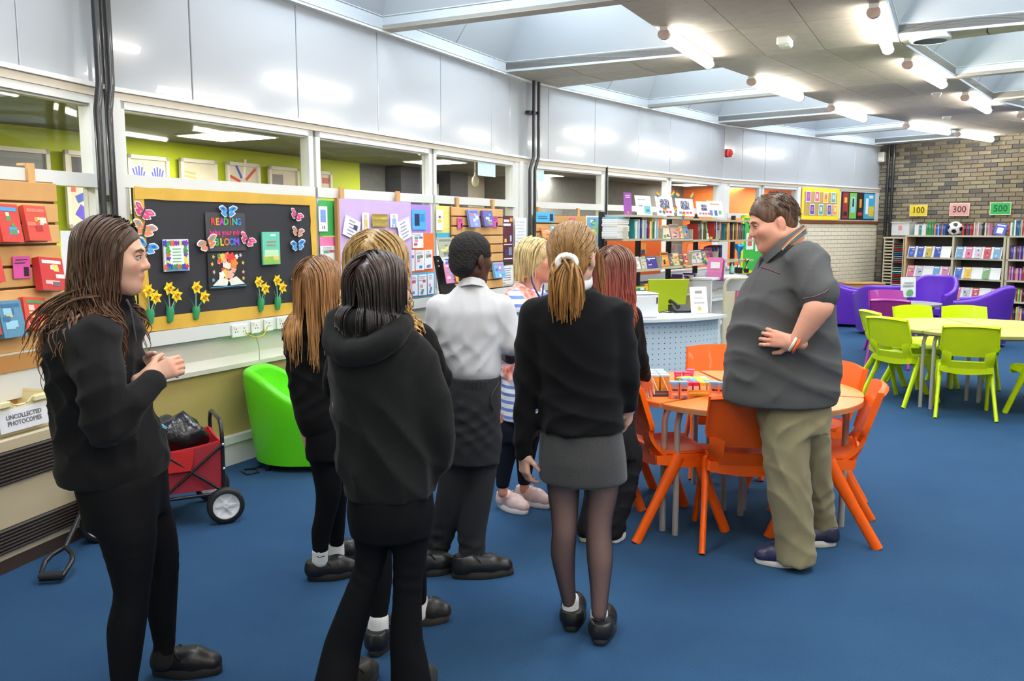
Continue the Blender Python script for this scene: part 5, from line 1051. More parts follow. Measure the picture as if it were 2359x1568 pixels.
t = thing('hand_gel_bottle', 'small clear green bottle left of the blue trophy', 'bottle', mat=cpos(1686, 630)); g = G(); g.lathe([(.001, 0), (.03, 0), (.032, .02), (.032, .09), (.012, .12), (.012, .13)], P((150, 214, 190), .2), 14); g.build('bottle', t); g = G(); g.lathe([(.013, .13), (.013, .15), (.001, .15)], P((120, 190, 90)), 10); g.build('cap', t)
t = thing('leaflet_holder', 'pink magazine holder standing on the high counter', 'leaflet holder', mat=cpos(1646, 638) @ Rz(-.6)); 
for k in range(3): g = G(); g.box((0, .03*k, .12-.02*k), (.2, .012, .26), Paper([(226, 130, 180), (214, 70, 110), (150, 90, 190)][k]), r=Rx(-.15)); g.box((.01, .03*k-.008, .15), (.12, .002, .08), Paper((240, 230, 236)), r=Rx(-.15)); g.build('leaflet', t)
g = G(); g.box((0, -.02, .03), (.21, .06, .06), glass_mat('clear_acrylic', (.9, .92, .95))); g.build('tray', t)
t = thing('black_printer', 'black equipment box on the shelf end above the counter', 'equipment', mat=shm @ Tr(sx(1660), .1, 1.21)); g = G(); g.box((0, 0, .07), (.3, .25, .12), P((32, 32, 36), .4), ch=.01); g.build('casing', t); g = G(); g.box((0, -.126, .09), (.2, .006, .04), P((80, 84, 90), .3)); g.build('panel', t)
# desk top things
def dpos(px, py, z=.751): p = at_z(px, py, z); return Matrix.Translation((p.x, p.y, z))
t = thing('white_equipment_box', 'boxy white printer on the desk beside the red hair', 'printer', mat=dpos(1484, 733) @ Rz(.25)); g = G(); g.box((0, .16, .115), (.30, .32, .23), P((232, 233, 235), .3), ch=.018); g.build('casing', t); g = G(); g.box((0.0, .16, .235), (.3, .32, .012), P((240, 240, 240), .25), ch=.004); g.build('lid', t); g = G(); g.box((.13, -.002, .17), (.012, .006, .06), P((40, 40, 44))); g.build('slot', t)
t = thing('telephone', 'black desk telephone with curly cord in front of the green chair', 'telephone', mat=dpos(1568, 718) @ Rz(.2)); g = G(); g.add([(-.1, -.1, 0), (.1, -.1, 0), (.1, .1, 0), (-.1, .1, 0), (-.1, -.1, .02), (.1, -.1, .02), (.1, .1, .07), (-.1, .1, .07)], [(3, 2, 1, 0), (4, 5, 6, 7), (0, 1, 5, 4), (1, 2, 6, 5), (2, 3, 7, 6), (3, 0, 4, 7)], BLACK); g.build('base', t); g = G(); g.tube([(-.07, -.1, .06), (-.075, -.05, .085), (-.075, .06, .105), (-.07, .11, .10)], [.026, .016, .016, .026], BLACK, 10); g.build('handset', t)
g = G(); g.tube([(-.1, -.08, .01), (-.16, -.1, .006), (-.2, -.02, .006), (-.26, -.06, .006)], .006, BLACK, 6); g.build('cord', t)
t = thing('desk_sign', 'white sign card with a gold motif leaning on the desk', 'sign', mat=dpos(1612, 722) @ Rz(.3) @ Rx(-.2) @ Tr(0, 0, .14)); g = G(); g.box((0, 0, 0), (.19, .006, .27), Paper((242, 242, 240))); g.build('card', t); g = G(); g.box((0, -.004, .08), (.08, .001, .03), Paper((150, 150, 130))); g.box((0, -.004, .02), (.1, .001, .012), Paper((190, 190, 190))); g.box((0, -.004, -.03), (.12, .001, .02), Paper((180, 180, 184))); disc(g, 0, -.09, .022, (220, 180, 80), -.0042, 12); g.build('print', t)
oc_ = thing('office_chair', 'lime green mesh-backed office chair behind the desk', 'office chair', mat=Matrix.Translation((at(1556, 680, 9.15).x, 9.15, 0)) @ Rz(3.3)); lm = M('lime_mesh', (176, 196, 18), .5, noise=.08, nscale=120); bk = P((30, 30, 32))
g = G(); g.sheet(lambda a, b: Vector(((a-.5)*(.36+.10*b), -.22-.03*math.sin(b*3), .60+.47*b)), 10, 8, .02, lm); g.build('backrest', oc_); g = G(); g.box((0, 0, .46), (.46, .44, .06), bk, ch=.02); g.build('seat', oc_)
g = G(); g.tube([(0, -.24, .74), (0, -.27, .6), (0, -.2, .42), (0, 0, .40), (0, 0, .12)], .022, bk, 8); g.build('stem', oc_)
for k in range(5): a = k*1.2566; g = G(); g.tube([(0, 0, .1), (.28*math.cos(a), .28*math.sin(a), .06)], [.022, .014], bk, 6); g.ball((.28*math.cos(a), .28*math.sin(a), .03), .03, bk, 10); g.build('leg', oc_)
# ---- bookcases by the brick wall
EV = .62; shc = M('cream_bookcase_steel', (206, 196, 166), .4); ply = P((222, 184, 138), .5)
pic = [(70, 110, 190), (200, 70, 80), (236, 190, 60), (110, 160, 200), (60, 70, 130), (220, 120, 150), (120, 170, 110), (190, 190, 200)]
def ex(px, py=600): return E.hit(px, py, EV)[0]
b0, b1 = ex(2085), ex(2312); bc1 = thing('magazine_bookcase', 'wide cream bookcase of face-out magazines below the number cards', 'bookcase', mat=E.mat(b0, EV, 0)); W1 = b1-b0
LV = [1.50, 1.10, .74, .38, .06]
def bookcase(t, w, ends):
    for x, m in ends: g = G(); g.box((x, .17, .75), (.035, .36, 1.5), m); g.build('side_panel', t)
    for z in LV: g = G(); g.box((w/2, .17, z-.015), (w, .36, .03), shc); g.build('shelf', t)
    g = G(); g.box((w/2, .345, .75), (w, .012, 1.5), P((60, 54, 50))); g.build('back_panel', t)
bookcase(bc1, W1, ((.0, ply), (W1*.5, shc), (W1, shc)))
em = bc1.matrix_basis; mg = 'magazines facing out on the cream bookcase'
for k, z in enumerate(LV[1:4]):
    for half in (0, 1):
        a_ = .04+half*W1*.5; n = 5; wd = (W1*.5-.08)/n
        g = G(); g.box((a_+wd*n/2, .02, z+.10), (wd*n, .006, .21), P((236, 236, 232)), r=Rx(-.3)); g.build('display_plate', bc1)
        for i in range(n):
            if (k, half, i) in ((1, 0, 2), (1, 1, 2), (0, 0, 4), (2, 1, 3), (1, 1, 4), (2, 0, 1)): continue
            c = pic[(k*5+half*3+i*2) % 8] if not (k == 0 and half == 0) else [(64, 96, 180), (70, 90, 170), (190, 170, 60), (60, 80, 170), (90, 90, 120)][i]
            cn = {(70, 110, 190): 'blue', (200, 70, 80): 'red', (236, 190, 60): 'yellow', (110, 160, 200): 'light blue', (60, 70, 130): 'navy', (220, 120, 150): 'pink', (120, 170, 110): 'green', (190, 190, 200): 'pale grey'}.get(c, 'dark blue')
            sheet_card('magazine', '%s magazine, %s from the left in the %s half of the %s magazine shelf' % (cn, ORD[i], ['left', 'right'][half], ['top', 'middle', 'low'][k]), 'magazine', em @ Tr(a_+wd*(i+.5), .005, z+.105) @ Rx(-.3), wd*.72, .2, c, [(q[0], q[1], q[2], q[3], pic[(i+k+j) % 8] if j else (240, 236, 226)) for j, q in enumerate(cover(k*20+half*7+i, pic, 3)(wd*.7, .2))], group=mg, th=.005)
tb = 'books along the top of the cream bookcase'
def exl(px): return ex(px, 540)-b0
onb = lambda x, y, z: em @ Tr(x, .12+y, z)
row(onb, exl(2101), exl(2130), LV[0]+.001, ['teal', 'white', 'white', 'white', 'grey'], 'in the pale group above the yellow 100 card shelf', tb, hmin=.17, hmax=.21)
row(onb, exl(2132), exl(2146), LV[0]+.001, ['green', 'green', 'green'], 'green group on the bookcase top', tb, hmin=.22, hmax=.25)
row(onb, exl(2146), exl(2174), LV[0]+.001, ['blue', 'orange', 'blue', 'blue', 'pale blue', 'blue'], 'blue group left of the football', tb, hmin=.19, hmax=.21)
row(onb, exl(2214), exl(2238), LV[0]+.001, ['red', 'black', 'red', 'blue', 'black', 'red'], 'dark group right of the football', tb, hmin=.19, hmax=.23)
row(onb, exl(2240), exl(2277), LV[0]+.001, ['cream', 'grey', 'pink', 'cream', 'grey', 'grey', 'black', 'black'], 'pale group under the pink 300 card', tb, hmin=.2, hmax=.23)
sheet_card('book', 'blue picture book leaning on the bookcase top under the green 500 card', 'book', em @ Tr(exl(2299), .1, LV[0]+.105) @ Rx(-.25) @ Ry(.15), .19, .2, (80, 90, 190), [(0, -.02, .1, .1, (230, 236, 246)), (0, .07, .14, .02, (240, 240, 240))], th=.014)
fb = thing('football', 'white football with black patches on the bookcase top', 'ball', mat=em @ Tr(exl(2193), .12, LV[0]+.125)); g = G(); bm = bmesh.new(); bmesh.ops.create_icosphere(bm, subdivisions=4, radius=.125)
ph = (1+5**.5)/2; ico = [Vector(v).normalized() for a in (1, -1) for b in (ph, -ph) for v in ((0, a, b), (a, b, 0), (b, 0, a))]; rot = Matrix.Rotation(.5, 3, 'X') @ Matrix.Rotation(.4, 3, 'Y')
for f in bm.faces:
    c = (rot @ f.calc_center_median().normalized()); blk = max(c.dot(i) for i in ico) > .945; g.add([v.co for v in f.verts], [(0, 1, 2)], BLACK if blk else P((236, 236, 236), .3), True)
bm.free(); g.build('cover', fb)
pb_ = thing('plastic_tub', 'clear plastic tub at the left end of the bookcase top', 'tub', mat=em @ Tr(exl(2071), .16, LV[0]-.005)); cp = glass_mat('clear_plastic', (.86, .88, .88), .2); g = G()
for s in (-1, 1): g.box((s*.165, 0, .12), (.008, .24, .24), P((214, 216, 214), .3)); g.box((0, s*.12, .12), (.33, .008, .24), P((220, 222, 220), .3))
g.box((0, 0, .006), (.33, .24, .01), P((214, 216, 214), .3)); g.box((0, 0, .243), (.37, .28, .012), P((232, 232, 228), .3), ch=.004); g.build('tub', pb_); g = G(); g.box((0.0, -.126, .14), (.07, .002, .08), P((240, 150, 140))); g.build('sticker', pb_)
rkc = thing('disc_rack', 'tall narrow cream rack full of discs at the brick corner', 'rack', mat=em @ Tr(-.40, .1, 0)); g = G()
for x in (-.03, .14, .34): g.box((x, .1, .72), (.02, .34, 1.44), shc)
g.box((.155, .1, 1.45), (.42, .36, .03), shc); g.box((.155, .26, .72), (.4, .012, 1.44), P((40, 36, 36))); g.box((.155, .1, .03), (.42, .36, .06), shc); g.build('frame', rkc)
for i in range(22): g = G(); g.box((.055, -.03, 0), (.15, .1, .026), shc); g.build('pocket', rkc, Tr(0, 0, .12+.06*i))
for i in range(36):
    n = ['black', 'blue', 'red', 'teal', 'white', 'grey'][rb.randrange(6)]; g = G(); g.box((.24, 0.0, 0), (.17, .14, .015), P(BC_[n])); o = g.build('disc_case', mat=rkc.matrix_basis @ Tr(0, 0, .12+.035*i)); tag(o, '%s disc case, %s up from the bottom of the narrow rack' % (n, ORD[i]), 'disc case', 'disc cases in the narrow rack')
c0, c1 = ex(2314), ex(2314)+1.7; bc2 = thing('tall_bookcase', 'cream bookcase packed with thin coloured books at the right edge', 'bookcase', mat=E.mat(c0+.02, EV, 0))
bookcase(bc2, 1.7, ((.02, shc), (.85, shc), (1.7, shc))); e2 = bc2.matrix_basis
on2 = lambda x, y, z: e2 @ Tr(x, .1+y, z)
for k, z in enumerate(LV[1:]):
    row(on2, .05, .62, z+.001, [['purple', 'blue', 'pink', 'teal', 'red', 'purple', 'grey'], ['pink', 'purple', 'pink', 'blue', 'red', 'pink'], ['yellow', 'green', 'white', 'red', 'black', 'cream', 'brown'], ['yellow', 'pale blue', 'orange', 'white', 'red', 'blue', 'black']][k], 'on the %s shelf of the right-edge bookcase' % ['top', 'second', 'third', 'lowest'][k], 'thin books in the right-edge bookcase', hmin=.2, hmax=.24, thk=(.018, .028))
row(on2, .0, .35, LV[0]+.001, ['red', 'white', 'green', 'white', 'blue', 'blue', 'green', 'white'], 'on top of the right-edge bookcase', 'thin books in the right-edge bookcase', hmin=.22, hmax=.27, thk=(.02, .035))
# low wooden cabinet with drawers
cbx = thing('drawer_cabinet', 'low wooden cabinet with blue and red drawers by the brick corner', 'cabinet', mat=Matrix.Translation((at_z(1994, 652, .64).x, at_z(1994, 652, .64).y, 0)) @ Rz(-.08)); wdm = M('light_wood_veneer', (198, 146, 84), .45, noise=.06, nscale=5)
g = G(); g.box((0, .22, .32), (.66, .44, .60), wdm); g.build('carcass', cbx); g = G(); g.box((0, .22, .63), (.70, .47, .025), wdm, ch=.004); g.build('top', cbx)
for j in range(2):
    for i in range(3):
        c = [(40, 70, 170), (210, 60, 36)][(i+j) % 2]; g = G(); g.box((.05+.12*i-.02, -.006, .53-.17*j), (.11, .02, .14), P(c, .35), ch=.006); o = g.build('drawer', cbx); g = G(); g.box((.05+.12*i-.02, -.02, .53-.17*j), (.05, .012, .02), P((230, 190, 40))); g.build('handle', o)
sg_ = thing('table_notice', 'white notice card standing behind the magenta chairs', 'sign', mat=Matrix.Translation((at(2091, 680, 12.2).x, 12.2, 0))); g = G(); g.box((0, 0, .80), (.21, .01, .28), Paper((238, 238, 236)), r=Rx(-.1)); g.build('card', sg_); g = G(); g.box((0, .05, .33), (.03, .03, .66), steel); g.box((0, .05, .01), (.25, .25, .02), steel); g.build('stand', sg_); g = G(); disc(g, .02, .72, .05, (120, 190, 130), -.022, 12); g.box((0, -.016, .86), (.13, .002, .02), Paper((180, 180, 184))); g.box((0, -.012, .82), (.15, .002, .02), Paper((190, 190, 194))); g.build('print', sg_)
# ---- drinks on the orange table
TZ = .7102
def tpos(px, py, z=TZ): p = at_z(px, py, z); return p
def carton(p, rz, label, z=TZ, text_='vivo'):
    t = thing('juice_carton', label, 'juice carton', (p[0], p[1], z), rz, 'peach juice cartons beside the trays'); w, d, h = .046, .036, .088
    g = G(); g.box((0, 0, h/2-.004), (w, d, h-.008), M('peach_carton', (246, 150, 110), .4, noise=.1, nscale=60), ch=.002); g.build('body', t)
    g = G(); g.box((0, 0, h-.003), (w+.001, d+.001, .014), P((130, 190, 240), .35), ch=.002); g.box((0, -d/2-.0006, h-.018), (w*.7, .001, .016), P((140, 170, 220))); g.build('top', t)
    text(text_, .019, P((50, 36, 40)), t, Tr(0, -d/2-.001, h*.56), bold=.0008); g = G(); g.box((0, -d/2-.0006, h*.3), (w*.7, .001, .01), P((250, 200, 170))); g.box((.008, -d/2-.0006, h*.1), (w*.4, .001, .01), P((120, 120, 190))); g.build('print', t)
    g = G(); g.tube([(w*.48, d*.3, .01), (w*.52, d*.1, .075)], .002, P((250, 250, 250)), 5); g.build('straw', t)
for px, py, r, l in ((1552, 917, .15, 'left peach juice carton of the pair in front of the trays'), (1573, 917, .15, 'right peach juice carton of the pair in front of the trays'), (1644, 917, -.05, 'peach juice carton standing beside the shirt of the man')): carton(tpos(px, py), r, l)
p = tpos(1664, 919); carton(p, -.2, 'peach juice carton half hidden by the shirt of the man')
def tray(name, label, p, rz, w, d, h, rgb, cat='carton tray'):
    m = M('tray_card_%02x%02x%02x' % rgb, rgb, .6, noise=.05, nscale=20); t = thing(name, label, cat, (p[0], p[1], TZ), rz); g = G()
    g.box((0, d/2, .002), (w, d, .004), m); g.box((0, .002, h/2), (w, .004, h), m); g.box((0, d-.002, h/2), (w, .004, h), m); g.box((-w/2+.002, d/2, h/2), (.004, d, h), m); g.box((w/2-.002, d/2, h/2), (.004, d, h), m); g.build('tray', t); return t
p = tpos(1510, 913); ty = tray('drinks_tray', 'dark blue card drinks tray with orange lettering', p, .02, .175, .26, .03, (70, 68, 96)); text('vivo', .024, P((220, 150, 60)), ty, Tr(-.055, -.003, .015), bold=.001)
g = G(); g.box((.03, -.001, .018), (.08, .002, .004), P((200, 120, 70))); g.box((.03, -.001, .009), (.07, .002, .003), P((120, 130, 170))); g.build('print', ty)
k = 0
for i, x in enumerate((-.055, 0, .055)):
    for j, y in enumerate((.05, .13, .21)):
        t = thing('orange_drink', 'orange drink carton, %s from the left in the %s row of the dark tray' % (ORD[i], ['front', 'middle', 'back'][j]), 'drink carton', (p[0]+x, p[1]+y, TZ+.0045), .02, 'orange drink cartons in the dark tray')
        g = G(); g.box((0, 0, .05), (.048, .05, .1), M('orange_drink_card', (236, 160, 56), .4, noise=.15, nscale=40), ch=.002); g.build('body', t); g = G(); g.box((0, 0, .103), (.049, .051, .012), P((196, 226, 244), .35), ch=.002); g.build('top', t); g = G(); g.tube([(-.016, -.027, .095), (.02, -.027, .012)], .003, P((250, 244, 226)), 6); g.build('straw', t)
p = tpos(1612, 913); y_ = tray('yoghurt_tray', 'yellow card tray of small bright raisin boxes', p, .05, .155, .24, .035, (240, 176, 60)); g = G(); g.box((0, -.001, .018), (.12, .002, .008), P((250, 214, 120))); g.build('print', y_)
for r_, (z, y, rowc) in enumerate(((.004, .03, ['red', 'red', 'yellow', 'grey']), (.004, .08, ['red', 'blue', 'yellow', 'blue']), (.004, .13, ['blue', 'blue', 'yellow', 'yellow']), (.004, .18, ['yellow', 'yellow', 'yellow', 'cream']))):
    for i, n in enumerate(rowc):
        c = {'red': (226, 46, 84), 'yellow': (244, 196, 50), 'blue': (70, 160, 230), 'grey': (180, 170, 164), 'cream': (240, 236, 220)}[n]
        t = thing('snack_box', '%s snack box, %s from the left in the %s row of the yellow tray' % (n, ORD[i], ORD[r_]), 'snack box', (p[0]-.056+.0375*i, p[1]+y, TZ+z), .05+rb.uniform(-.06, .06), 'snack boxes in the yellow tray')
        g = G(); g.box((0, 0, .036), (.035, .042, .07), P(c, .4), ch=.002); g.build('box', t); g = G(); g.box((0, -.0215, .04), (.026, .001, .022), P((246, 226, 214))); g.box((0, 0, .0715), (.03, .034, .001), P(tuple(min(255, v+20) for v in c))); g.build('print', t)
for k, (px, py, n, c) in enumerate(((1561, 878, 'pink', (236, 60, 110)), (1580, 878, 'pink', (230, 60, 104)), (1568, 892, 'green', (110, 190, 50)), (1583, 890, 'yellow', (244, 214, 80)), (1590, 872, 'pink', (240, 70, 120)))):
    q = tpos(px, py); t = thing('yoghurt_pot', '%s pot standing loose between the trays, %s' % (n, ['front left', 'front right', 'by the dark tray', 'by the yellow tray', 'at the back'][k]), 'pot', (q.x, q.y, TZ), rb.uniform(0, 1), 'loose pots between the trays')
    g = G(); g.lathe([(.001, 0), (.018, 0), (.023, .055), (.001, .055)], P(c, .35), 16); g.build('pot', t); g = G(); g.lathe([(.026, .055), (.026, .058), (.001, .058)], P(tuple(min(255, v+25) for v in c), .25), 16); g.build('lid', t)
# ================================================================== people
# a signed-distance modeller: rounded limbs and lofts blended together, then surfaced with quads
V3 = lambda p: np.array([p[0], p[1], p[2]], np.float64)
class Body:
    def __init__(s, k=.02): s.pr = []; s.k = k; s.lo = np.full(3, 1e9); s.hi = -s.lo; s.fold = None; s.tint = []
    def _b(s, lo, hi): s.lo = np.minimum(s.lo, lo); s.hi = np.maximum(s.hi, hi)
    def cone(s, a, b, ra, rb, k=None, sub=False, fl=None):
        a, b = V3(a), V3(b); m = max(ra, rb); lo, hi = np.minimum(a, b)-m, np.maximum(a, b)+m
        def f(X, Y, Z):
            ba = b-a; L = max(ba@ba, 1e-9); px, py, pz = X-a[0], Y-a[1], Z-a[2]
            t = np.clip((px*ba[0]+py*ba[1]+pz*ba[2])/L, 0, 1); dx, dy, dz = px-t*ba[0], py-t*ba[1], pz-t*ba[2]
            return np.sqrt(dx*dx+dy*dy+dz*dz)-(ra+(rb-ra)*t)
        s.pr.append((f, lo, hi, s.k if k is None else k, sub)); 
        if not sub: s._b(lo, hi)
        return s
    def chain(s, pts, k=None):                               # one smooth limb through the points
        P_ = np.array([[*V3(p), r] for p, r in pts]); n = len(P_); sub = 4 if n > 2 else 1; Q = []
        for i in range(n-1):
            p0, p1, p2, p3 = P_[max(i-1, 0)], P_[i], P_[i+1], P_[min(i+2, n-1)]
            m1 = (p2-p0)*(.5 if i else .0)+(0 if i else 1)*(p2-p1); m2 = (p3-p1)*(.5 if i < n-2 else 0)+(0 if i < n-2 else 1)*(p2-p1); m1, m2 = m1*.8, m2*.8
            for j in range(sub): t = j/sub; Q.append(p1*(2*t**3-3*t*t+1)+m1*(t**3-2*t*t+t)+p2*(-2*t**3+3*t*t)+m2*(t**3-t*t))
        Q.append(P_[-1]); Q = np.array(Q); rm = Q[:, 3].max(); lo, hi = Q[:, :3].min(0)-rm, Q[:, :3].max(0)+rm
        def f(X, Y, Z):
            d = None
            for a, b in zip(Q, Q[1:]):
                ba = b[:3]-a[:3]; L = max(ba@ba, 1e-9); px, py, pz = X-a[0], Y-a[1], Z-a[2]
                t = np.clip((px*ba[0]+py*ba[1]+pz*ba[2])/L, 0, 1); e = np.sqrt((px-t*ba[0])**2+(py-t*ba[1])**2+(pz-t*ba[2])**2)-(a[3]+(b[3]-a[3])*t)
                d = e if d is None else np.minimum(d, e)
            return d
        s.pr.append((f, lo, hi, s.k if k is None else k, False)); s._b(lo, hi); return s
    def ell(s, c, r, R=None, k=None, sub=False):
        c = V3(c); R = np.eye(3) if R is None else np.array(R); m = max(r); r_ = np.array(r); mn = min(r)
        def f(X, Y, Z):
            p = np.stack([X-c[0], Y-c[1], Z-c[2]], -1) @ R.T
            q = p/r_; k0 = np.sqrt((q*q).sum(-1)); k1 = np.sqrt(((p/(r_*r_))**2).sum(-1))+1e-9
            return k0*(k0-1)/k1
        s.pr.append((f, c-m, c+m, s.k if k is None else k, sub))
        if not sub: s._b(c-m, c+m)
        return s
    def loft(s, keys, k=None, e=2.3):
        """keys (x, y, z, rx, ry) from top to bottom or bottom to top"""
        K = np.array(sorted(keys, key=lambda q: q[2]), float); z = K[:, 2]
        lo = np.array([(K[:, 0]-K[:, 3]).min(), (K[:, 1]-K[:, 4]).min(), z[0]]); hi = np.array([(K[:, 0]+K[:, 3]).max(), (K[:, 1]+K[:, 4]).max(), z[-1]])
        zz = np.linspace(z[0], z[-1], 200); cur = []
        for j in (0, 1, 3, 4):
            v = np.interp(zz, z, K[:, j]); w = 13; v2 = np.convolve(np.pad(v, w, mode='edge'), np.hanning(2*w+1)/np.hanning(2*w+1).sum(), 'valid'); cur.append(v2)
        def f(X, Y, Z):
            zc = Z[0, 0, :] if Z.ndim == 3 else Z
            cx, cy, rx, ry = [np.interp(zc, zz, c) for c in cur]
            q = (np.abs((X-cx)/rx)**e+np.abs((Y-cy)/ry)**e)**(1/e); d = (q-1)*np.minimum(rx, ry)
            dz = np.maximum(Z-z[-1], z[0]-Z); return np.maximum(d, dz)
        s.pr.append((f, lo, hi, s.k if k is None else k, False)); s._b(lo, hi); return s
    def plane(s, p, n):                                      # cut away everything on the side n points to
        p, n = V3(p), V3(n); n = n/np.linalg.norm(n)
        s.pr.append((lambda X, Y, Z: (X-p[0])*n[0]+(Y-p[1])*n[1]+(Z-p[2])*n[2], None, None, 0, 'cut')); return s
    def field(s, h):
        pad = 3*h+.01; lo = s.lo-pad; n = np.ceil((s.hi+pad-lo)/h).astype(int)+1
        ax = [lo[i]+h*np.arange(n[i]) for i in range(3)]; F_ = np.full(n, .08, np.float32)
        for f, a, b, k, sub in s.pr:
            if a is None: sl = (slice(None),)*3
            else:
                m = k+.05+2*h; i0 = np.clip(((a-m-lo)/h).astype(int), 0, n); i1 = np.clip(((b+m-lo)/h).astype(int)+2, 0, n); sl = tuple(slice(i0[i], i1[i]) for i in range(3))
            X, Y, Z = np.meshgrid(*[ax[i][sl[i]] for i in range(3)], indexing='ij')
            if X.size == 0: continue
            d = f(X, Y, Z).astype(np.float32); c = F_[sl]
            if sub == 'cut': F_[sl] = np.maximum(c, d)
            elif sub: e = np.maximum(k-np.abs(c+d), 0)/max(k, 1e-6); F_[sl] = np.maximum(c, -d)+e*e*k*.25
            else: e = np.maximum(k-np.abs(c-d), 0)/max(k, 1e-6); F_[sl] = np.minimum(c, d)-e*e*k*.25
        if s.fold is not None:
            near = np.abs(F_) < .03; I = np.argwhere(near); P_ = lo+I*h; F_[near] += (s.fold(P_)*np.clip((P_[:, 2]-s.lo[2]-.01)/.07, .12, 1)).astype(np.float32)
        return F_, lo, h
    def mesh(s, h):
        F_, lo, h = s.field(h); ins = F_ < 0
        c = np.zeros(tuple(np.array(F_.shape)-1), np.int8)
        for i in (0, 1):
            for j in (0, 1):
                for k in (0, 1): c += ins[i:ins.shape[0]-1+i, j:ins.shape[1]-1+j, k:ins.shape[2]-1+k]
        act = (c > 0) & (c < 8); I = np.argwhere(act); idx = np.full(act.shape, -1, np.int64); idx[act] = np.arange(len(I))
        sm = np.zeros((len(I), 3)); ct = np.zeros(len(I)); cor = [(i, j, k) for i in (0, 1) for j in (0, 1) for k in (0, 1)]
        for a in cor:
            for ax in range(3):
                if a[ax]: continue
                b = list(a); b[ax] = 1; fa = F_[tuple((I+a).T)]; fb = F_[tuple((I+b).T)]; x = (fa < 0) != (fb < 0)
                t = np.where(x, fa/np.where(x, fa-fb, 1), 0); p = np.array(a, float)[None]+np.zeros((len(I), 3)); p[:, ax] = t
                sm[x] += p[x]; ct[x] += 1
        V = lo+(I+sm/np.maximum(ct, 1)[:, None])*h; Q = []
        for ax in range(3):
            u, v = (ax+1) % 3, (ax+2) % 3
            sl0 = [slice(1, -1)]*3; sl0[ax] = slice(0, -1); sl1 = [slice(1, -1)]*3; sl1[ax] = slice(1, None)
            A_, B_ = ins[tuple(sl0)], ins[tuple(sl1)]
            for flip in (0, 1):
                E_ = np.argwhere((A_ & ~B_) if not flip else (~A_ & B_))
                if not len(E_): continue
                off = np.array([1, 1, 1]); off[ax] = 0; E_ = E_+off
                du = np.zeros(3, int); du[u] = 1; dv = np.zeros(3, int); dv[v] = 1
                q = [idx[tuple(np.clip(e, 0, np.array(idx.shape)-1).T)] for e in (E_-du-dv, E_-dv, E_, E_-du)]
                q = np.stack(q, 1); q = q[(q >= 0).all(1)]; Q.append(q if not flip else q[:, ::-1])
        return V, np.concatenate(Q)
def put(V, Q, name, parent, mat, org, extra=None, col=None):
    """an object from surfaced vertices, in the person's own frame; extra: further (V, Q) joined in"""
    if extra:
        for v, q in extra: Q = np.concatenate([Q, q+len(V)]); V = np.concatenate([V, v])
    me = bpy.data.meshes.new(name); W = (V-np.array(org)).astype(np.float32)
    me.vertices.add(len(W)); me.vertices.foreach_set('co', W.ravel()); me.loops.add(Q.size); me.loops.foreach_set('vertex_index', Q.ravel().astype(np.int32))
    me.polygons.add(len(Q)); me.polygons.foreach_set('loop_start', np.arange(0, Q.size, 4, dtype=np.int32)); me.polygons.foreach_set('use_smooth', np.ones(len(Q), bool))
    me.materials.append(mat); me.update(calc_edges=True)
    if col is not None:
        a = me.attributes.new('tint', 'FLOAT_COLOR', 'POINT'); a.data.foreach_set('color', np.concatenate([col(V), np.ones((len(V), 1))], 1).astype(np.float32).ravel())
    o = bpy.data.objects.new(name, me); COL.objects.link(o); o.parent = parent; return o
def folds(seed, amp, lam, dirs=None, n=4, low=None):
    """cloth creases: warped ridges"""
    r = np.random.RandomState(seed); D_ = dirs or [r.normal(size=3)*np.array([1, 1, .8]) for _ in range(n)]; D_ = [d/np.linalg.norm(d) for d in map(np.array, D_)]
    ph = r.uniform(0, 6.28, (len(D_), 4))
    def f(P_):
        t = 0
        for d, q in zip(D_, ph):
            w = np.cross(d, [.3, .5, .8]); w1 = P_@w*6.28/(lam*2.3)+q[1]; m = .5+.5*np.sin(P_@np.array([3.1, 2.3, 4.7])*1.9+q[2]*2)
            t = t+(np.abs(np.sin(P_@d*3.14/lam+q[0]+1.3*np.sin(w1)))**.7-.6)*m
        t = t*amp
        if low is not None: t = t*low(P_)
        return t
    return f
def cloth(name, rgb, rough=.85, weave=500, sheen=.0, noise=.10):
    m = M(name, rgb, rough, noise=noise, nscale=weave, sheen=sheen, spec=.2); return m
def skin_mat(name): return M(name, (200, 160, 140), .48, attr='tint', sss=.04, spec=.4)
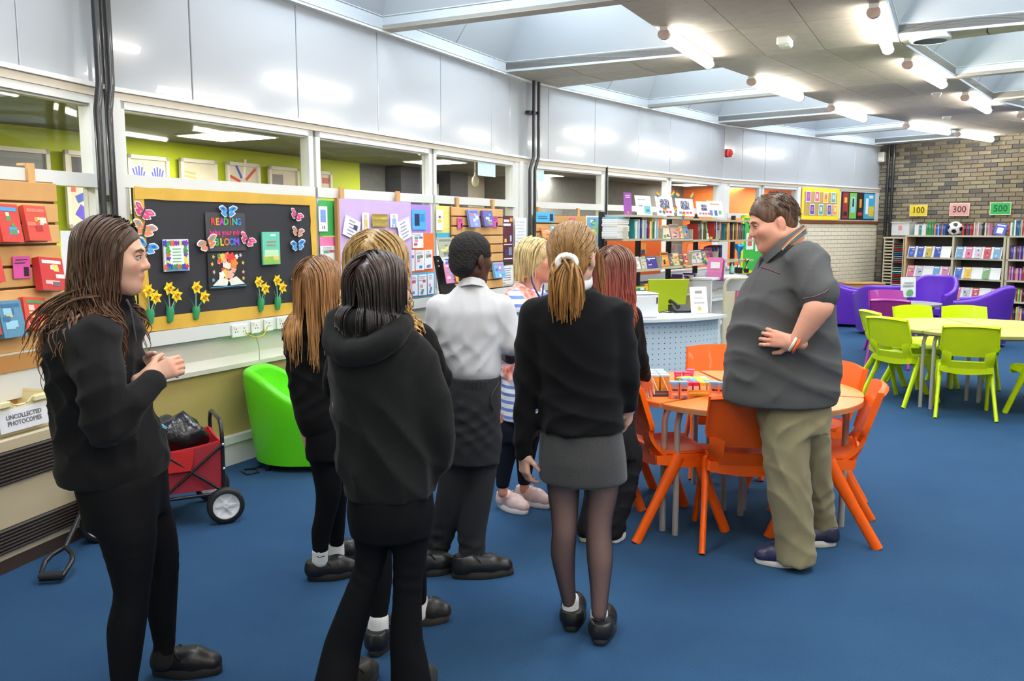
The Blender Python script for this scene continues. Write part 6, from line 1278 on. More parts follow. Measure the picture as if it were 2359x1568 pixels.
def hair_mat(name, root, mid, tip, z0, z1, streak=None, rough=.42):
    m = bpy.data.materials.new(name); m.use_nodes = True; N = m.node_tree.nodes; L = m.node_tree.links; p = N['Principled BSDF']; p.inputs['Roughness'].default_value = rough; p.inputs['Specular IOR Level'].default_value = .45
    t = N.new('ShaderNodeTexCoord'); mp = N.new('ShaderNodeMapping'); mp.inputs['Scale'].default_value = (110, 110, 7); n = N.new('ShaderNodeTexNoise'); n.inputs['Scale'].default_value = 1; n.inputs['Detail'].default_value = 3
    L.new(t.outputs['Object'], mp.inputs['Vector']); L.new(mp.outputs[0], n.inputs['Vector'])
    sx_ = N.new('ShaderNodeSeparateXYZ'); L.new(t.outputs['Object'], sx_.inputs[0]); mr = N.new('ShaderNodeMapRange'); mr.inputs['From Min'].default_value = z1; mr.inputs['From Max'].default_value = z0; L.new(sx_.outputs['Z'], mr.inputs['Value'])
    r = N.new('ShaderNodeValToRGB'); e = r.color_ramp.elements; e[0].position = 0; e[0].color = lin(*root); e[1].position = 1; e[1].color = lin(*tip); x = e.new(.45); x.color = lin(*mid); L.new(mr.outputs[0], r.inputs['Fac'])
    r2 = N.new('ShaderNodeValToRGB'); q = r2.color_ramp.elements; q[0].position = .32; q[1].position = .68; q[0].color = (.42, .40, .38, 1); q[1].color = (1.35, 1.3, 1.25, 1) if not streak else (streak, streak*.97, streak*.9, 1); L.new(n.outputs['Fac'], r2.inputs['Fac'])
    mx = N.new('ShaderNodeMix'); mx.data_type = 'RGBA'; mx.blend_type = 'MULTIPLY'; mx.inputs[0].default_value = 1; L.new(r.outputs[0], mx.inputs[6]); L.new(r2.outputs[0], mx.inputs[7]); L.new(mx.outputs[2], p.inputs['Base Color'])
    return m
def collar(f, ring, drop, flare, mat, parent, shift=0):
    o = np.array(f.org); mx = sum(r[0] for r in ring)/len(ring)
    def fn(a, b):
        t = a*(len(ring)-1); i = min(int(t), len(ring)-2); e = t-i; q = [ring[i][j]*(1-e)+ring[i+1][j]*e for j in range(3)]
        return Vector(f.p(q[0]+(q[0]-mx)*flare*b+shift*b, q[1]+drop*b, q[2]*(1+flare*1.6*b))-o)
    g = G(); g.sheet(fn, 36, 4, .007, mat); return g.build('collar', parent)
class Fig:
    """one person; pixel measurements at distance Y, dy metres behind (+) or before (-) that plane"""
    def __init__(s, Y, org_px, label, seed=0):
        s.Y = Y; o = at(org_px[0], org_px[1], Y); s.org = (o.x, Y, 0); s.root = thing('person', label, 'person', s.org); s.body = Body(.022); s.fine = []; s.seed = seed; s.heads = []; s.tints = []
    def p(s, x, y, dy=0): return V3(at(x, y, s.Y+dy))
    def m(s, px, dy=0): return px*(s.Y+dy+.04)/2000
    def keys(s, rows):                                       # rows (x, y, half width px, half depth m, dy)
        out = []
        for r in rows:
            x, y, hw, hd = r[:4]; dy = r[4] if len(r) > 4 else 0; q = s.p(x, y, dy); out.append((q[0], q[1], q[2], s.m(hw, dy), hd))
        return out
    def limb(s, B_, pts, k=None, sh=None):
        sh = sh or (.80 if B_ is s.body else 1); B_.chain([(s.p(*q[:3]), s.m(q[3])*sh) for q in pts], k); return B_
    def head(s, c, yaw, pitch=0, sc=1., roll=0, face=True, ears=(1, 1), neck=None, neck_r=.05, chub=0):
        """yaw: compass direction faced, 0 = +x, 90 = away from the camera"""
        y, p_ = math.radians(yaw), math.radians(pitch); f = np.array([math.cos(y)*math.cos(p_), math.sin(y)*math.cos(p_), math.sin(p_)]); l = np.array([-math.sin(y), math.cos(y), 0]); u = np.cross(f, l)
        if roll: a = math.radians(roll); l, u = l*math.cos(a)+u*math.sin(a), u*math.cos(a)-l*math.sin(a)
        R = np.stack([f, l, u]); c = V3(c); L = lambda a, b, d: c+(f*a+l*b+u*d)*sc
        B_ = s.body; g_ = 1+chub
        B_.ell(L(-.012, 0, .028), (.096*sc, .075*sc, .086*sc), R, .02); B_.ell(L(.024, 0, -.036), (.064*sc, .060*sc*g_, .082*sc), R, .03)
        B_.cone(L(.060, 0, -.096), L(.056, 0, -.1), .023*sc, .022*sc, .02)
        for q in (-1, 1):
            B_.cone(L(.05, q*.012, -.096), L(-.004, q*.05*g_, -.062), .020*sc*g_, .024*sc*g_, .03); B_.ell(L(.05, q*.036, -.024), (.03*sc*g_, .024*sc*g_, .022*sc), R, .03)
            B_.cone(L(.074, q*.036, .023), L(.083, q*.01, .022), .011*sc, .011*sc, .015); B_.ell(L(.093, q*.031, .003), (.016*sc, .015*sc, .010*sc), R, .014, True)
            if ears[0 if q > 0 else 1]:
                B_.ell(L(-.014, q*.081, -.008), (.019*sc, .010*sc, .032*sc), R, .006); B_.ell(L(-.006, q*.092, -.004), (.009*sc, .006*sc, .019*sc), R, .005, True); B_.ell(L(-.006, q*.078, -.037), (.009*sc, .008*sc, .011*sc), R, .006)
        B_.cone(L(.083, 0, .012), L(.103, 0, -.026), .0075*sc, .0105*sc, .012); B_.cone(L(.094, 0, -.033), L(.1, 0, -.03), .0095*sc, .0105*sc, .008)
        for q in (-1, 1): B_.ell(L(.092, q*.012, -.034), (.011*sc, .007*sc, .008*sc), R, .008)
        B_.ell(L(.084, 0, -.058), (.0115*sc, .022*sc, .0065*sc), R, .005); B_.ell(L(.082, 0, -.070), (.0115*sc, .019*sc, .0075*sc), R, .005); B_.ell(L(.068, 0, -.083), (.012*sc, .02*sc, .01*sc), R, .012)
        if neck is not None: B_.cone(L(-.022, 0, -.055), neck, neck_r*sc, neck_r*sc*1.12, .03)
        s.heads.append((c, R, sc)); s.tints += [(L(.088, 0, -.064), .022*sc, 'lip'), (L(.075, .04, -.03), .03*sc, 'cheek'), (L(.075, -.04, -.03), .03*sc, 'cheek'), (L(.104, 0, -.028), .016*sc, 'cheek'), (L(-.012, .08, -.01), .03*sc, 'cheek'), (L(-.012, -.08, -.01), .03*sc, 'cheek')]
        s.L = L; s.R = R; s.hsc = sc; return L
    def eyes(s, parent, iris=(70, 90, 100), brow=(70, 50, 40), lid=.0045, tone=(205, 150, 130)):
        c, R, sc = s.heads[0]; o = np.array(s.org)
        for q in (-1, 1):
            e = s.L(.0795, q*.031, .002)-o; g = G(); g.ball(e, .0118*sc, P((205, 200, 196), .15), 14); ob = g.build('eye', parent)
            f = R[0]; g = G(); g.ball(e+f*.0085*sc, (.0056*sc,)*3, P(iris, .1), 10); g.build('iris', ob)
            u = R[2]; g = G(); g.ball(e+(u*lid+f*.0006)*sc, .0121*sc, P(tone, .5), 14); g.build('eyelid', ob)
            g = G(); g.tube([s.L(.083, q*.046, .005)-o, s.L(.0915, q*.034, .0095)-o, s.L(.0915, q*.022, .007)-o], .0017*sc, P((60, 44, 40)), 5); g.build('eyelash', parent)
            g = G(); g.tube([s.L(.083, q*.05, .022)-o, s.L(.094, q*.034, .028)-o, s.L(.0955, q*.016, .022)-o], [.0018*sc, .0034*sc, .003*sc], P(brow, .8), 6); g.build('eyebrow', parent)
    def hand(s, w, d, n, thumb, curl=.5, sc=1., spread=.0, tilt=0):
        """w wrist, d towards the fingers, n the way the palm faces, thumb +1/-1 picks the side"""
        w, d, n = V3(w), V3(d), V3(n); d = d/np.linalg.norm(d); n = n-d*(n@d); n = n/np.linalg.norm(n); t = np.cross(d, n)*thumb
        H_ = Body(.008)
        for i, o in enumerate((.028, .010, -.009, -.026)):
            b = w+(d*.084+t*o+n*(.004 if i in (0, 3) else 0))*sc; H_.cone(w+(d*.006+t*o*.55)*sc, b, .0145*sc, .0112*sc, .014)
            ln = (.040, .045, .042, .032)[i]; p0 = b; a = 0
            dd = d*math.cos(spread*o*30)+t*math.sin(spread*o*30)
            for j, (fr, cu) in enumerate(((1, .75), (.66, 1.15), (.52, .7))):
                a += curl*cu+.04*i*(j == 0); v = dd*math.cos(a)+n*math.sin(a); p1 = p0+v*ln*fr*sc; H_.cone(p0, p1, (.0098-.0009*j)*sc, (.0090-.0012*j)*sc, .004); p0 = p1
        b = w+(d*.022+t*.026+n*.008)*sc; v = d*.62+t*.68+n*(.25+.3*curl); v = v/np.linalg.norm(v); p1 = b+v*.042*sc; H_.cone(w+(d*.012+t*.012)*sc, b, .016*sc, .0145*sc, .012); H_.cone(b, p1, .0135*sc, .0108*sc, .01)
        v = d*.85+t*.3+n*(.2+.5*curl); v = v/np.linalg.norm(v); H_.cone(p1, p1+v*.030*sc, .0105*sc, .0085*sc, .005)
        H_.cone(w-d*.03, w+d*.01, .026*sc, .024*sc, .02)
        s.fine.append(H_.mesh(.0036)); s.tints.append((w+d*.1, .05, 'hand'))
    def skin(s, rgb, name='body', h=.0075, lipc=1.):
        base = np.array(lin(*rgb)[:3]); tn = s.tints
        def col(V):
            c = np.tile(base, (len(V), 1))
            for p_, r, kind in tn:
                w = np.clip(1-np.linalg.norm(V-p_, axis=1)/r, 0, 1)[:, None]; w = w*w*(3-2*w)
                tgt = base*{'lip': np.array([.92, .5, .52]), 'cheek': np.array([1.06, .84, .82]), 'hand': np.array([1.05, .82, .8])}[kind]; c = c*(1-w*lipc)+tgt*w*lipc
            return c
        V, Q = s.body.mesh(h); return put(V, Q, name, s.root, skin_mat('skin_%02x%02x%02x' % rgb), s.org, s.fine, col)
    def wear(s, B_, name, mat, h=.009, label=None):
        V, Q = B_.mesh(h); o = put(V, Q, name, s.root, mat, s.org); return tag(o, label)
    def shoe(s, heel, toe, rgb=(26, 26, 28), sole=(34, 32, 31), w=.046, ankle=None, hi=.06, lace=(20, 20, 22), sh=.03, name='shoe'):
        """heel and toe: ground points"""
        h_, t_ = V3((heel[0], heel[1], 0)), V3((toe[0], toe[1], 0)); d = t_-h_; L = np.linalg.norm(d); d = d/L; l = np.array([-d[1], d[0], 0]); u = np.array([0, 0, 1.])
        P_ = lambda a, b, c: h_+d*a*L+l*b+u*c
        S = Body(.02); z = sh; q_ = w/.046
        S.cone(P_(.16, 0, z+.02), P_(.17, 0, z+hi-.02), .041*q_, .040*q_); S.cone(P_(.18, 0, z+.022), P_(.6, 0, z+.02), .040*q_, .042*q_); S.cone(P_(.6, 0, z+.018), P_(.85, .004, z+.010), .045*q_, .034*q_); S.cone(P_(.30, 0, z+hi-.034), P_(.64, 0, z+.03), .034*q_, .034*q_); S.plane(P_(0, 0, z-.004), (0, 0, -1)); S.plane(P_(0, 0, z+hi), (-.1*d[0], -.1*d[1], 1))
        o = s.wear(S, name, M('shoe_%02x%02x%02x' % rgb, rgb, .38, noise=.08, nscale=60, bump=.08), .006)
        pts = []
        for a in range(28):
            q = 2*math.pi*a/28; ca, sa = math.cos(q), math.sin(q); x = .5+.5*ca; wd = (.036+.012*math.sin(min(1, max(0, (x-.15)/.75))*math.pi)); pts.append(P_(x, wd*math.copysign(abs(sa)**.6, sa)*w/.046, 0)-np.array(s.org))
        g = G(); n = 28; sm_ = P(sole, .6); c0 = sum(pts)/n
        rings = [(.96, .002), (1.0, .008), (1.0, z*.75), (.95, z+.004)]; vs = [c0+(p_-c0)*k+u*zz for k, zz in rings for p_ in pts]
        g.add(vs, [(r*n+i, r*n+(i+1) % n, (r+1)*n+(i+1) % n, (r+1)*n+i) for r in range(3) for i in range(n)], sm_, True); g.add(vs[:n], [tuple(range(n))[::-1]], sm_); g.add(vs[-n:], [tuple(range(n))], sm_); g.build('sole', o)
        if lace:
            g = G(); O = np.array(s.org)
            for k in range(5):
                a = .36+.07*k; zz = z+hi+(a-.3)/.34*(.03+.034*q_-hi)+.003
                g.tube([P_(a, -.026, zz-.010)-O, P_(a, -.012, zz)-O, P_(a, 0, zz+.003)-O, P_(a, .012, zz)-O, P_(a, .026, zz-.010)-O], .0032, P(lace, .7), 5)
            for q in (-1, 1): g.tube([P_(.36, 0, z+hi+.004)-O, P_(.36, q*.03, z+hi+.006)-O, P_(.44, q*.047, z+hi*.72)-O, P_(.40, q*.012, z+hi+.002)-O], .003, P(lace, .7), 5)
            g.build('laces', o)
        return o
def strands(fig, n, starts, step, length, comb, colliders, mat, name='hair', r=.005, wave=(0, .08), seed=0, stiff=.5, base=None, sides=5, tip=.25, h=.008, hug=True):
    """locks of hair: combed over the head, then hanging, kept outside the colliders (centre, radius) or capsules"""
    rs = np.random.RandomState(seed); Pn, Dn = starts(n, rs); nst = np.maximum(4, (np.array([length(p, rs) for p in Pn])/step).astype(int)); mx = nst.max()
    paths = np.zeros((len(Pn), mx+1, 3)); paths[:, 0] = Pn; d = Dn.copy()
    for k in range(mx):
        p = paths[:, k]; dd = comb(p, k*step)+rs.normal(size=p.shape)*.03
        if hug:
            c0, (R0, rad0) = colliders[0]; v = (p-c0) @ R0.T; e = np.sqrt(((v/rad0)**2).sum(1))[:, None]; nn = (v/rad0**2) @ R0; nn /= np.linalg.norm(nn, axis=1)[:, None]
            near = np.clip((1.5-e)/.3, 0, 1)*np.clip((v[:, 2:3]+.015)/.04, 0, 1); out = (dd*nn).sum(1)[:, None]; dd = dd-nn*np.maximum(out, 0)*near-nn*.12*near
        d = d*(1-stiff)+dd*stiff; d = d/np.linalg.norm(d, axis=1)[:, None]; q = p+d*step
        for it in range(2):
            for co in colliders:
                if isinstance(co, Body):
                    def D3(a):
                        r_ = np.full(len(a), 9.)
                        for fn, lo_, hi_, kk, sub in co.pr:
                            if sub is False: r_ = np.minimum(r_, fn(a[:, 0], a[:, 1], a[:, 2]))
                        return r_
                    d0 = D3(q); i = d0 < .008
                    if i.any():
                        qi = q[i]; gr = np.stack([D3(qi+np.eye(3)[ax]*.004)-d0[i] for ax in range(3)], 1); gr /= np.linalg.norm(gr, axis=1)[:, None]+1e-9; q[i] = qi+gr*np.minimum(.02, .009-d0[i])[:, None]
                elif len(co) == 2:                             # ellipsoid: centre, (R, radii)
                    c, (R, rad) = co; v = (q-c) @ R.T; e = np.sqrt(((v/rad)**2).sum(1)); i = e < 1; v[i] /= e[i][:, None]; q = v @ R+c
                else:
                    a, b, rr_ = co; ba = b-a; tt = np.clip(((q-a)@ba)/(ba@ba), 0, 1); c = a+tt[:, None]*ba; v = q-c; dist = np.linalg.norm(v, axis=1)+1e-9; i = dist < rr_; q[i] = c[i]+v[i]/dist[i][:, None]*rr_
        paths[:, k+1] = q
    g = G(); o = np.array(fig.org); ph = rs.uniform(0, 6.28, len(Pn)); amp = rs.uniform(.5, 1.2, len(Pn))
    for i in range(len(Pn)):
        m = nst[i]; pts = paths[i, :m+1]; s_ = np.arange(m+1)*step
        if wave[0]:
            tt = np.gradient(pts, axis=0); tt /= np.linalg.norm(tt, axis=1)[:, None]+1e-9; a = np.cross(tt, [.3, .8, .2]); a /= np.linalg.norm(a, axis=1)[:, None]+1e-9; b = np.cross(tt, a); w = np.clip((s_-.12)/.2, 0, 1)*wave[0]*amp[i]
            pts = pts+a*(w*np.sin(s_/wave[1]*6.28+ph[i]))[:, None]+b*(w*np.cos(s_/wave[1]*6.28+ph[i]))[:, None]
        f = np.arange(m+1)/m; rad = r*(1-(1-tip)*f**1.6)*np.clip(.35+f*6, 0, 1)*amp[i]**.3
        g.tube([Vector(q-o) for q in pts], list(rad), mat, sides, flat=.55, caps=False)
    ob = g.build(name, fig.root)
    if base is not None:
        V, Q = base.mesh(h); b = len(g.v); g.add([tuple(v-o) for v in V], [tuple(q) for q in Q.tolist()], mat, True); me = g.mesh(name); ob.data = me
    return ob
def scalp(c, R, rad, front=-.1, low=-.5, ear=False):
    """start points on the scalp: R rows are forward, left, up"""
    def f(n, rs):
        P_, D_ = [], []
        while len(P_) < n:
            v = rs.normal(size=3); v /= np.linalg.norm(v)
            if v[2] < low or (v[0] > front+.55*max(0, v[2]) and v[2] < .72) or (ear and abs(v[1]) > .6 and v[2] < .15 and v[0] > -.42): continue
            P_.append(c+(v*(rad+rs.uniform(.0, .009))) @ R); t = np.array([-.4, np.sign(v[1])*.6, -.5]); t = t-v*(t@v); D_.append(t @ R)
        return np.array(P_), np.array(D_)
    return f
BLK = (22, 22, 25)
fleece = cloth('black_fleece', (22, 22, 25), .95, 260, .06, .22); jersey = cloth('black_jersey', (15, 15, 18), .9, 500, .03, .15); legg = cloth('black_leggings', (12, 12, 16), .75, 600, .0, .1)
knit = cloth('black_knit', (13, 13, 17), .92, 320, .05, .2); charcoal = cloth('charcoal_twill', (48, 48, 51), .85, 420, .02, .22)
# ---------------------------------------------------------------- the girl at the left, in profile
f = Fig(2.80, (290, 1600), 'girl with long wavy brown hair in a black fleece, in profile at the left', 1)
hd = f.p(264, 590); L = f.head(hd, 6, -3, .98, ears=(0, 1), neck=f.p(246, 720), neck_r=.046)
f.body.loft(f.keys([(235, 740, 60, .15), (228, 850, 70, .14), (250, 1000, 72, .14), (275, 1120, 74, .14)]))
f.limb(f.body, [(222, 770, -.17, 38), (246, 985, -.24, 30), (342, 870, -.10, 18)]); f.limb(f.body, [(245, 760, .17, 38), (270, 970, .22, 30), (332, 845, .075, 18)])
f.hand(f.p(341, 868, -.095), (.72, .30, .30), (-.1, 1, -.2), 1, .8, .9); f.hand(f.p(330, 842, .075), (1, -.12, .02), (-.1, -1, -.3), -1, .25, .92)
f.limb(f.body, [(272, 1130, -.09, 66), (303, 1365, -.10, 36), (288, 1600, -.10, 22)]); f.limb(f.body, [(300, 1130, .09, 64), (372, 1275, .10, 36), (378, 1490, .12, 22)])
b = f.skin((214, 168, 146)); f.eyes(b, (80, 84, 80), (84, 60, 46), .004, (200, 150, 128))
T = Body(.06); T.loft(f.keys([(246, 700, 44, .08), (236, 722, 66, .14), (226, 752, 84, .19), (220, 800, 88, .20), (224, 870, 92, .19), (240, 960, 98, .185), (258, 1030, 112, .20), (265, 1068, 115, .21), (266, 1092, 108, .20)]))
f.limb(T, [(222, 785, -.155, 50), (238, 900, -.24, 49), (248, 980, -.25, 47), (300, 930, -.20, 40), (350, 880, -.11, 29)]); f.limb(T, [(245, 765, .18, 50), (270, 970, .23, 44), (328, 852, .085, 27)])
f.limb(T, [(262, 686, 0, 40), (296, 700, 0, 14)], .02); T.fold = folds(3, .011, .085, [(.6, .3, .7), (-.5, .4, .8), (.9, .2, .2)])
f.wear(T, 'fleece_jumper', fleece)
g = G(); o = np.array(f.org); g.tube([Vector(f.p(x, y, dy)-o) for x, y, dy in ((292, 690, -.06), (300, 705, -.05), (306, 740, -.03), (313, 785, 0))], .004, P((90, 90, 92), .3), 5); g.build('zip', f.root)
W_ = Body(.03); W_.loft(f.keys([(268, 1060, 96, .17), (282, 1100, 92, .175), (290, 1150, 86, .175), (290, 1190, 76, .17)]))
f.limb(W_, [(275, 1130, -.085, 74), (295, 1230, -.10, 62), (304, 1360, -.10, 40), (291, 1450, -.10, 42), (287, 1560, -.10, 31), (287, 1600, -.10, 27)]); f.limb(W_, [(302, 1130, .085, 70), (345, 1210, .10, 58), (372, 1280, .10, 41), (372, 1385, .11, 37), (378, 1470, .12, 27), (378, 1495, .12, 25)])
W_.fold = folds(4, .003, .05, n=3, low=lambda P_: np.exp(-((P_[:, 2]-.45)/.06)**2)+np.exp(-((P_[:, 2]-.12)/.05)**2)); f.wear(W_, 'leggings', legg)
f.shoe(at_z(352, 1552, 0), at_z(512, 1548, 0), w=.05); q = at_z(262, 1652, 0); f.shoe(q, (q.x+.24, q.y+.03), w=.05)
C_ = Body(.02); f.limb(C_, [(376, 1488, .12, 24), (374, 1520, .12, 26)]); f.wear(C_, 'sock', P((24, 24, 27), .9), .006)
hm_ = hair_mat('brown_wavy_hair', (76, 54, 42), (100, 68, 48), (160, 108, 68), .98, 1.52, 1.5)
c, R, sc = f.heads[0]; c = L(-.02, 0, .031); hb = Body(.03); hb.ell(L(-.022, 0, .030), (.106*sc, .088*sc, .096*sc), R); hb.ell(L(-.05, 0, -.03), (.075, .085, .10), R); hb.ell(L(-.06, 0, -.10), (.055, .075, .09), R)
hb.ell(L(.012, -.072, -.05), (.045, .022, .10), R); hb.ell(L(.012, .072, -.05), (.045, .022, .10), R); hb.plane(L(.080, 0, .062), R[0]*.9+R[2]*-.6)
cols = [(c, (R, np.array([.108, .090, .099])*sc)), T]
bk = lambda p, s_: np.array([-.22, -.10, -1.0])+np.clip((s_-.2)/.12, 0, 1)*np.array([-.15, -.2, .35])*(p[:, :1] < f.p(230, 0)[0])
def comb(p, s_):
    v = (p-c) @ R.T; d = np.zeros_like(p)+np.array([-.12, 0, -1.]); top = np.clip((v[:, 2:3]-.02)/.05, 0, 1)
    return d*(1-top)+top*((np.stack([np.full(len(v), -.35), np.sign(v[:, 1])*.9, np.full(len(v), -.25)], 1)) @ R)
strands(f, 560, scalp(c, R, np.array([.108, .09, .099])*sc, .50, -.55), .016, lambda p, r: r.uniform(.30, .50), comb, cols, hm_, r=.0062, wave=(.013, .13), seed=1, base=hb)
# wind-caught curls behind the shoulder
def st(n, rs): return np.array([f.p(rs.uniform(170, 235), rs.uniform(660, 720), rs.uniform(-.12, .06)) for _ in range(n)]), np.tile(np.array([-.9, -.1, -.1]), (n, 1))
strands(f, 60, st, .014, lambda p, r: r.uniform(.14, .30), lambda p, s_: np.array([-.62+.9*min(1, s_/.3), -.1, -.25-s_*2.2])+np.zeros_like(p), [(f.p(222, 790, -.1), f.p(230, 950, -.1), .15)], hm_, 'hair_ends', r=.0055, wave=(.012, .10), seed=5, stiff=.3, hug=False)

# ---------------------------------------------------------------- fair-haired girl at the back left
f = Fig(3.82, (745, 1320), 'girl with long straight light brown hair beside the green armchair, back turned', 2)
hd = f.p(742, 655); L = f.head(hd, 62, 0, .97, ears=(1, 1), neck=f.p(727, 735), neck_r=.045)
f.body.loft(f.keys([(722, 745, 42, .08), (722, 850, 45, .09), (735, 980, 45, .10), (750, 1040, 42, .1)]))
f.limb(f.body, [(680, 765, -.02, 24), (690, 900, -.02, 18), (735, 930, .16, 14)]); f.limb(f.body, [(775, 765, .04, 24), (790, 900, .02, 18), (770, 940, .2, 14)])
f.hand(f.p(735, 930, .16), (.8, .5, 0), (0, 0, -1), 1, .5, .9); f.hand(f.p(770, 940, .2), (-.8, .5, 0), (0, 0, -1), 1, .5, .9)
f.limb(f.body, [(750, 1040, -.02, 34), (756, 1130, -.02, 26), (747, 1195, -.01, 20), (738, 1290, 0, 15)], sh=.7); f.limb(f.body, [(770, 1040, .1, 34), (775, 1160, .15, 22), (775, 1270, .2, 14)], sh=.7)
f.skin((216, 172, 146))
T = Body(.03); T.loft(f.keys([(722, 712, 30, .06), (718, 732, 50, .09), (716, 765, 58, .105), (722, 840, 56, .11), (728, 900, 54, .115), (735, 955, 54, .125), (742, 985, 50, .12), (746, 998, 46, .11)]))
f.limb(T, [(682, 762, -.02, 27), (688, 850, -.05, 25), (698, 915, -.03, 23), (735, 935, .14, 18)]); f.limb(T, [(772, 762, .04, 27), (792, 880, .0, 24), (770, 930, .18, 18)]); T.fold = folds(7, .010, .065, [(.5, .3, .8), (-.6, .4, .7)]); f.wear(T, 'black_top', jersey)
W_ = Body(.03); W_.loft(f.keys([(745, 975, 46, .115), (750, 1010, 46, .12), (754, 1050, 44, .12)])); f.limb(W_, [(748, 1040, -.02, 38), (757, 1130, -.02, 30), (748, 1190, -.01, 24), (740, 1225, 0, 23), (738, 1262, 0, 18.5)]); f.limb(W_, [(772, 1040, .1, 38), (775, 1160, .15, 25), (775, 1255, .2, 18)]); f.wear(W_, 'leggings', legg)
C_ = Body(.012); f.limb(C_, [(738, 1258, 0, 18.5), (737, 1290, .005, 18.5)]); C_.plane(f.p(738, 1264), (0, 0, 1)); sk = P((232, 232, 232), .9); o_ = f.wear(C_, 'sock', sk, .006)
g = G(); O = np.array(f.org); g.tube([Vector(f.p(x, y, -.046)-O) for x, y in ((730, 1281), (736, 1284), (748, 1280))], .002, INK, 5); g.build('sock_mark', o_)
C_ = Body(.012); f.limb(C_, [(775, 1250, .2, 19), (775, 1275, .2, 20)]); f.wear(C_, 'sock', sk, .006)
f.shoe(at_z(708, 1336, 0), at_z(822, 1322, 0), w=.052); f.shoe(at_z(752, 1290, 0), at_z(838, 1284, 0), w=.046)
hm_ = hair_mat('light_brown_hair', (140, 102, 70), (176, 128, 84), (206, 158, 104), 1.1, 1.48); c, R, sc = f.heads[0]; c = L(-.02, 0, .031)
hb = Body(.03); hb.ell(L(-.02, 0, .030), (.104*sc, .086*sc, .094*sc), R); hb.ell(L(-.05, 0, -.05), (.062, .08, .10), R); hb.plane(L(.035, 0, -.03), R[0]-R[2]*.3)
cols = [(c, (R, np.array([.106, .088, .099])*sc)), T]
def straight(c, R, back=-.25, side=.85):
    def comb(p, s_):
        v = (p-c) @ R.T; d = np.zeros_like(p)+np.array([0, 0, -1.]); top = np.clip((v[:, 2:3]-.02)/.05, 0, 1)
        return d*(1-top)+top*((np.stack([np.full(len(v), back), np.sign(v[:, 1])*side, np.full(len(v), -.3)], 1)) @ R)
    return comb
strands(f, 330, scalp(c, R, np.array([.106, .088, .099])*sc, .1, -.5), .018, lambda p, r: r.uniform(.2, .30)+(.1 if p[0] < f.p(722, 0)[0] else 0), straight(c, R), cols, hm_, r=.0055, wave=(.003, .2), seed=2, base=hb)

# ---------------------------------------------------------------- tall blonde behind the hooded girl
f = Fig(3.18, (900, 1470), 'tall girl with long curled blonde hair, half hidden by the black hoodie', 3)
hd = f.p(872, 612); L = f.head(hd, 78, 0, 1.0, ears=(1, 1), neck=f.p(872, 715), neck_r=.046)
f.body.loft(f.keys([(880, 735, 50, .08), (885, 850, 55, .1), (895, 1000, 55, .1), (905, 1060, 55, .1)]))
f.limb(f.body, [(800, 775, 0, 28), (775, 900, .02, 20), (830, 930, .2, 16)]); f.limb(f.body, [(970, 775, 0, 28), (1010, 880, .02, 22), (960, 920, .2, 16)])
f.hand(f.p(830, 930, .2), (.8, .5, .1), (0, 0, -1), 1, .5, .95); f.hand(f.p(960, 920, .2), (-.8, .5, .1), (0, 0, -1), -1, .5, .95)
f.limb(f.body, [(875, 1070, 0, 40), (872, 1250, 0, 26), (872, 1440, -.02, 17)]); f.limb(f.body, [(930, 1070, .03, 40), (945, 1240, .1, 26), (965, 1390, .2, 17)])
f.skin((220, 176, 152))
T = Body(.035); T.loft(f.keys([(876, 712, 40, .07), (880, 735, 75, .10), (884, 765, 92, .12), (888, 850, 90, .12), (894, 950, 88, .125), (900, 1040, 86, .13), (900, 1060, 80, .12)]))
f.limb(T, [(800, 772, 0, 34), (775, 890, 0, 32), (830, 930, .2, 22)]); f.limb(T, [(968, 778, 0, 36), (1000, 850, 0, 34), (1008, 885, .03, 32), (960, 925, .2, 22)]); T.fold = folds(9, .006, .07, n=3); f.wear(T, 'black_jumper', jersey)
W_ = Body(.03); W_.loft(f.keys([(900, 1040, 72, .12), (900, 1100, 72, .13), (902, 1140, 68, .13)])); f.limb(W_, [(872, 1110, 0, 46), (872, 1260, 0, 32), (872, 1340, 0, 32), (872, 1420, -.02, 21), (872, 1432, -.02, 20)]); f.limb(W_, [(935, 1110, .03, 46), (945, 1240, .1, 32), (955, 1320, .14, 30), (965, 1388, .2, 20)]); f.wear(W_, 'leggings', legg)
C_ = Body(.012); f.limb(C_, [(872, 1425, -.02, 24), (870, 1465, -.02, 26)]); f.wear(C_, 'sock', sk, .006); C_ = Body(.012); f.limb(C_, [(965, 1380, .2, 22), (965, 1410, .2, 24)]); f.wear(C_, 'sock', sk, .006)
f.shoe(at_z(860, 1516, 0), at_z(905, 1448, 0), w=.05, sole=(44, 40, 38)); f.shoe(at_z(930, 1432, 0), at_z(1036, 1428, 0), w=.05, sole=(60, 52, 46), rgb=(40, 38, 38))
hm_ = hair_mat('curled_blonde_hair', (150, 120, 76), (206, 172, 110), (226, 186, 112), 1.2, 1.62, 1.3); c, R, sc = f.heads[0]; c = L(-.02, 0, .031)
hb = Body(.03); hb.ell(L(-.02, 0, .035), (.112*sc, .098*sc, .100*sc), R); hb.ell(L(-.05, 0, -.05), (.07, .095, .12), R); hb.ell(L(-.03, 0, -.10), (.06, .11, .09), R); hb.plane(L(.03, 0, -.03), R[0]-R[2]*.3)
cols = [(c, (R, np.array([.114, .100, .099])*sc)), T]
strands(f, 420, scalp(c, R, np.array([.114, .10, .099])*sc, .1, -.6), .016, lambda p, r: r.uniform(.30, .46), straight(c, R, -.2, 1.0), cols, hm_, r=.0068, wave=(.02, .11), seed=3, base=hb)

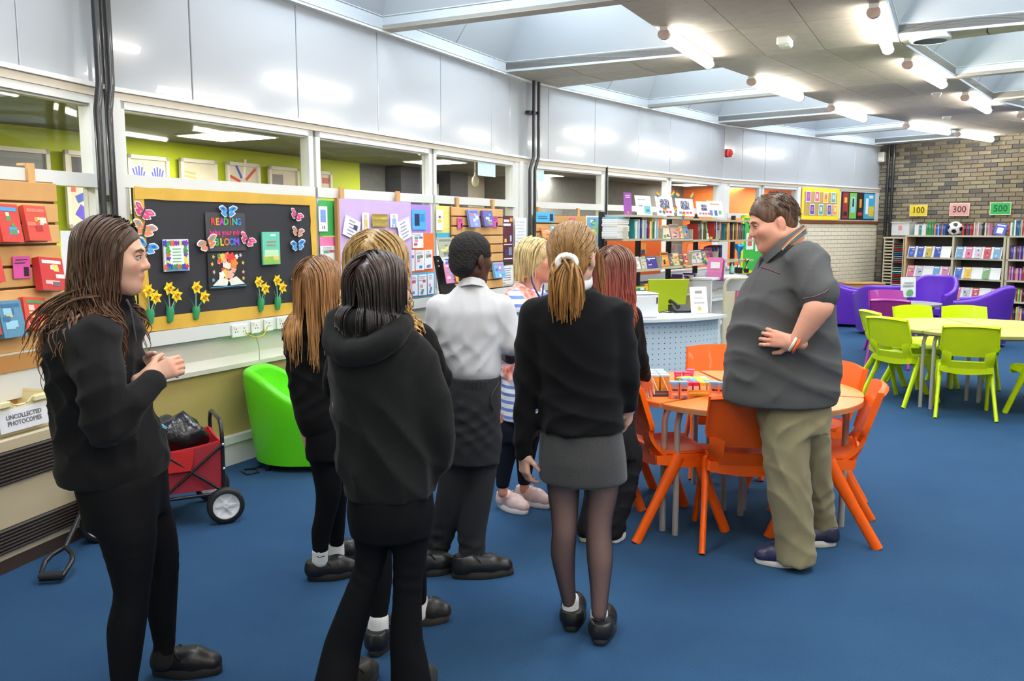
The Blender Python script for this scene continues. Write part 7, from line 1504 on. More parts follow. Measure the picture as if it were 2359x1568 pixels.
# ---------------------------------------------------------------- black-haired girl in the hoodie
f = Fig(2.80, (880, 1600), 'girl with straight black hair in a charcoal hoodie, nearest the camera', 4)
hd = f.p(880, 668); L = f.head(hd, 60, 4, .97, ears=(1, 1), neck=f.p(872, 770), neck_r=.046)
f.body.loft(f.keys([(872, 790, 60, .09), (880, 900, 65, .1), (892, 1060, 68, .11), (900, 1150, 66, .11)]))
f.limb(f.body, [(805, 815, 0, 32), (785, 960, .0, 24), (820, 1050, .2, 18)]); f.limb(f.body, [(955, 815, 0, 32), (1002, 970, -.02, 24), (990, 1070, .12, 18)])
f.hand(f.p(820, 1050, .2), (.6, .6, -.3), (1, 0, 0), 1, .6, .95); f.hand(f.p(990, 1070, .12), (-.6, .6, -.3), (-1, 0, 0), -1, .6, .95)
f.limb(f.body, [(862, 1160, 0, 50), (852, 1310, 0, 30), (800, 1540, 0, 20)]); f.limb(f.body, [(945, 1160, 0, 50), (941, 1330, 0, 30), (945, 1550, 0, 20)])
f.skin((222, 172, 150))
hood = cloth('charcoal_hoodie_fleece', (25, 26, 27), .97, 240, .06, .2)
T = Body(.04); T.loft(f.keys([(862, 738, 62, .11), (866, 770, 88, .135), (872, 810, 108, .15), (874, 870, 108, .155), (880, 950, 110, .16), (888, 1040, 113, .17), (897, 1100, 112, .17), (901, 1130, 103, .16)]))
f.limb(T, [(950, 815, 0, 52), (985, 900, -.02, 50), (1000, 985, -.02, 47), (1008, 1050, .02, 40), (985, 1085, .12, 30)]); f.limb(T, [(808, 815, 0, 48), (805, 950, .06, 44), (830, 1040, .2, 30)]); T.fold = folds(12, .013, .11, [(.5, .2, .9), (-.75, .2, .55), (.8, .3, .3)]); f.wear(T, 'hoodie', hood)
H2 = Body(.035); 
ring_ = [(772, 742, -.02, 24), (772, 785, -.08, 30), (800, 812, -.13, 31), (850, 808, -.16, 30), (900, 782, -.15, 27), (932, 750, -.08, 20), (925, 738, .02, 18)]
f.limb(H2, ring_); f.limb(H2, [(790, 735, -.02, 28), (830, 742, -.10, 30), (890, 748, -.10, 26), (920, 748, -.04, 20)]); H2.fold = folds(14, .009, .07, n=3); f.wear(H2, 'hood', hood)
W_ = Body(.03); W_.loft(f.keys([(900, 1105, 96, .15), (900, 1140, 98, .155), (900, 1185, 95, .155), (899, 1225, 88, .14)]))
f.limb(W_, [(855, 1180, 0, 52), (857, 1240, 0, 42), (849, 1310, 0, 35), (818, 1402, 0, 39), (790, 1487, 0, 45), (776, 1560, -.02, 50), (770, 1590, -.02, 52)]); f.limb(W_, [(947, 1180, 0, 52), (946, 1250, 0, 43), (941, 1320, 0, 37), (938, 1385, 0, 35), (936, 1470, 0, 40), (943, 1530, 0, 45), (948, 1585, 0, 50)]); W_.fold = folds(15, .004, .05, [(.3, .2, .9), (-.5, .1, .8)], low=lambda P_: np.exp(-((P_[:, 2]-.46)/.10)**2)); W_.plane((0, 0, .022), (0, 0, -1)); f.wear(W_, 'flared_trousers', legg)
f.shoe(at_z(775, 1610, 0), at_z(868, 1556, 0), rgb=(58, 55, 50), sole=(52, 48, 44), w=.046); f.shoe(at_z(925, 1630, 0), at_z(1000, 1566, 0), rgb=(58, 55, 50), sole=(52, 48, 44), w=.046)
hm_ = hair_mat('straight_black_hair', (62, 48, 46), (34, 29, 31), (26, 23, 26), 1.22, 1.5, 1.9, .35); c, R, sc = f.heads[0]; c = L(-.02, 0, .031)
hb = Body(.03); hb.ell(L(-.02, 0, .028), (.104*sc, .090*sc, .092*sc), R); hb.ell(L(-.045, 0, -.05), (.068, .085, .11), R); hb.ell(L(-.04, 0, -.11), (.06, .085, .07), R); hb.plane(L(.04, 0, -.03), R[0]-R[2]*.35)
cols = [(c, (R, np.array([.107, .093, .099])*sc)), T, H2]
strands(f, 430, scalp(c, R, np.array([.107, .093, .099])*sc, .12, -.5), .016, lambda p, r: r.uniform(.17, .25), straight(c, R, -.4, .75), cols, hm_, r=.0058, wave=(.002, .2), seed=4, base=hb)

# ---------------------------------------------------------------- boy in the white shirt
f = Fig(3.95, (1085, 1320), 'boy with short black hair in a white short-sleeved shirt and grey trousers', 5)
hd = f.p(1088, 596); L = f.head(hd, 42, -4, .97, ears=(1, 1), neck=f.p(1085, 678), neck_r=.047)
f.body.loft(f.keys([(1085, 690, 50, .08), (1085, 780, 52, .1), (1092, 880, 48, .1), (1090, 940, 48, .1)]))
f.limb(f.body, [(1012, 712, -.02, 24), (1005, 810, .02, 17), (1050, 830, .22, 13)]); f.limb(f.body, [(1155, 712, 0, 18), (1174, 790, .0, 17), (1178, 822, .04, 16), (1168, 822, .16, 13.5), (1160, 815, .24, 12)], sh=1)
f.hand(f.p(1050, 830, .22), (.6, .6, 0), (0, 0, -1), 1, .6, .95); f.hand(f.p(1160, 815, .24), (-.4, .8, 0), (0, 0, -1), -1, .6, .95)
f.limb(f.body, [(1065, 960, 0, 36), (1045, 1130, 0, 24), (1010, 1280, .04, 15)]); f.limb(f.body, [(1115, 960, 0, 36), (1098, 1130, -.02, 24), (1088, 1285, -.02, 15)])
f.skin((78, 50, 38), lipc=.4)
shirt = cloth('white_school_shirt', (200, 201, 206), .8, 500, 0, .03)
T = Body(.03); T.loft(f.keys([(1087, 650, 28, .060), (1086, 664, 38, .072), (1086, 677, 54, .084), (1084, 694, 72, .098), (1082, 715, 84, .115), (1080, 760, 82, .12), (1084, 805, 72, .12), (1092, 840, 64, .125), (1094, 856, 61, .125), (1094, 866, 56, .115), (1094, 880, 50, .105)]))
f.limb(T, [(1012, 708, -.02, 30), (1003, 780, 0, 28)]); f.limb(T, [(1152, 708, 0, 32), (1168, 750, 0, 31), (1178, 792, -.01, 29)]); T.plane(f.p(1176, 803), (.25, 0, -1)) if False else None
T.fold = folds(18, .006, .075, [(.9, .2, .25), (-.8, .3, .45), (.85, -.3, .1)]); f.wear(T, 'shirt', shirt)
collar(f, [(1116, 664, .065), (1118, 655, .03), (1115, 647, -.015), (1104, 641, -.055), (1087, 638, -.072), (1070, 641, -.058), (1058, 648, -.02), (1056, 656, .03)], 17, .16, shirt, [o for o in COL.objects if o.parent == f.root and o.name.startswith('shirt')][0])
W_ = Body(.03); W_.loft(f.keys([(1093, 864, 60, .122), (1093, 880, 61, .126), (1092, 930, 63, .135), (1090, 1000, 62, .135), (1088, 1060, 60, .13)])); f.limb(W_, [(1060, 1010, 0, 42), (1042, 1130, 0, 36), (1020, 1220, .03, 31), (1004, 1275, .04, 26)]); f.limb(W_, [(1115, 1010, 0, 42), (1100, 1130, -.02, 37), (1087, 1220, -.02, 34), (1088, 1272, -.02, 31)]); W_.fold = folds(20, .006, .06, [(.4, .2, .8), (-.5, .3, .7)], low=lambda P_: .35+np.exp(-((P_[:, 2]-.12)/.08)**2)*1.3+np.exp(-((P_[:, 2]-.75)/.12)**2)*.5); tr_ = f.wear(W_, 'trousers', charcoal)
g = G(); O = np.array(f.org); g.tube([Vector(f.p(x, y, dy)-O) for x, y, dy in ((1150, 880, -.06), (1133, 908, -.115), (1130, 930, -.12), (1138, 944, -.11))], .004, P((36, 36, 40)), 6); g.build('pocket_edge', tr_)
g = G(); 
for i in range(40): a = 2*math.pi*i/40; q = f.p(1093, 878); g.tube([Vector(q-O)+Vector((math.cos(a)*f.m(60)*1.01, math.sin(a)*.128, -.012)), Vector(q-O)+Vector((math.cos(a)*f.m(60)*1.01, math.sin(a)*.128, .02))], .0035, charcoal, 4)
g.build('waistband', tr_, kind='stuff')
f.shoe(at_z(1040, 1330, 0), at_z(1184, 1320, 0), w=.052, sole=(52, 44, 38), hi=.072); f.shoe(at_z(955, 1325, 0), at_z(1048, 1312, 0), w=.052, sole=(50, 42, 38), hi=.072)
hm_ = M('short_black_curls', (24, 20, 19), .8, noise=.45, nscale=130, bump=1.0); c, R, sc = f.heads[0]; c = L(-.02, 0, .031)
hb = Body(.02); hb.ell(L(-.016, 0, .036), (.106*sc, .086*sc, .092*sc), R); hb.ell(L(-.058, 0, -.022), (.056, .072, .066), R); hb.plane(L(.062, 0, .03), R[0]*.9-R[2]*.1)
for q in (-1, 1): hb.ell(L(.02, q*.09, -.045), (.055, .03, .055), R, .02, True)
hb.fold = lambda P_: .0028*np.sin(P_[:, 0]*260+3*np.sin(P_[:, 1]*90))*np.sin(P_[:, 2]*230+P_[:, 1]*150); V, Q = hb.mesh(.006); put(V, Q, 'hair', f.root, hm_, f.org)

# ---------------------------------------------------------------- older woman in the striped floral top
f = Fig(4.85, (1200, 1170), 'older woman with a blond bob, floral striped top and navy lanyard', 6)
hd = f.p(1240, 598); L = f.head(hd, -14, -2, .98, ears=(0, 0), neck=f.p(1222, 668), neck_r=.05, chub=.06)
f.body.loft(f.keys([(1215, 680, 44, .1), (1215, 780, 46, .12), (1205, 900, 48, .13), (1195, 960, 46, .13)]))
f.limb(f.body, [(1185, 695, -.14, 21), (1200, 780, -.20, 16), (1255, 800, -.22, 12)], sh=1); f.limb(f.body, [(1240, 690, .15, 20), (1250, 790, .2, 15), (1290, 800, .1, 11)])
f.hand(f.p(1255, 800, -.22), (1, .1, .1), (0, 0, -1), 1, .4, .95); f.hand(f.p(1290, 800, .1), (1, 0, .1), (0, 0, -1), -1, .4, .95)
f.limb(f.body, [(1175, 970, -.06, 30), (1160, 1060, -.05, 17), (1158, 1135, -.05, 12)], sh=.95); f.limb(f.body, [(1215, 970, .08, 30), (1210, 1060, .1, 17), (1208, 1128, .1, 12)], sh=.95)
b = f.skin((216, 154, 130)); f.eyes(b, (90, 110, 130), (190, 160, 120), .004, (206, 146, 122))
top_m = bpy.data.materials.new('striped_floral_jersey'); top_m.use_nodes = True
def _top():
    N = top_m.node_tree.nodes; L_ = top_m.node_tree.links; p = N['Principled BSDF']; p.inputs['Roughness'].default_value = .8
    t = N.new('ShaderNodeTexCoord'); s_ = N.new('ShaderNodeSeparateXYZ'); L_.new(t.outputs['Object'], s_.inputs[0])
    m = N.new('ShaderNodeMath'); m.operation = 'MULTIPLY'; m.inputs[1].default_value = 24; L_.new(s_.outputs['Z'], m.inputs[0]); fr = N.new('ShaderNodeMath'); fr.operation = 'FRACT'; L_.new(m.outputs[0], fr.inputs[0])
    r = N.new('ShaderNodeValToRGB'); r.color_ramp.interpolation = 'CONSTANT'; e = r.color_ramp.elements; e[0].color = lin(232, 234, 242); e[1].position = .58; e[1].color = lin(110, 140, 214); L_.new(fr.outputs[0], r.inputs[0])
    v = N.new('ShaderNodeTexVoronoi'); v.inputs['Scale'].default_value = 34; L_.new(t.outputs['Object'], v.inputs['Vector']); r2 = N.new('ShaderNodeValToRGB'); e = r2.color_ramp.elements; e[0].color = lin(226, 70, 84); e[1].color = lin(246, 214, 200); x = e.new(.45); x.color = lin(240, 140, 120); L_.new(v.outputs['Distance'], r2.inputs[0])
    n = N.new('ShaderNodeTexNoise'); n.inputs['Scale'].default_value = 4.2; n.inputs['Detail'].default_value = 2; L_.new(t.outputs['Object'], n.inputs['Vector']); r3 = N.new('ShaderNodeValToRGB'); r3.color_ramp.elements[0].position = .50; r3.color_ramp.elements[1].position = .56; L_.new(n.outputs[0], r3.inputs[0])
    mx = N.new('ShaderNodeMix'); mx.data_type = 'RGBA'; L_.new(r3.outputs[0], mx.inputs[0]); L_.new(r.outputs[0], mx.inputs[6]); L_.new(r2.outputs[0], mx.inputs[7]); L_.new(mx.outputs[2], p.inputs['Base Color'])
_top()
T = Body(.03); T.loft(f.keys([(1220, 650, 30, .07), (1217, 665, 42, .12), (1214, 690, 56, .18), (1216, 740, 58, .18), (1214, 800, 58, .175), (1210, 860, 58, .18), (1204, 920, 54, .19), (1200, 958, 52, .195)]))
f.limb(T, [(1188, 690, -.15, 28), (1192, 712, -.19, 27)]); f.limb(T, [(1240, 688, .15, 26), (1245, 712, .19, 25)]); T.plane(L(.05, 0, -.19), (.45, -.1, 1)); T.fold = folds(23, .006, .07, n=3); f.wear(T, 'striped_top', top_m)
W_ = Body(.03); W_.loft(f.keys([(1196, 945, 46, .16), (1196, 975, 46, .165), (1194, 1005, 42, .16)])); f.limb(W_, [(1178, 990, -.06, 34), (1164, 1060, -.05, 22), (1158, 1112, -.05, 16)]); f.limb(W_, [(1214, 990, .08, 34), (1210, 1060, .1, 22), (1208, 1105, .1, 16)]); f.wear(W_, 'leggings', cloth('navy_leggings', (24, 26, 40), .85))
f.shoe(at_z(1150, 1165, 0), at_z(1214, 1186, 0), rgb=(226, 198, 194), sole=(236, 226, 232), w=.05, lace=(236, 190, 190), hi=.068); f.shoe(at_z(1192, 1152, 0), at_z(1268, 1172, 0), rgb=(216, 190, 188), sole=(236, 226, 232), w=.05, lace=(236, 190, 190), hi=.068)
g = G(); O = np.array(f.org); nv = P((36, 44, 96), .6)
g.tube([Vector(f.p(x, y, dy)-O) for x, y, dy in ((1222, 622, -.06), (1226, 650, -.12), (1236, 672, -.16), (1246, 690, -.15), (1250, 676, -.1), (1252, 656, -.02))], .005, nv, 6); g.build('lanyard', f.root); g = G(); q = f.p(1246, 712, -.17)-O; g.box(tuple(q), (.055, .006, .085), P((240, 240, 240)), ch=.002, r=Rz(.6)); g.build('badge', f.root)
hm_ = hair_mat('blond_bob', (214, 190, 134), (230, 208, 156), (236, 218, 170), 1.35, 1.6, 1.25); c, R, sc = f.heads[0]; c = L(-.02, 0, .031)
hb = Body(.03); hb.ell(L(-.02, 0, .034), (.11*sc, .092*sc, .094*sc), R); hb.ell(L(-.045, 0, -.03), (.085, .098, .085), R); hb.plane(L(.06, 0, .02), R[0]-R[2]*.5)
cols = [(c, (R, np.array([.113, .097, .099])*sc)), T]
strands(f, 300, scalp(c, R, np.array([.113, .097, .099])*sc, .25, -.5), .014, lambda p, r: r.uniform(.10, .19), straight(c, R, -.3, .8), cols, hm_, r=.007, wave=(.007, .09), seed=6, base=hb, stiff=.35)

# ---------------------------------------------------------------- girl with the ponytail
f = Fig(3.24, (1345, 1460), 'girl with a fair ponytail, black jumper, grey skirt and sheer tights', 7)
hd = f.p(1322, 590); L = f.head(hd, 62, -3, .99, ears=(1, 1), neck=f.p(1325, 690), neck_r=.046)
f.body.loft(f.keys([(1325, 700, 58, .09), (1330, 800, 58, .1), (1335, 930, 56, .11), (1338, 1010, 64, .12)]))
f.limb(f.body, [(1228, 728, 0, 30), (1214, 890, -.01, 21), (1207, 1045, -.03, 15)]); f.limb(f.body, [(1425, 728, 0, 30), (1448, 870, -.02, 21), (1450, 938, .08, 15)])
f.hand(f.p(1206, 1042, -.03), (.02, -.02, -1), (.85, .5, 0), 1, .55, .85); f.hand(f.p(1450, 935, .08), (.05, .4, -1), (-.8, .4, 0), -1, .5, .85)
f.limb(f.body, [(1300, 1040, 0, 46), (1300, 1130, 0, 37), (1299, 1225, 0, 29), (1298, 1280, .035, 25), (1310, 1375, .09, 17), (1313, 1400, .09, 16)], sh=.7); f.limb(f.body, [(1384, 1040, 0, 46), (1386, 1130, 0, 37), (1380, 1225, 0, 30), (1382, 1290, 0, 30), (1380, 1390, 0, 19), (1379, 1420, 0, 17)], sh=.72)
f.skin((222, 178, 156))
T = Body(.035); T.loft(f.keys([(1328, 664, 40, .075), (1326, 682, 70, .095), (1325, 705, 98, .11), (1326, 740, 108, .125), (1330, 800, 103, .13), (1335, 880, 97, .13), (1337, 940, 99, .145), (1338, 970, 100, .155), (1338, 987, 98, .155)]))
f.limb(T, [(1234, 722, 0, 37), (1218, 800, 0, 33), (1211, 900, -.02, 28), (1206, 1000, -.03, 24), (1206, 1042, -.03, 21)]); f.limb(T, [(1420, 722, 0, 38), (1434, 800, 0, 35), (1444, 870, -.02, 31), (1447, 928, .05, 24)]); T.fold = folds(27, .010, .085, [(.5, .2, .85), (-.6, .2, .7)]); f.wear(T, 'jumper', knit)
K_ = Body(.012); f.limb(K_, [(1290, 668, -.04, 12), (1325, 664, -.075, 13), (1352, 655, -.03, 12), (1354, 640, .02, 11)]); f.wear(K_, 'shirt_collar', shirt, .006)
S_ = Body(.02); S_.loft(f.keys([(1338, 960, 90, .135), (1339, 1000, 96, .15), (1341, 1050, 102, .165), (1343, 1100, 103, .17)]), e=2.2); S_.fold = folds(28, .004, .12, [(.9, .3, .1), (.6, .7, .1)]); f.wear(S_, 'skirt', cloth('grey_school_skirt', (66, 66, 68), .9, 380, .15, .25))
tm_ = bpy.data.materials.new('sheer_black_tights'); tm_.use_nodes = True; N = tm_.node_tree.nodes; p_ = N['Principled BSDF']; p_.inputs['Roughness'].default_value = .5; lw = N.new('ShaderNodeLayerWeight'); lw.inputs[0].default_value = .45; r = N.new('ShaderNodeValToRGB'); r.color_ramp.elements[0].color = lin(142, 112, 104); r.color_ramp.elements[1].color = lin(40, 34, 38); r.color_ramp.elements[1].position = .75; tm_.node_tree.links.new(lw.outputs['Facing'], r.inputs[0]); tm_.node_tree.links.new(r.outputs[0], p_.inputs['Base Color'])
W_ = Body(.025); f.limb(W_, [(1300, 1060, 0, 46), (1298, 1130, 0, 37.5), (1300, 1180, 0, 32.5), (1300, 1225, 0, 29.5), (1297, 1275, .03, 29.5), (1303, 1330, .06, 23), (1311, 1384, .095, 17.5)]); f.limb(W_, [(1384, 1060, 0, 46), (1387, 1130, 0, 38), (1381, 1180, 0, 33), (1379, 1225, 0, 30.5), (1382, 1285, 0, 31), (1382, 1340, 0, 25), (1380, 1410, 0, 18.5)]); f.wear(W_, 'tights', tm_, .008)
for x, y0, y1, mk, dd in ((1314, 1380, 1416, 0, .105), (1380, 1410, 1450, 1, .02)):
    C_ = Body(.012); f.limb(C_, [(x, y0, dd, 21), (x, y1, dd, 20)]); o_ = f.wear(C_, 'sock', P((240, 240, 240), .9), .006)
    if mk:
        g = G(); O = np.array(f.org)
        for q in (((1384, 1432), (1388, 1426), (1392, 1424)), ((1386, 1436), (1391, 1430)), ((1392, 1424), (1397, 1420))): g.tube([Vector(f.p(a, b_, -.064)-O) for a, b_ in q], .0022, P((40, 44, 80)), 5)
        g.build('sock_mark', o_)
f.shoe(at_z(1315, 1458, 0), at_z(1325, 1394, 0), w=.052, hi=.052, sole=(40, 40, 42)); f.shoe(at_z(1381, 1490, 0), at_z(1397, 1420, 0), w=.052, hi=.055, sole=(44, 44, 46))
hm_ = hair_mat('fair_ponytail_hair', (150, 116, 72), (172, 124, 70), (186, 132, 70), 1.15, 1.6, 1.35); c, R, sc = f.heads[0]; c = L(-.02, 0, .031)
hb = Body(.02); hb.ell(L(-.018, 0, .034), (.104*sc, .086*sc, .092*sc), R); hb.ell(L(-.05, 0, -.02), (.066, .078, .075), R); hb.plane(L(.05, 0, .0), R[0]*.9-R[2]*.25)
for q in (-1, 1): hb.ell(L(.01, q*.088, -.03), (.04, .022, .045), R, .015, True)
tie = f.p(1305, 606, -.105)
def comb(p, s_):
    d = tie-p; return d/np.linalg.norm(d, axis=1)[:, None]
strands(f, 330, scalp(c, R, np.array([.106, .088, .099])*sc, .2, -.62), .012, lambda p, r: np.linalg.norm(p-tie)*.95, comb, [(c, (R, np.array([.107, .089, .099])*sc))], hm_, 'hair', r=.005, seed=7, stiff=.9, base=hb, tip=.6)
def st(n, rs):
    return np.array([tie+np.array([rs.normal()*.015, rs.normal()*.011, rs.normal()*.010]) for _ in range(n)]), np.array([[rs.normal()*.6, -.6+rs.normal()*.2, -.7] for _ in range(n)])
pt_ = strands(f, 220, st, .013, lambda p, r: r.uniform(.15, .225), lambda p, s_: np.array([.02, .14, -1.])+(np.array([[f.p(1304, 0)[0], tie[1], 0]])-p)*np.array([[1, 1, 0]])*(1.5+s_*9), [(f.p(1250, 735), f.p(1400, 735), .10), (f.p(1326, 640), f.p(1326, 720), .06)], hm_, 'ponytail', r=.0072, wave=(.004, .12), seed=8, stiff=.18, hug=False)
g = G(); O = np.array(f.org); g.tube([Vector(tie-O+np.array([.031*math.cos(a), -.012, .024*math.sin(a)+.004])) for a in [i*math.pi/8 for i in range(16)]], .0125, P((240, 240, 240), .7), 8, closed=True); g.build('hair_tie', pt_)
def st(n, rs): return np.array([L(.05+rs.uniform(0, .03), -.07+rs.normal()*.006, .02+rs.normal()*.01) for _ in range(n)]), np.tile(np.array([0., 0, -1.]), (n, 1))
strands(f, 24, st, .014, lambda p, r: r.uniform(.14, .2), lambda p, s_: np.array([.12, -.02, -1.])+np.zeros_like(p), [(c, (R, np.array([.10, .086, .1])*sc))], hm_, 'loose_fringe', r=.0045, wave=(.004, .1), seed=9)

# ---------------------------------------------------------------- red-haired girl at the table
f = Fig(4.32, (1390, 1235), 'girl with long dark red hair reaching for the drinks on the orange table', 8)
hd = f.p(1418, 625); L = f.head(hd, 60, -8, .97, ears=(0, 0), neck=f.p(1412, 700), neck_r=.045)
f.body.loft(f.keys([(1410, 715, 42, .08), (1408, 800, 44, .09), (1405, 920, 42, .1), (1405, 970, 44, .1)]))
f.limb(f.body, [(1360, 735, 0, 22), (1355, 850, .02, 15), (1390, 900, .2, 11)]); f.limb(f.body, [(1456, 732, 0, 22), (1472, 832, .02, 15), (1486, 872, .14, 11)])
f.hand(f.p(1390, 900, .2), (.7, .5, 0), (0, 0, -1), 1, .5, .92); f.hand(f.p(1486, 868, .15), (.25, .75, -.55), (.2, -.3, -1), 1, .55, .92)
f.limb(f.body, [(1385, 975, 0, 32), (1378, 1110, 0, 20), (1345, 1215, 0, 13)]); f.limb(f.body, [(1430, 975, 0, 32), (1436, 1110, 0, 20), (1412, 1215, 0, 13)])
f.skin((222, 176, 152))
T = Body(.03); T.loft(f.keys([(1412, 690, 26, .06), (1410, 705, 50, .085), (1410, 735, 62, .105), (1410, 800, 60, .11), (1408, 880, 58, .115), (1406, 950, 58, .125), (1406, 975, 54, .12)]))
f.limb(T, [(1360, 730, 0, 26), (1354, 845, .02, 22), (1390, 895, .2, 16)]); f.limb(T, [(1454, 728, 0, 26), (1466, 790, .01, 23), (1475, 838, .03, 21), (1486, 866, .13, 15)]); T.fold = folds(31, .006, .06, n=3); f.wear(T, 'black_jumper', jersey)
W_ = Body(.03); W_.loft(f.keys([(1406, 955, 52, .12), (1408, 1000, 56, .13), (1408, 1050, 56, .13)])); f.limb(W_, [(1384, 1020, 0, 36), (1378, 1120, 0, 30), (1352, 1215, .0, 24)]); f.limb(W_, [(1434, 1020, 0, 36), (1440, 1080, 0, 34), (1436, 1130, 0, 31), (1418, 1190, 0, 28), (1412, 1222, 0, 24)]); f.limb(W_, [(1462, 1040, 0, 18), (1462, 1075, 0, 18)]); W_.fold = folds(33, .008, .06, n=3); f.wear(W_, 'cargo_trousers', cloth('black_cargo_cotton', (34, 34, 37), .9))
f.shoe(at_z(1345, 1250, 0), at_z(1365, 1222, 0), sole=(226, 216, 170)); f.shoe(at_z(1412, 1252, 0), at_z(1428, 1224, 0), sole=(236, 234, 230))
hm_ = hair_mat('dark_red_hair', (122, 84, 68), (158, 82, 76), (190, 94, 76), 1.18, 1.5, 1.3); c, R, sc = f.heads[0]; c = L(-.02, 0, .031)
hb = Body(.03); hb.ell(L(-.02, 0, .030), (.104*sc, .088*sc, .094*sc), R); hb.ell(L(-.05, 0, -.05), (.062, .085, .11), R); hb.ell(L(-.05, 0, -.13), (.05, .085, .09), R); hb.plane(L(.035, 0, -.03), R[0]-R[2]*.3)
cols = [(c, (R, np.array([.107, .092, .099])*sc)), T]
strands(f, 400, scalp(c, R, np.array([.107, .092, .099])*sc, .1, -.55), .017, lambda p, r: r.uniform(.28, .38), straight(c, R, -.25, .8), cols, hm_, r=.006, wave=(.006, .16), seed=10, base=hb)

# ---------------------------------------------------------------- the man
f = Fig(4.07, (1835, 1290), 'large man in a grey polo shirt and khaki trousers, hand on hip, looking down', 9)
hd = f.p(1777, 512); L = f.head(hd, 184, -16, 1.04, ears=(1, 1), neck=f.p(1830, 585), neck_r=.066, chub=.2)
f.body.ell(L(.0, 0, -.095), (.06, .055, .05), f.R, .04); f.body.ell(L(-.06, 0, -.08), (.06, .065, .06), f.R, .04)
f.body.loft(f.keys([(1822, 590, 50, .15), (1815, 700, 90, .17), (1808, 850, 90, .16), (1822, 950, 58, .12)]))
f.limb(f.body, [(1860, 610, -.19, 34), (1888, 695, -.31, 29), (1880, 715, -.33, 28), (1846, 770, -.31, 19), (1834, 786, -.30, 16)], sh=1); f.limb(f.body, [(1850, 605, .2, 34), (1860, 730, .28, 28), (1790, 800, .25, 17)])
f.hand(f.p(1830, 788, -.295), (-.93, .25, .16), (.25, 1, -.1), 1, .55, 1.02, spread=.25); f.hand(f.p(1790, 800, .25), (-1, -.2, -.1), (0, -1, 0), 1, .5, 1.02)
f.limb(f.body, [(1800, 960, -.09, 48), (1808, 1110, -.1, 34), (1826, 1260, -.1, 20)]); f.limb(f.body, [(1870, 960, .1, 48), (1885, 1090, .16, 34), (1900, 1225, .25, 20)])
b = f.skin((226, 164, 138)); f.eyes(b, (70, 90, 110), (110, 76, 56), .003, (214, 150, 126))
polo = cloth('grey_polo_jersey', (84, 84, 85), .85, 420, .02, .10)
T = Body(.04); T.loft(f.keys([(1836, 560, 42, .10), (1830, 580, 64, .17), (1826, 610, 78, .215), (1818, 650, 94, .235), (1807, 700, 108, .245), (1801, 760, 120, .25), (1802, 830, 129, .25), (1799, 880, 131, .25), (1795, 908, 128, .245), (1793, 922, 124, .24)]))
f.limb(T, [(1858, 602, -.2, 44), (1876, 650, -.27, 42), (1886, 676, -.30, 42)]); f.limb(T, [(1850, 600, .2, 42), (1862, 690, .27, 38)]); T.fold = folds(36, .012, .12, [(.5, .3, .8), (-.7, .2, .6), (.2, .2, .9)]); ps = f.wear(T, 'polo_shirt', polo)
ring_ = [(1760, 592, -.045), (1772, 578, -.085), (1792, 560, -.118), (1816, 542, -.128), (1838, 526, -.095), (1849, 519, -.045), (1851, 518, 0), (1849, 519, .045), (1838, 526, .095), (1816, 542, .128), (1792, 560, .118), (1772, 578, .085), (1760, 592, .045)]
def _col(a, b):
    t = a*(len(ring_)-1); i = min(int(t), len(ring_)-2); e = t-i; q = [ring_[i][j]*(1-e)+ring_[i+1][j]*e for j in range(3)]
    return Vector(f.p(q[0]+(q[0]-1800)*.06*b+5*b, q[1]+(20-10*abs(a-.5)*0)*b, q[2]*(1+.28*b))-np.array(f.org))
g = G(); g.sheet(_col, 36, 4, .007, polo); g.build('collar', ps)
K_ = Body(.01); f.limb(K_, [(1757, 598, -.03, 7), (1752, 622, -.03, 6)]); f.wear(K_, 'neck_opening', P((28, 30, 40), .8), .006)
g = G(); O = np.array(f.org)
for k, cc in enumerate(((226, 60, 50), (240, 150, 40), (244, 220, 60), (70, 170, 80), (50, 110, 200))): g.tube([Vector(f.p(x, y+k*1.2, dy)-O) for x, y, dy in ((1857, 521, -.03), (1850, 527, -.09), (1834, 540, -.135), (1818, 554, -.158), (1802, 572, -.165))], .0030, P(cc, .6), 5)
g.build('rainbow_lanyard', f.root); pk = P((90, 50, 56), .7)
def on_shirt(pts): return [Vector(f.p(*q)-O) for q in pts]
g = G(); g.tube(on_shirt([(1753, 615, -.19), (1775, 622, -.225), (1798, 631, -.245)]), .0035, pk, 5); g.build('chest_piping', ps); g = G(); g.tube(on_shirt([(1850, 688, -.42), (1875, 684, -.46), (1900, 674, -.43), (1925, 654, -.3)]), .0035, pk, 5); g.build('sleeve_piping', ps)
g = G(); q = f.p(1833, 790, -.3)-O; d = np.array([-.8, .3, .4]); d /= np.linalg.norm(d); a = np.cross(d, [0, 0, 1]); a /= np.linalg.norm(a); b_ = np.cross(d, a)
for k, (off, cc, r_) in enumerate(((-.008, (240, 110, 50), .041), (.008, (236, 226, 214), .040))): g.tube([Vector(q+d*off+(a*math.cos(t)+b_*math.sin(t))*r_) for t in [i*math.pi/10 for i in range(20)]], .007, P(cc, .5), 7, closed=True)
g.build('wristband', f.root)
khaki = cloth('khaki_twill', (144, 134, 104), .85, 380, .05, .07)
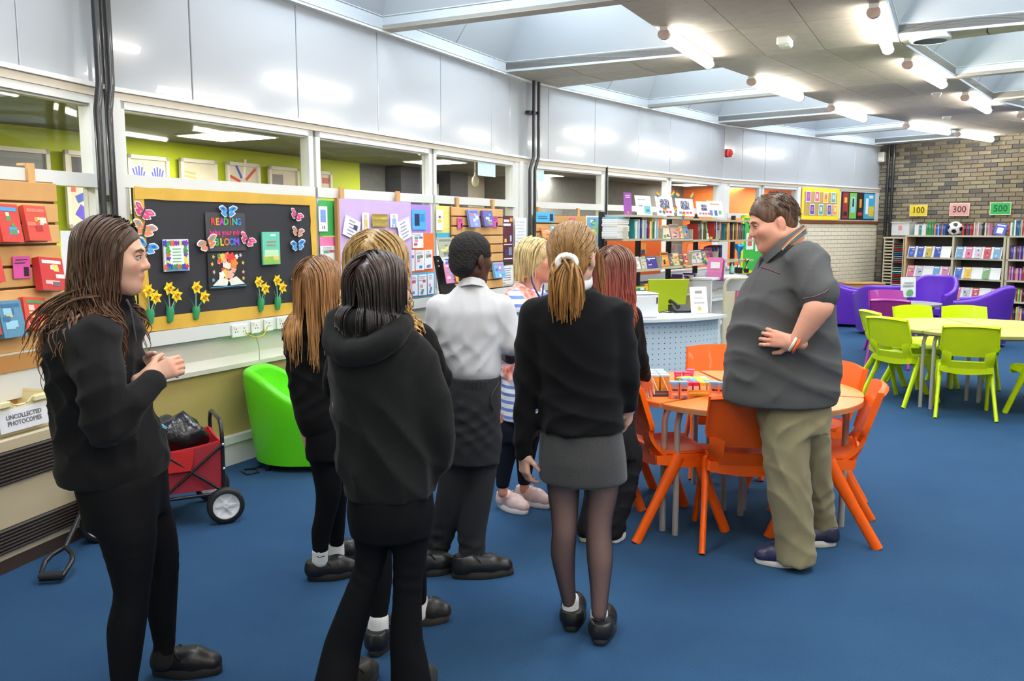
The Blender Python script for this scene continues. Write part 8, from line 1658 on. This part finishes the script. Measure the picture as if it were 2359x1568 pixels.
W_ = Body(.03); W_.loft(f.keys([(1822, 890, 84, .19), (1826, 930, 82, .20), (1828, 985, 78, .20)])); f.limb(W_, [(1806, 965, -.10, 56), (1812, 1060, -.11, 52), (1820, 1150, -.11, 48), (1830, 1230, -.10, 45), (1833, 1284, -.10, 46)]); f.limb(W_, [(1862, 965, .10, 50), (1872, 1060, .14, 44), (1884, 1150, .2, 38), (1898, 1225, .25, 34), (1900, 1240, .25, 34)]); W_.fold = folds(38, .009, .09, [(.5, .2, .8), (-.6, .2, .7), (.9, .3, .2)]); W_.plane((0, 0, .03), (0, 0, -1)); f.wear(W_, 'trousers', khaki)
f.shoe(at_z(1862, 1304, 0), at_z(1738, 1294, 0), rgb=(42, 44, 82), sole=(224, 220, 214), w=.056, hi=.07, lace=None); f.shoe(at_z(1926, 1256, 0), at_z(1826, 1250, 0), rgb=(38, 40, 62), sole=(214, 208, 200), w=.054, hi=.07, lace=None)
hm_ = hair_mat('short_brown_hair', (84, 62, 50), (100, 74, 58), (134, 100, 80), 1.55, 1.78, 1.3); c, R, sc = f.heads[0]; c = L(-.02, 0, .031)
hb = Body(.02); hb.ell(L(-.018, 0, .036), (.108*sc, .087*sc, .093*sc), R); hb.ell(L(-.062, 0, -.012), (.052, .078, .066), R); hb.plane(L(.072, 0, .045), R[0]*.8-R[2]*.55)
for q in (-1, 1): hb.ell(L(.034, q*.09, -.05), (.056, .035, .062), R, .012, True); hb.ell(L(-.006, q*.095, -.012), (.032, .032, .044), R, .008, True)
strands(f, 420, scalp(c, R, np.array([.106, .088, .099])*sc, .12, -.32, True), .006, lambda p, r: r.uniform(.014, .024), lambda p, s_: np.array([.5, 0, -.6])+np.zeros_like(p), [(c, (R, np.array([.107, .088, .099])*sc))], hm_, r=.0032, seed=11, base=hb, h=.006, sides=4)
# ---- lettering becomes real meshes
bpy.context.view_layer.update()
dg = bpy.context.evaluated_depsgraph_get()
for o in [o for o in COL.objects if o.type == 'FONT']:
    me = bpy.data.meshes.new_from_object(o.evaluated_get(dg)); n = o.name; b = o.matrix_basis.copy(); p = o.parent; props = {k: o[k] for k in o.keys() if k in ('label', 'category', 'kind', 'group')}
    bpy.data.objects.remove(o); q = bpy.data.objects.new(n.split('.')[0], me); COL.objects.link(q); q.parent = p; q.matrix_basis = b
    for k, v in props.items(): q[k] = v
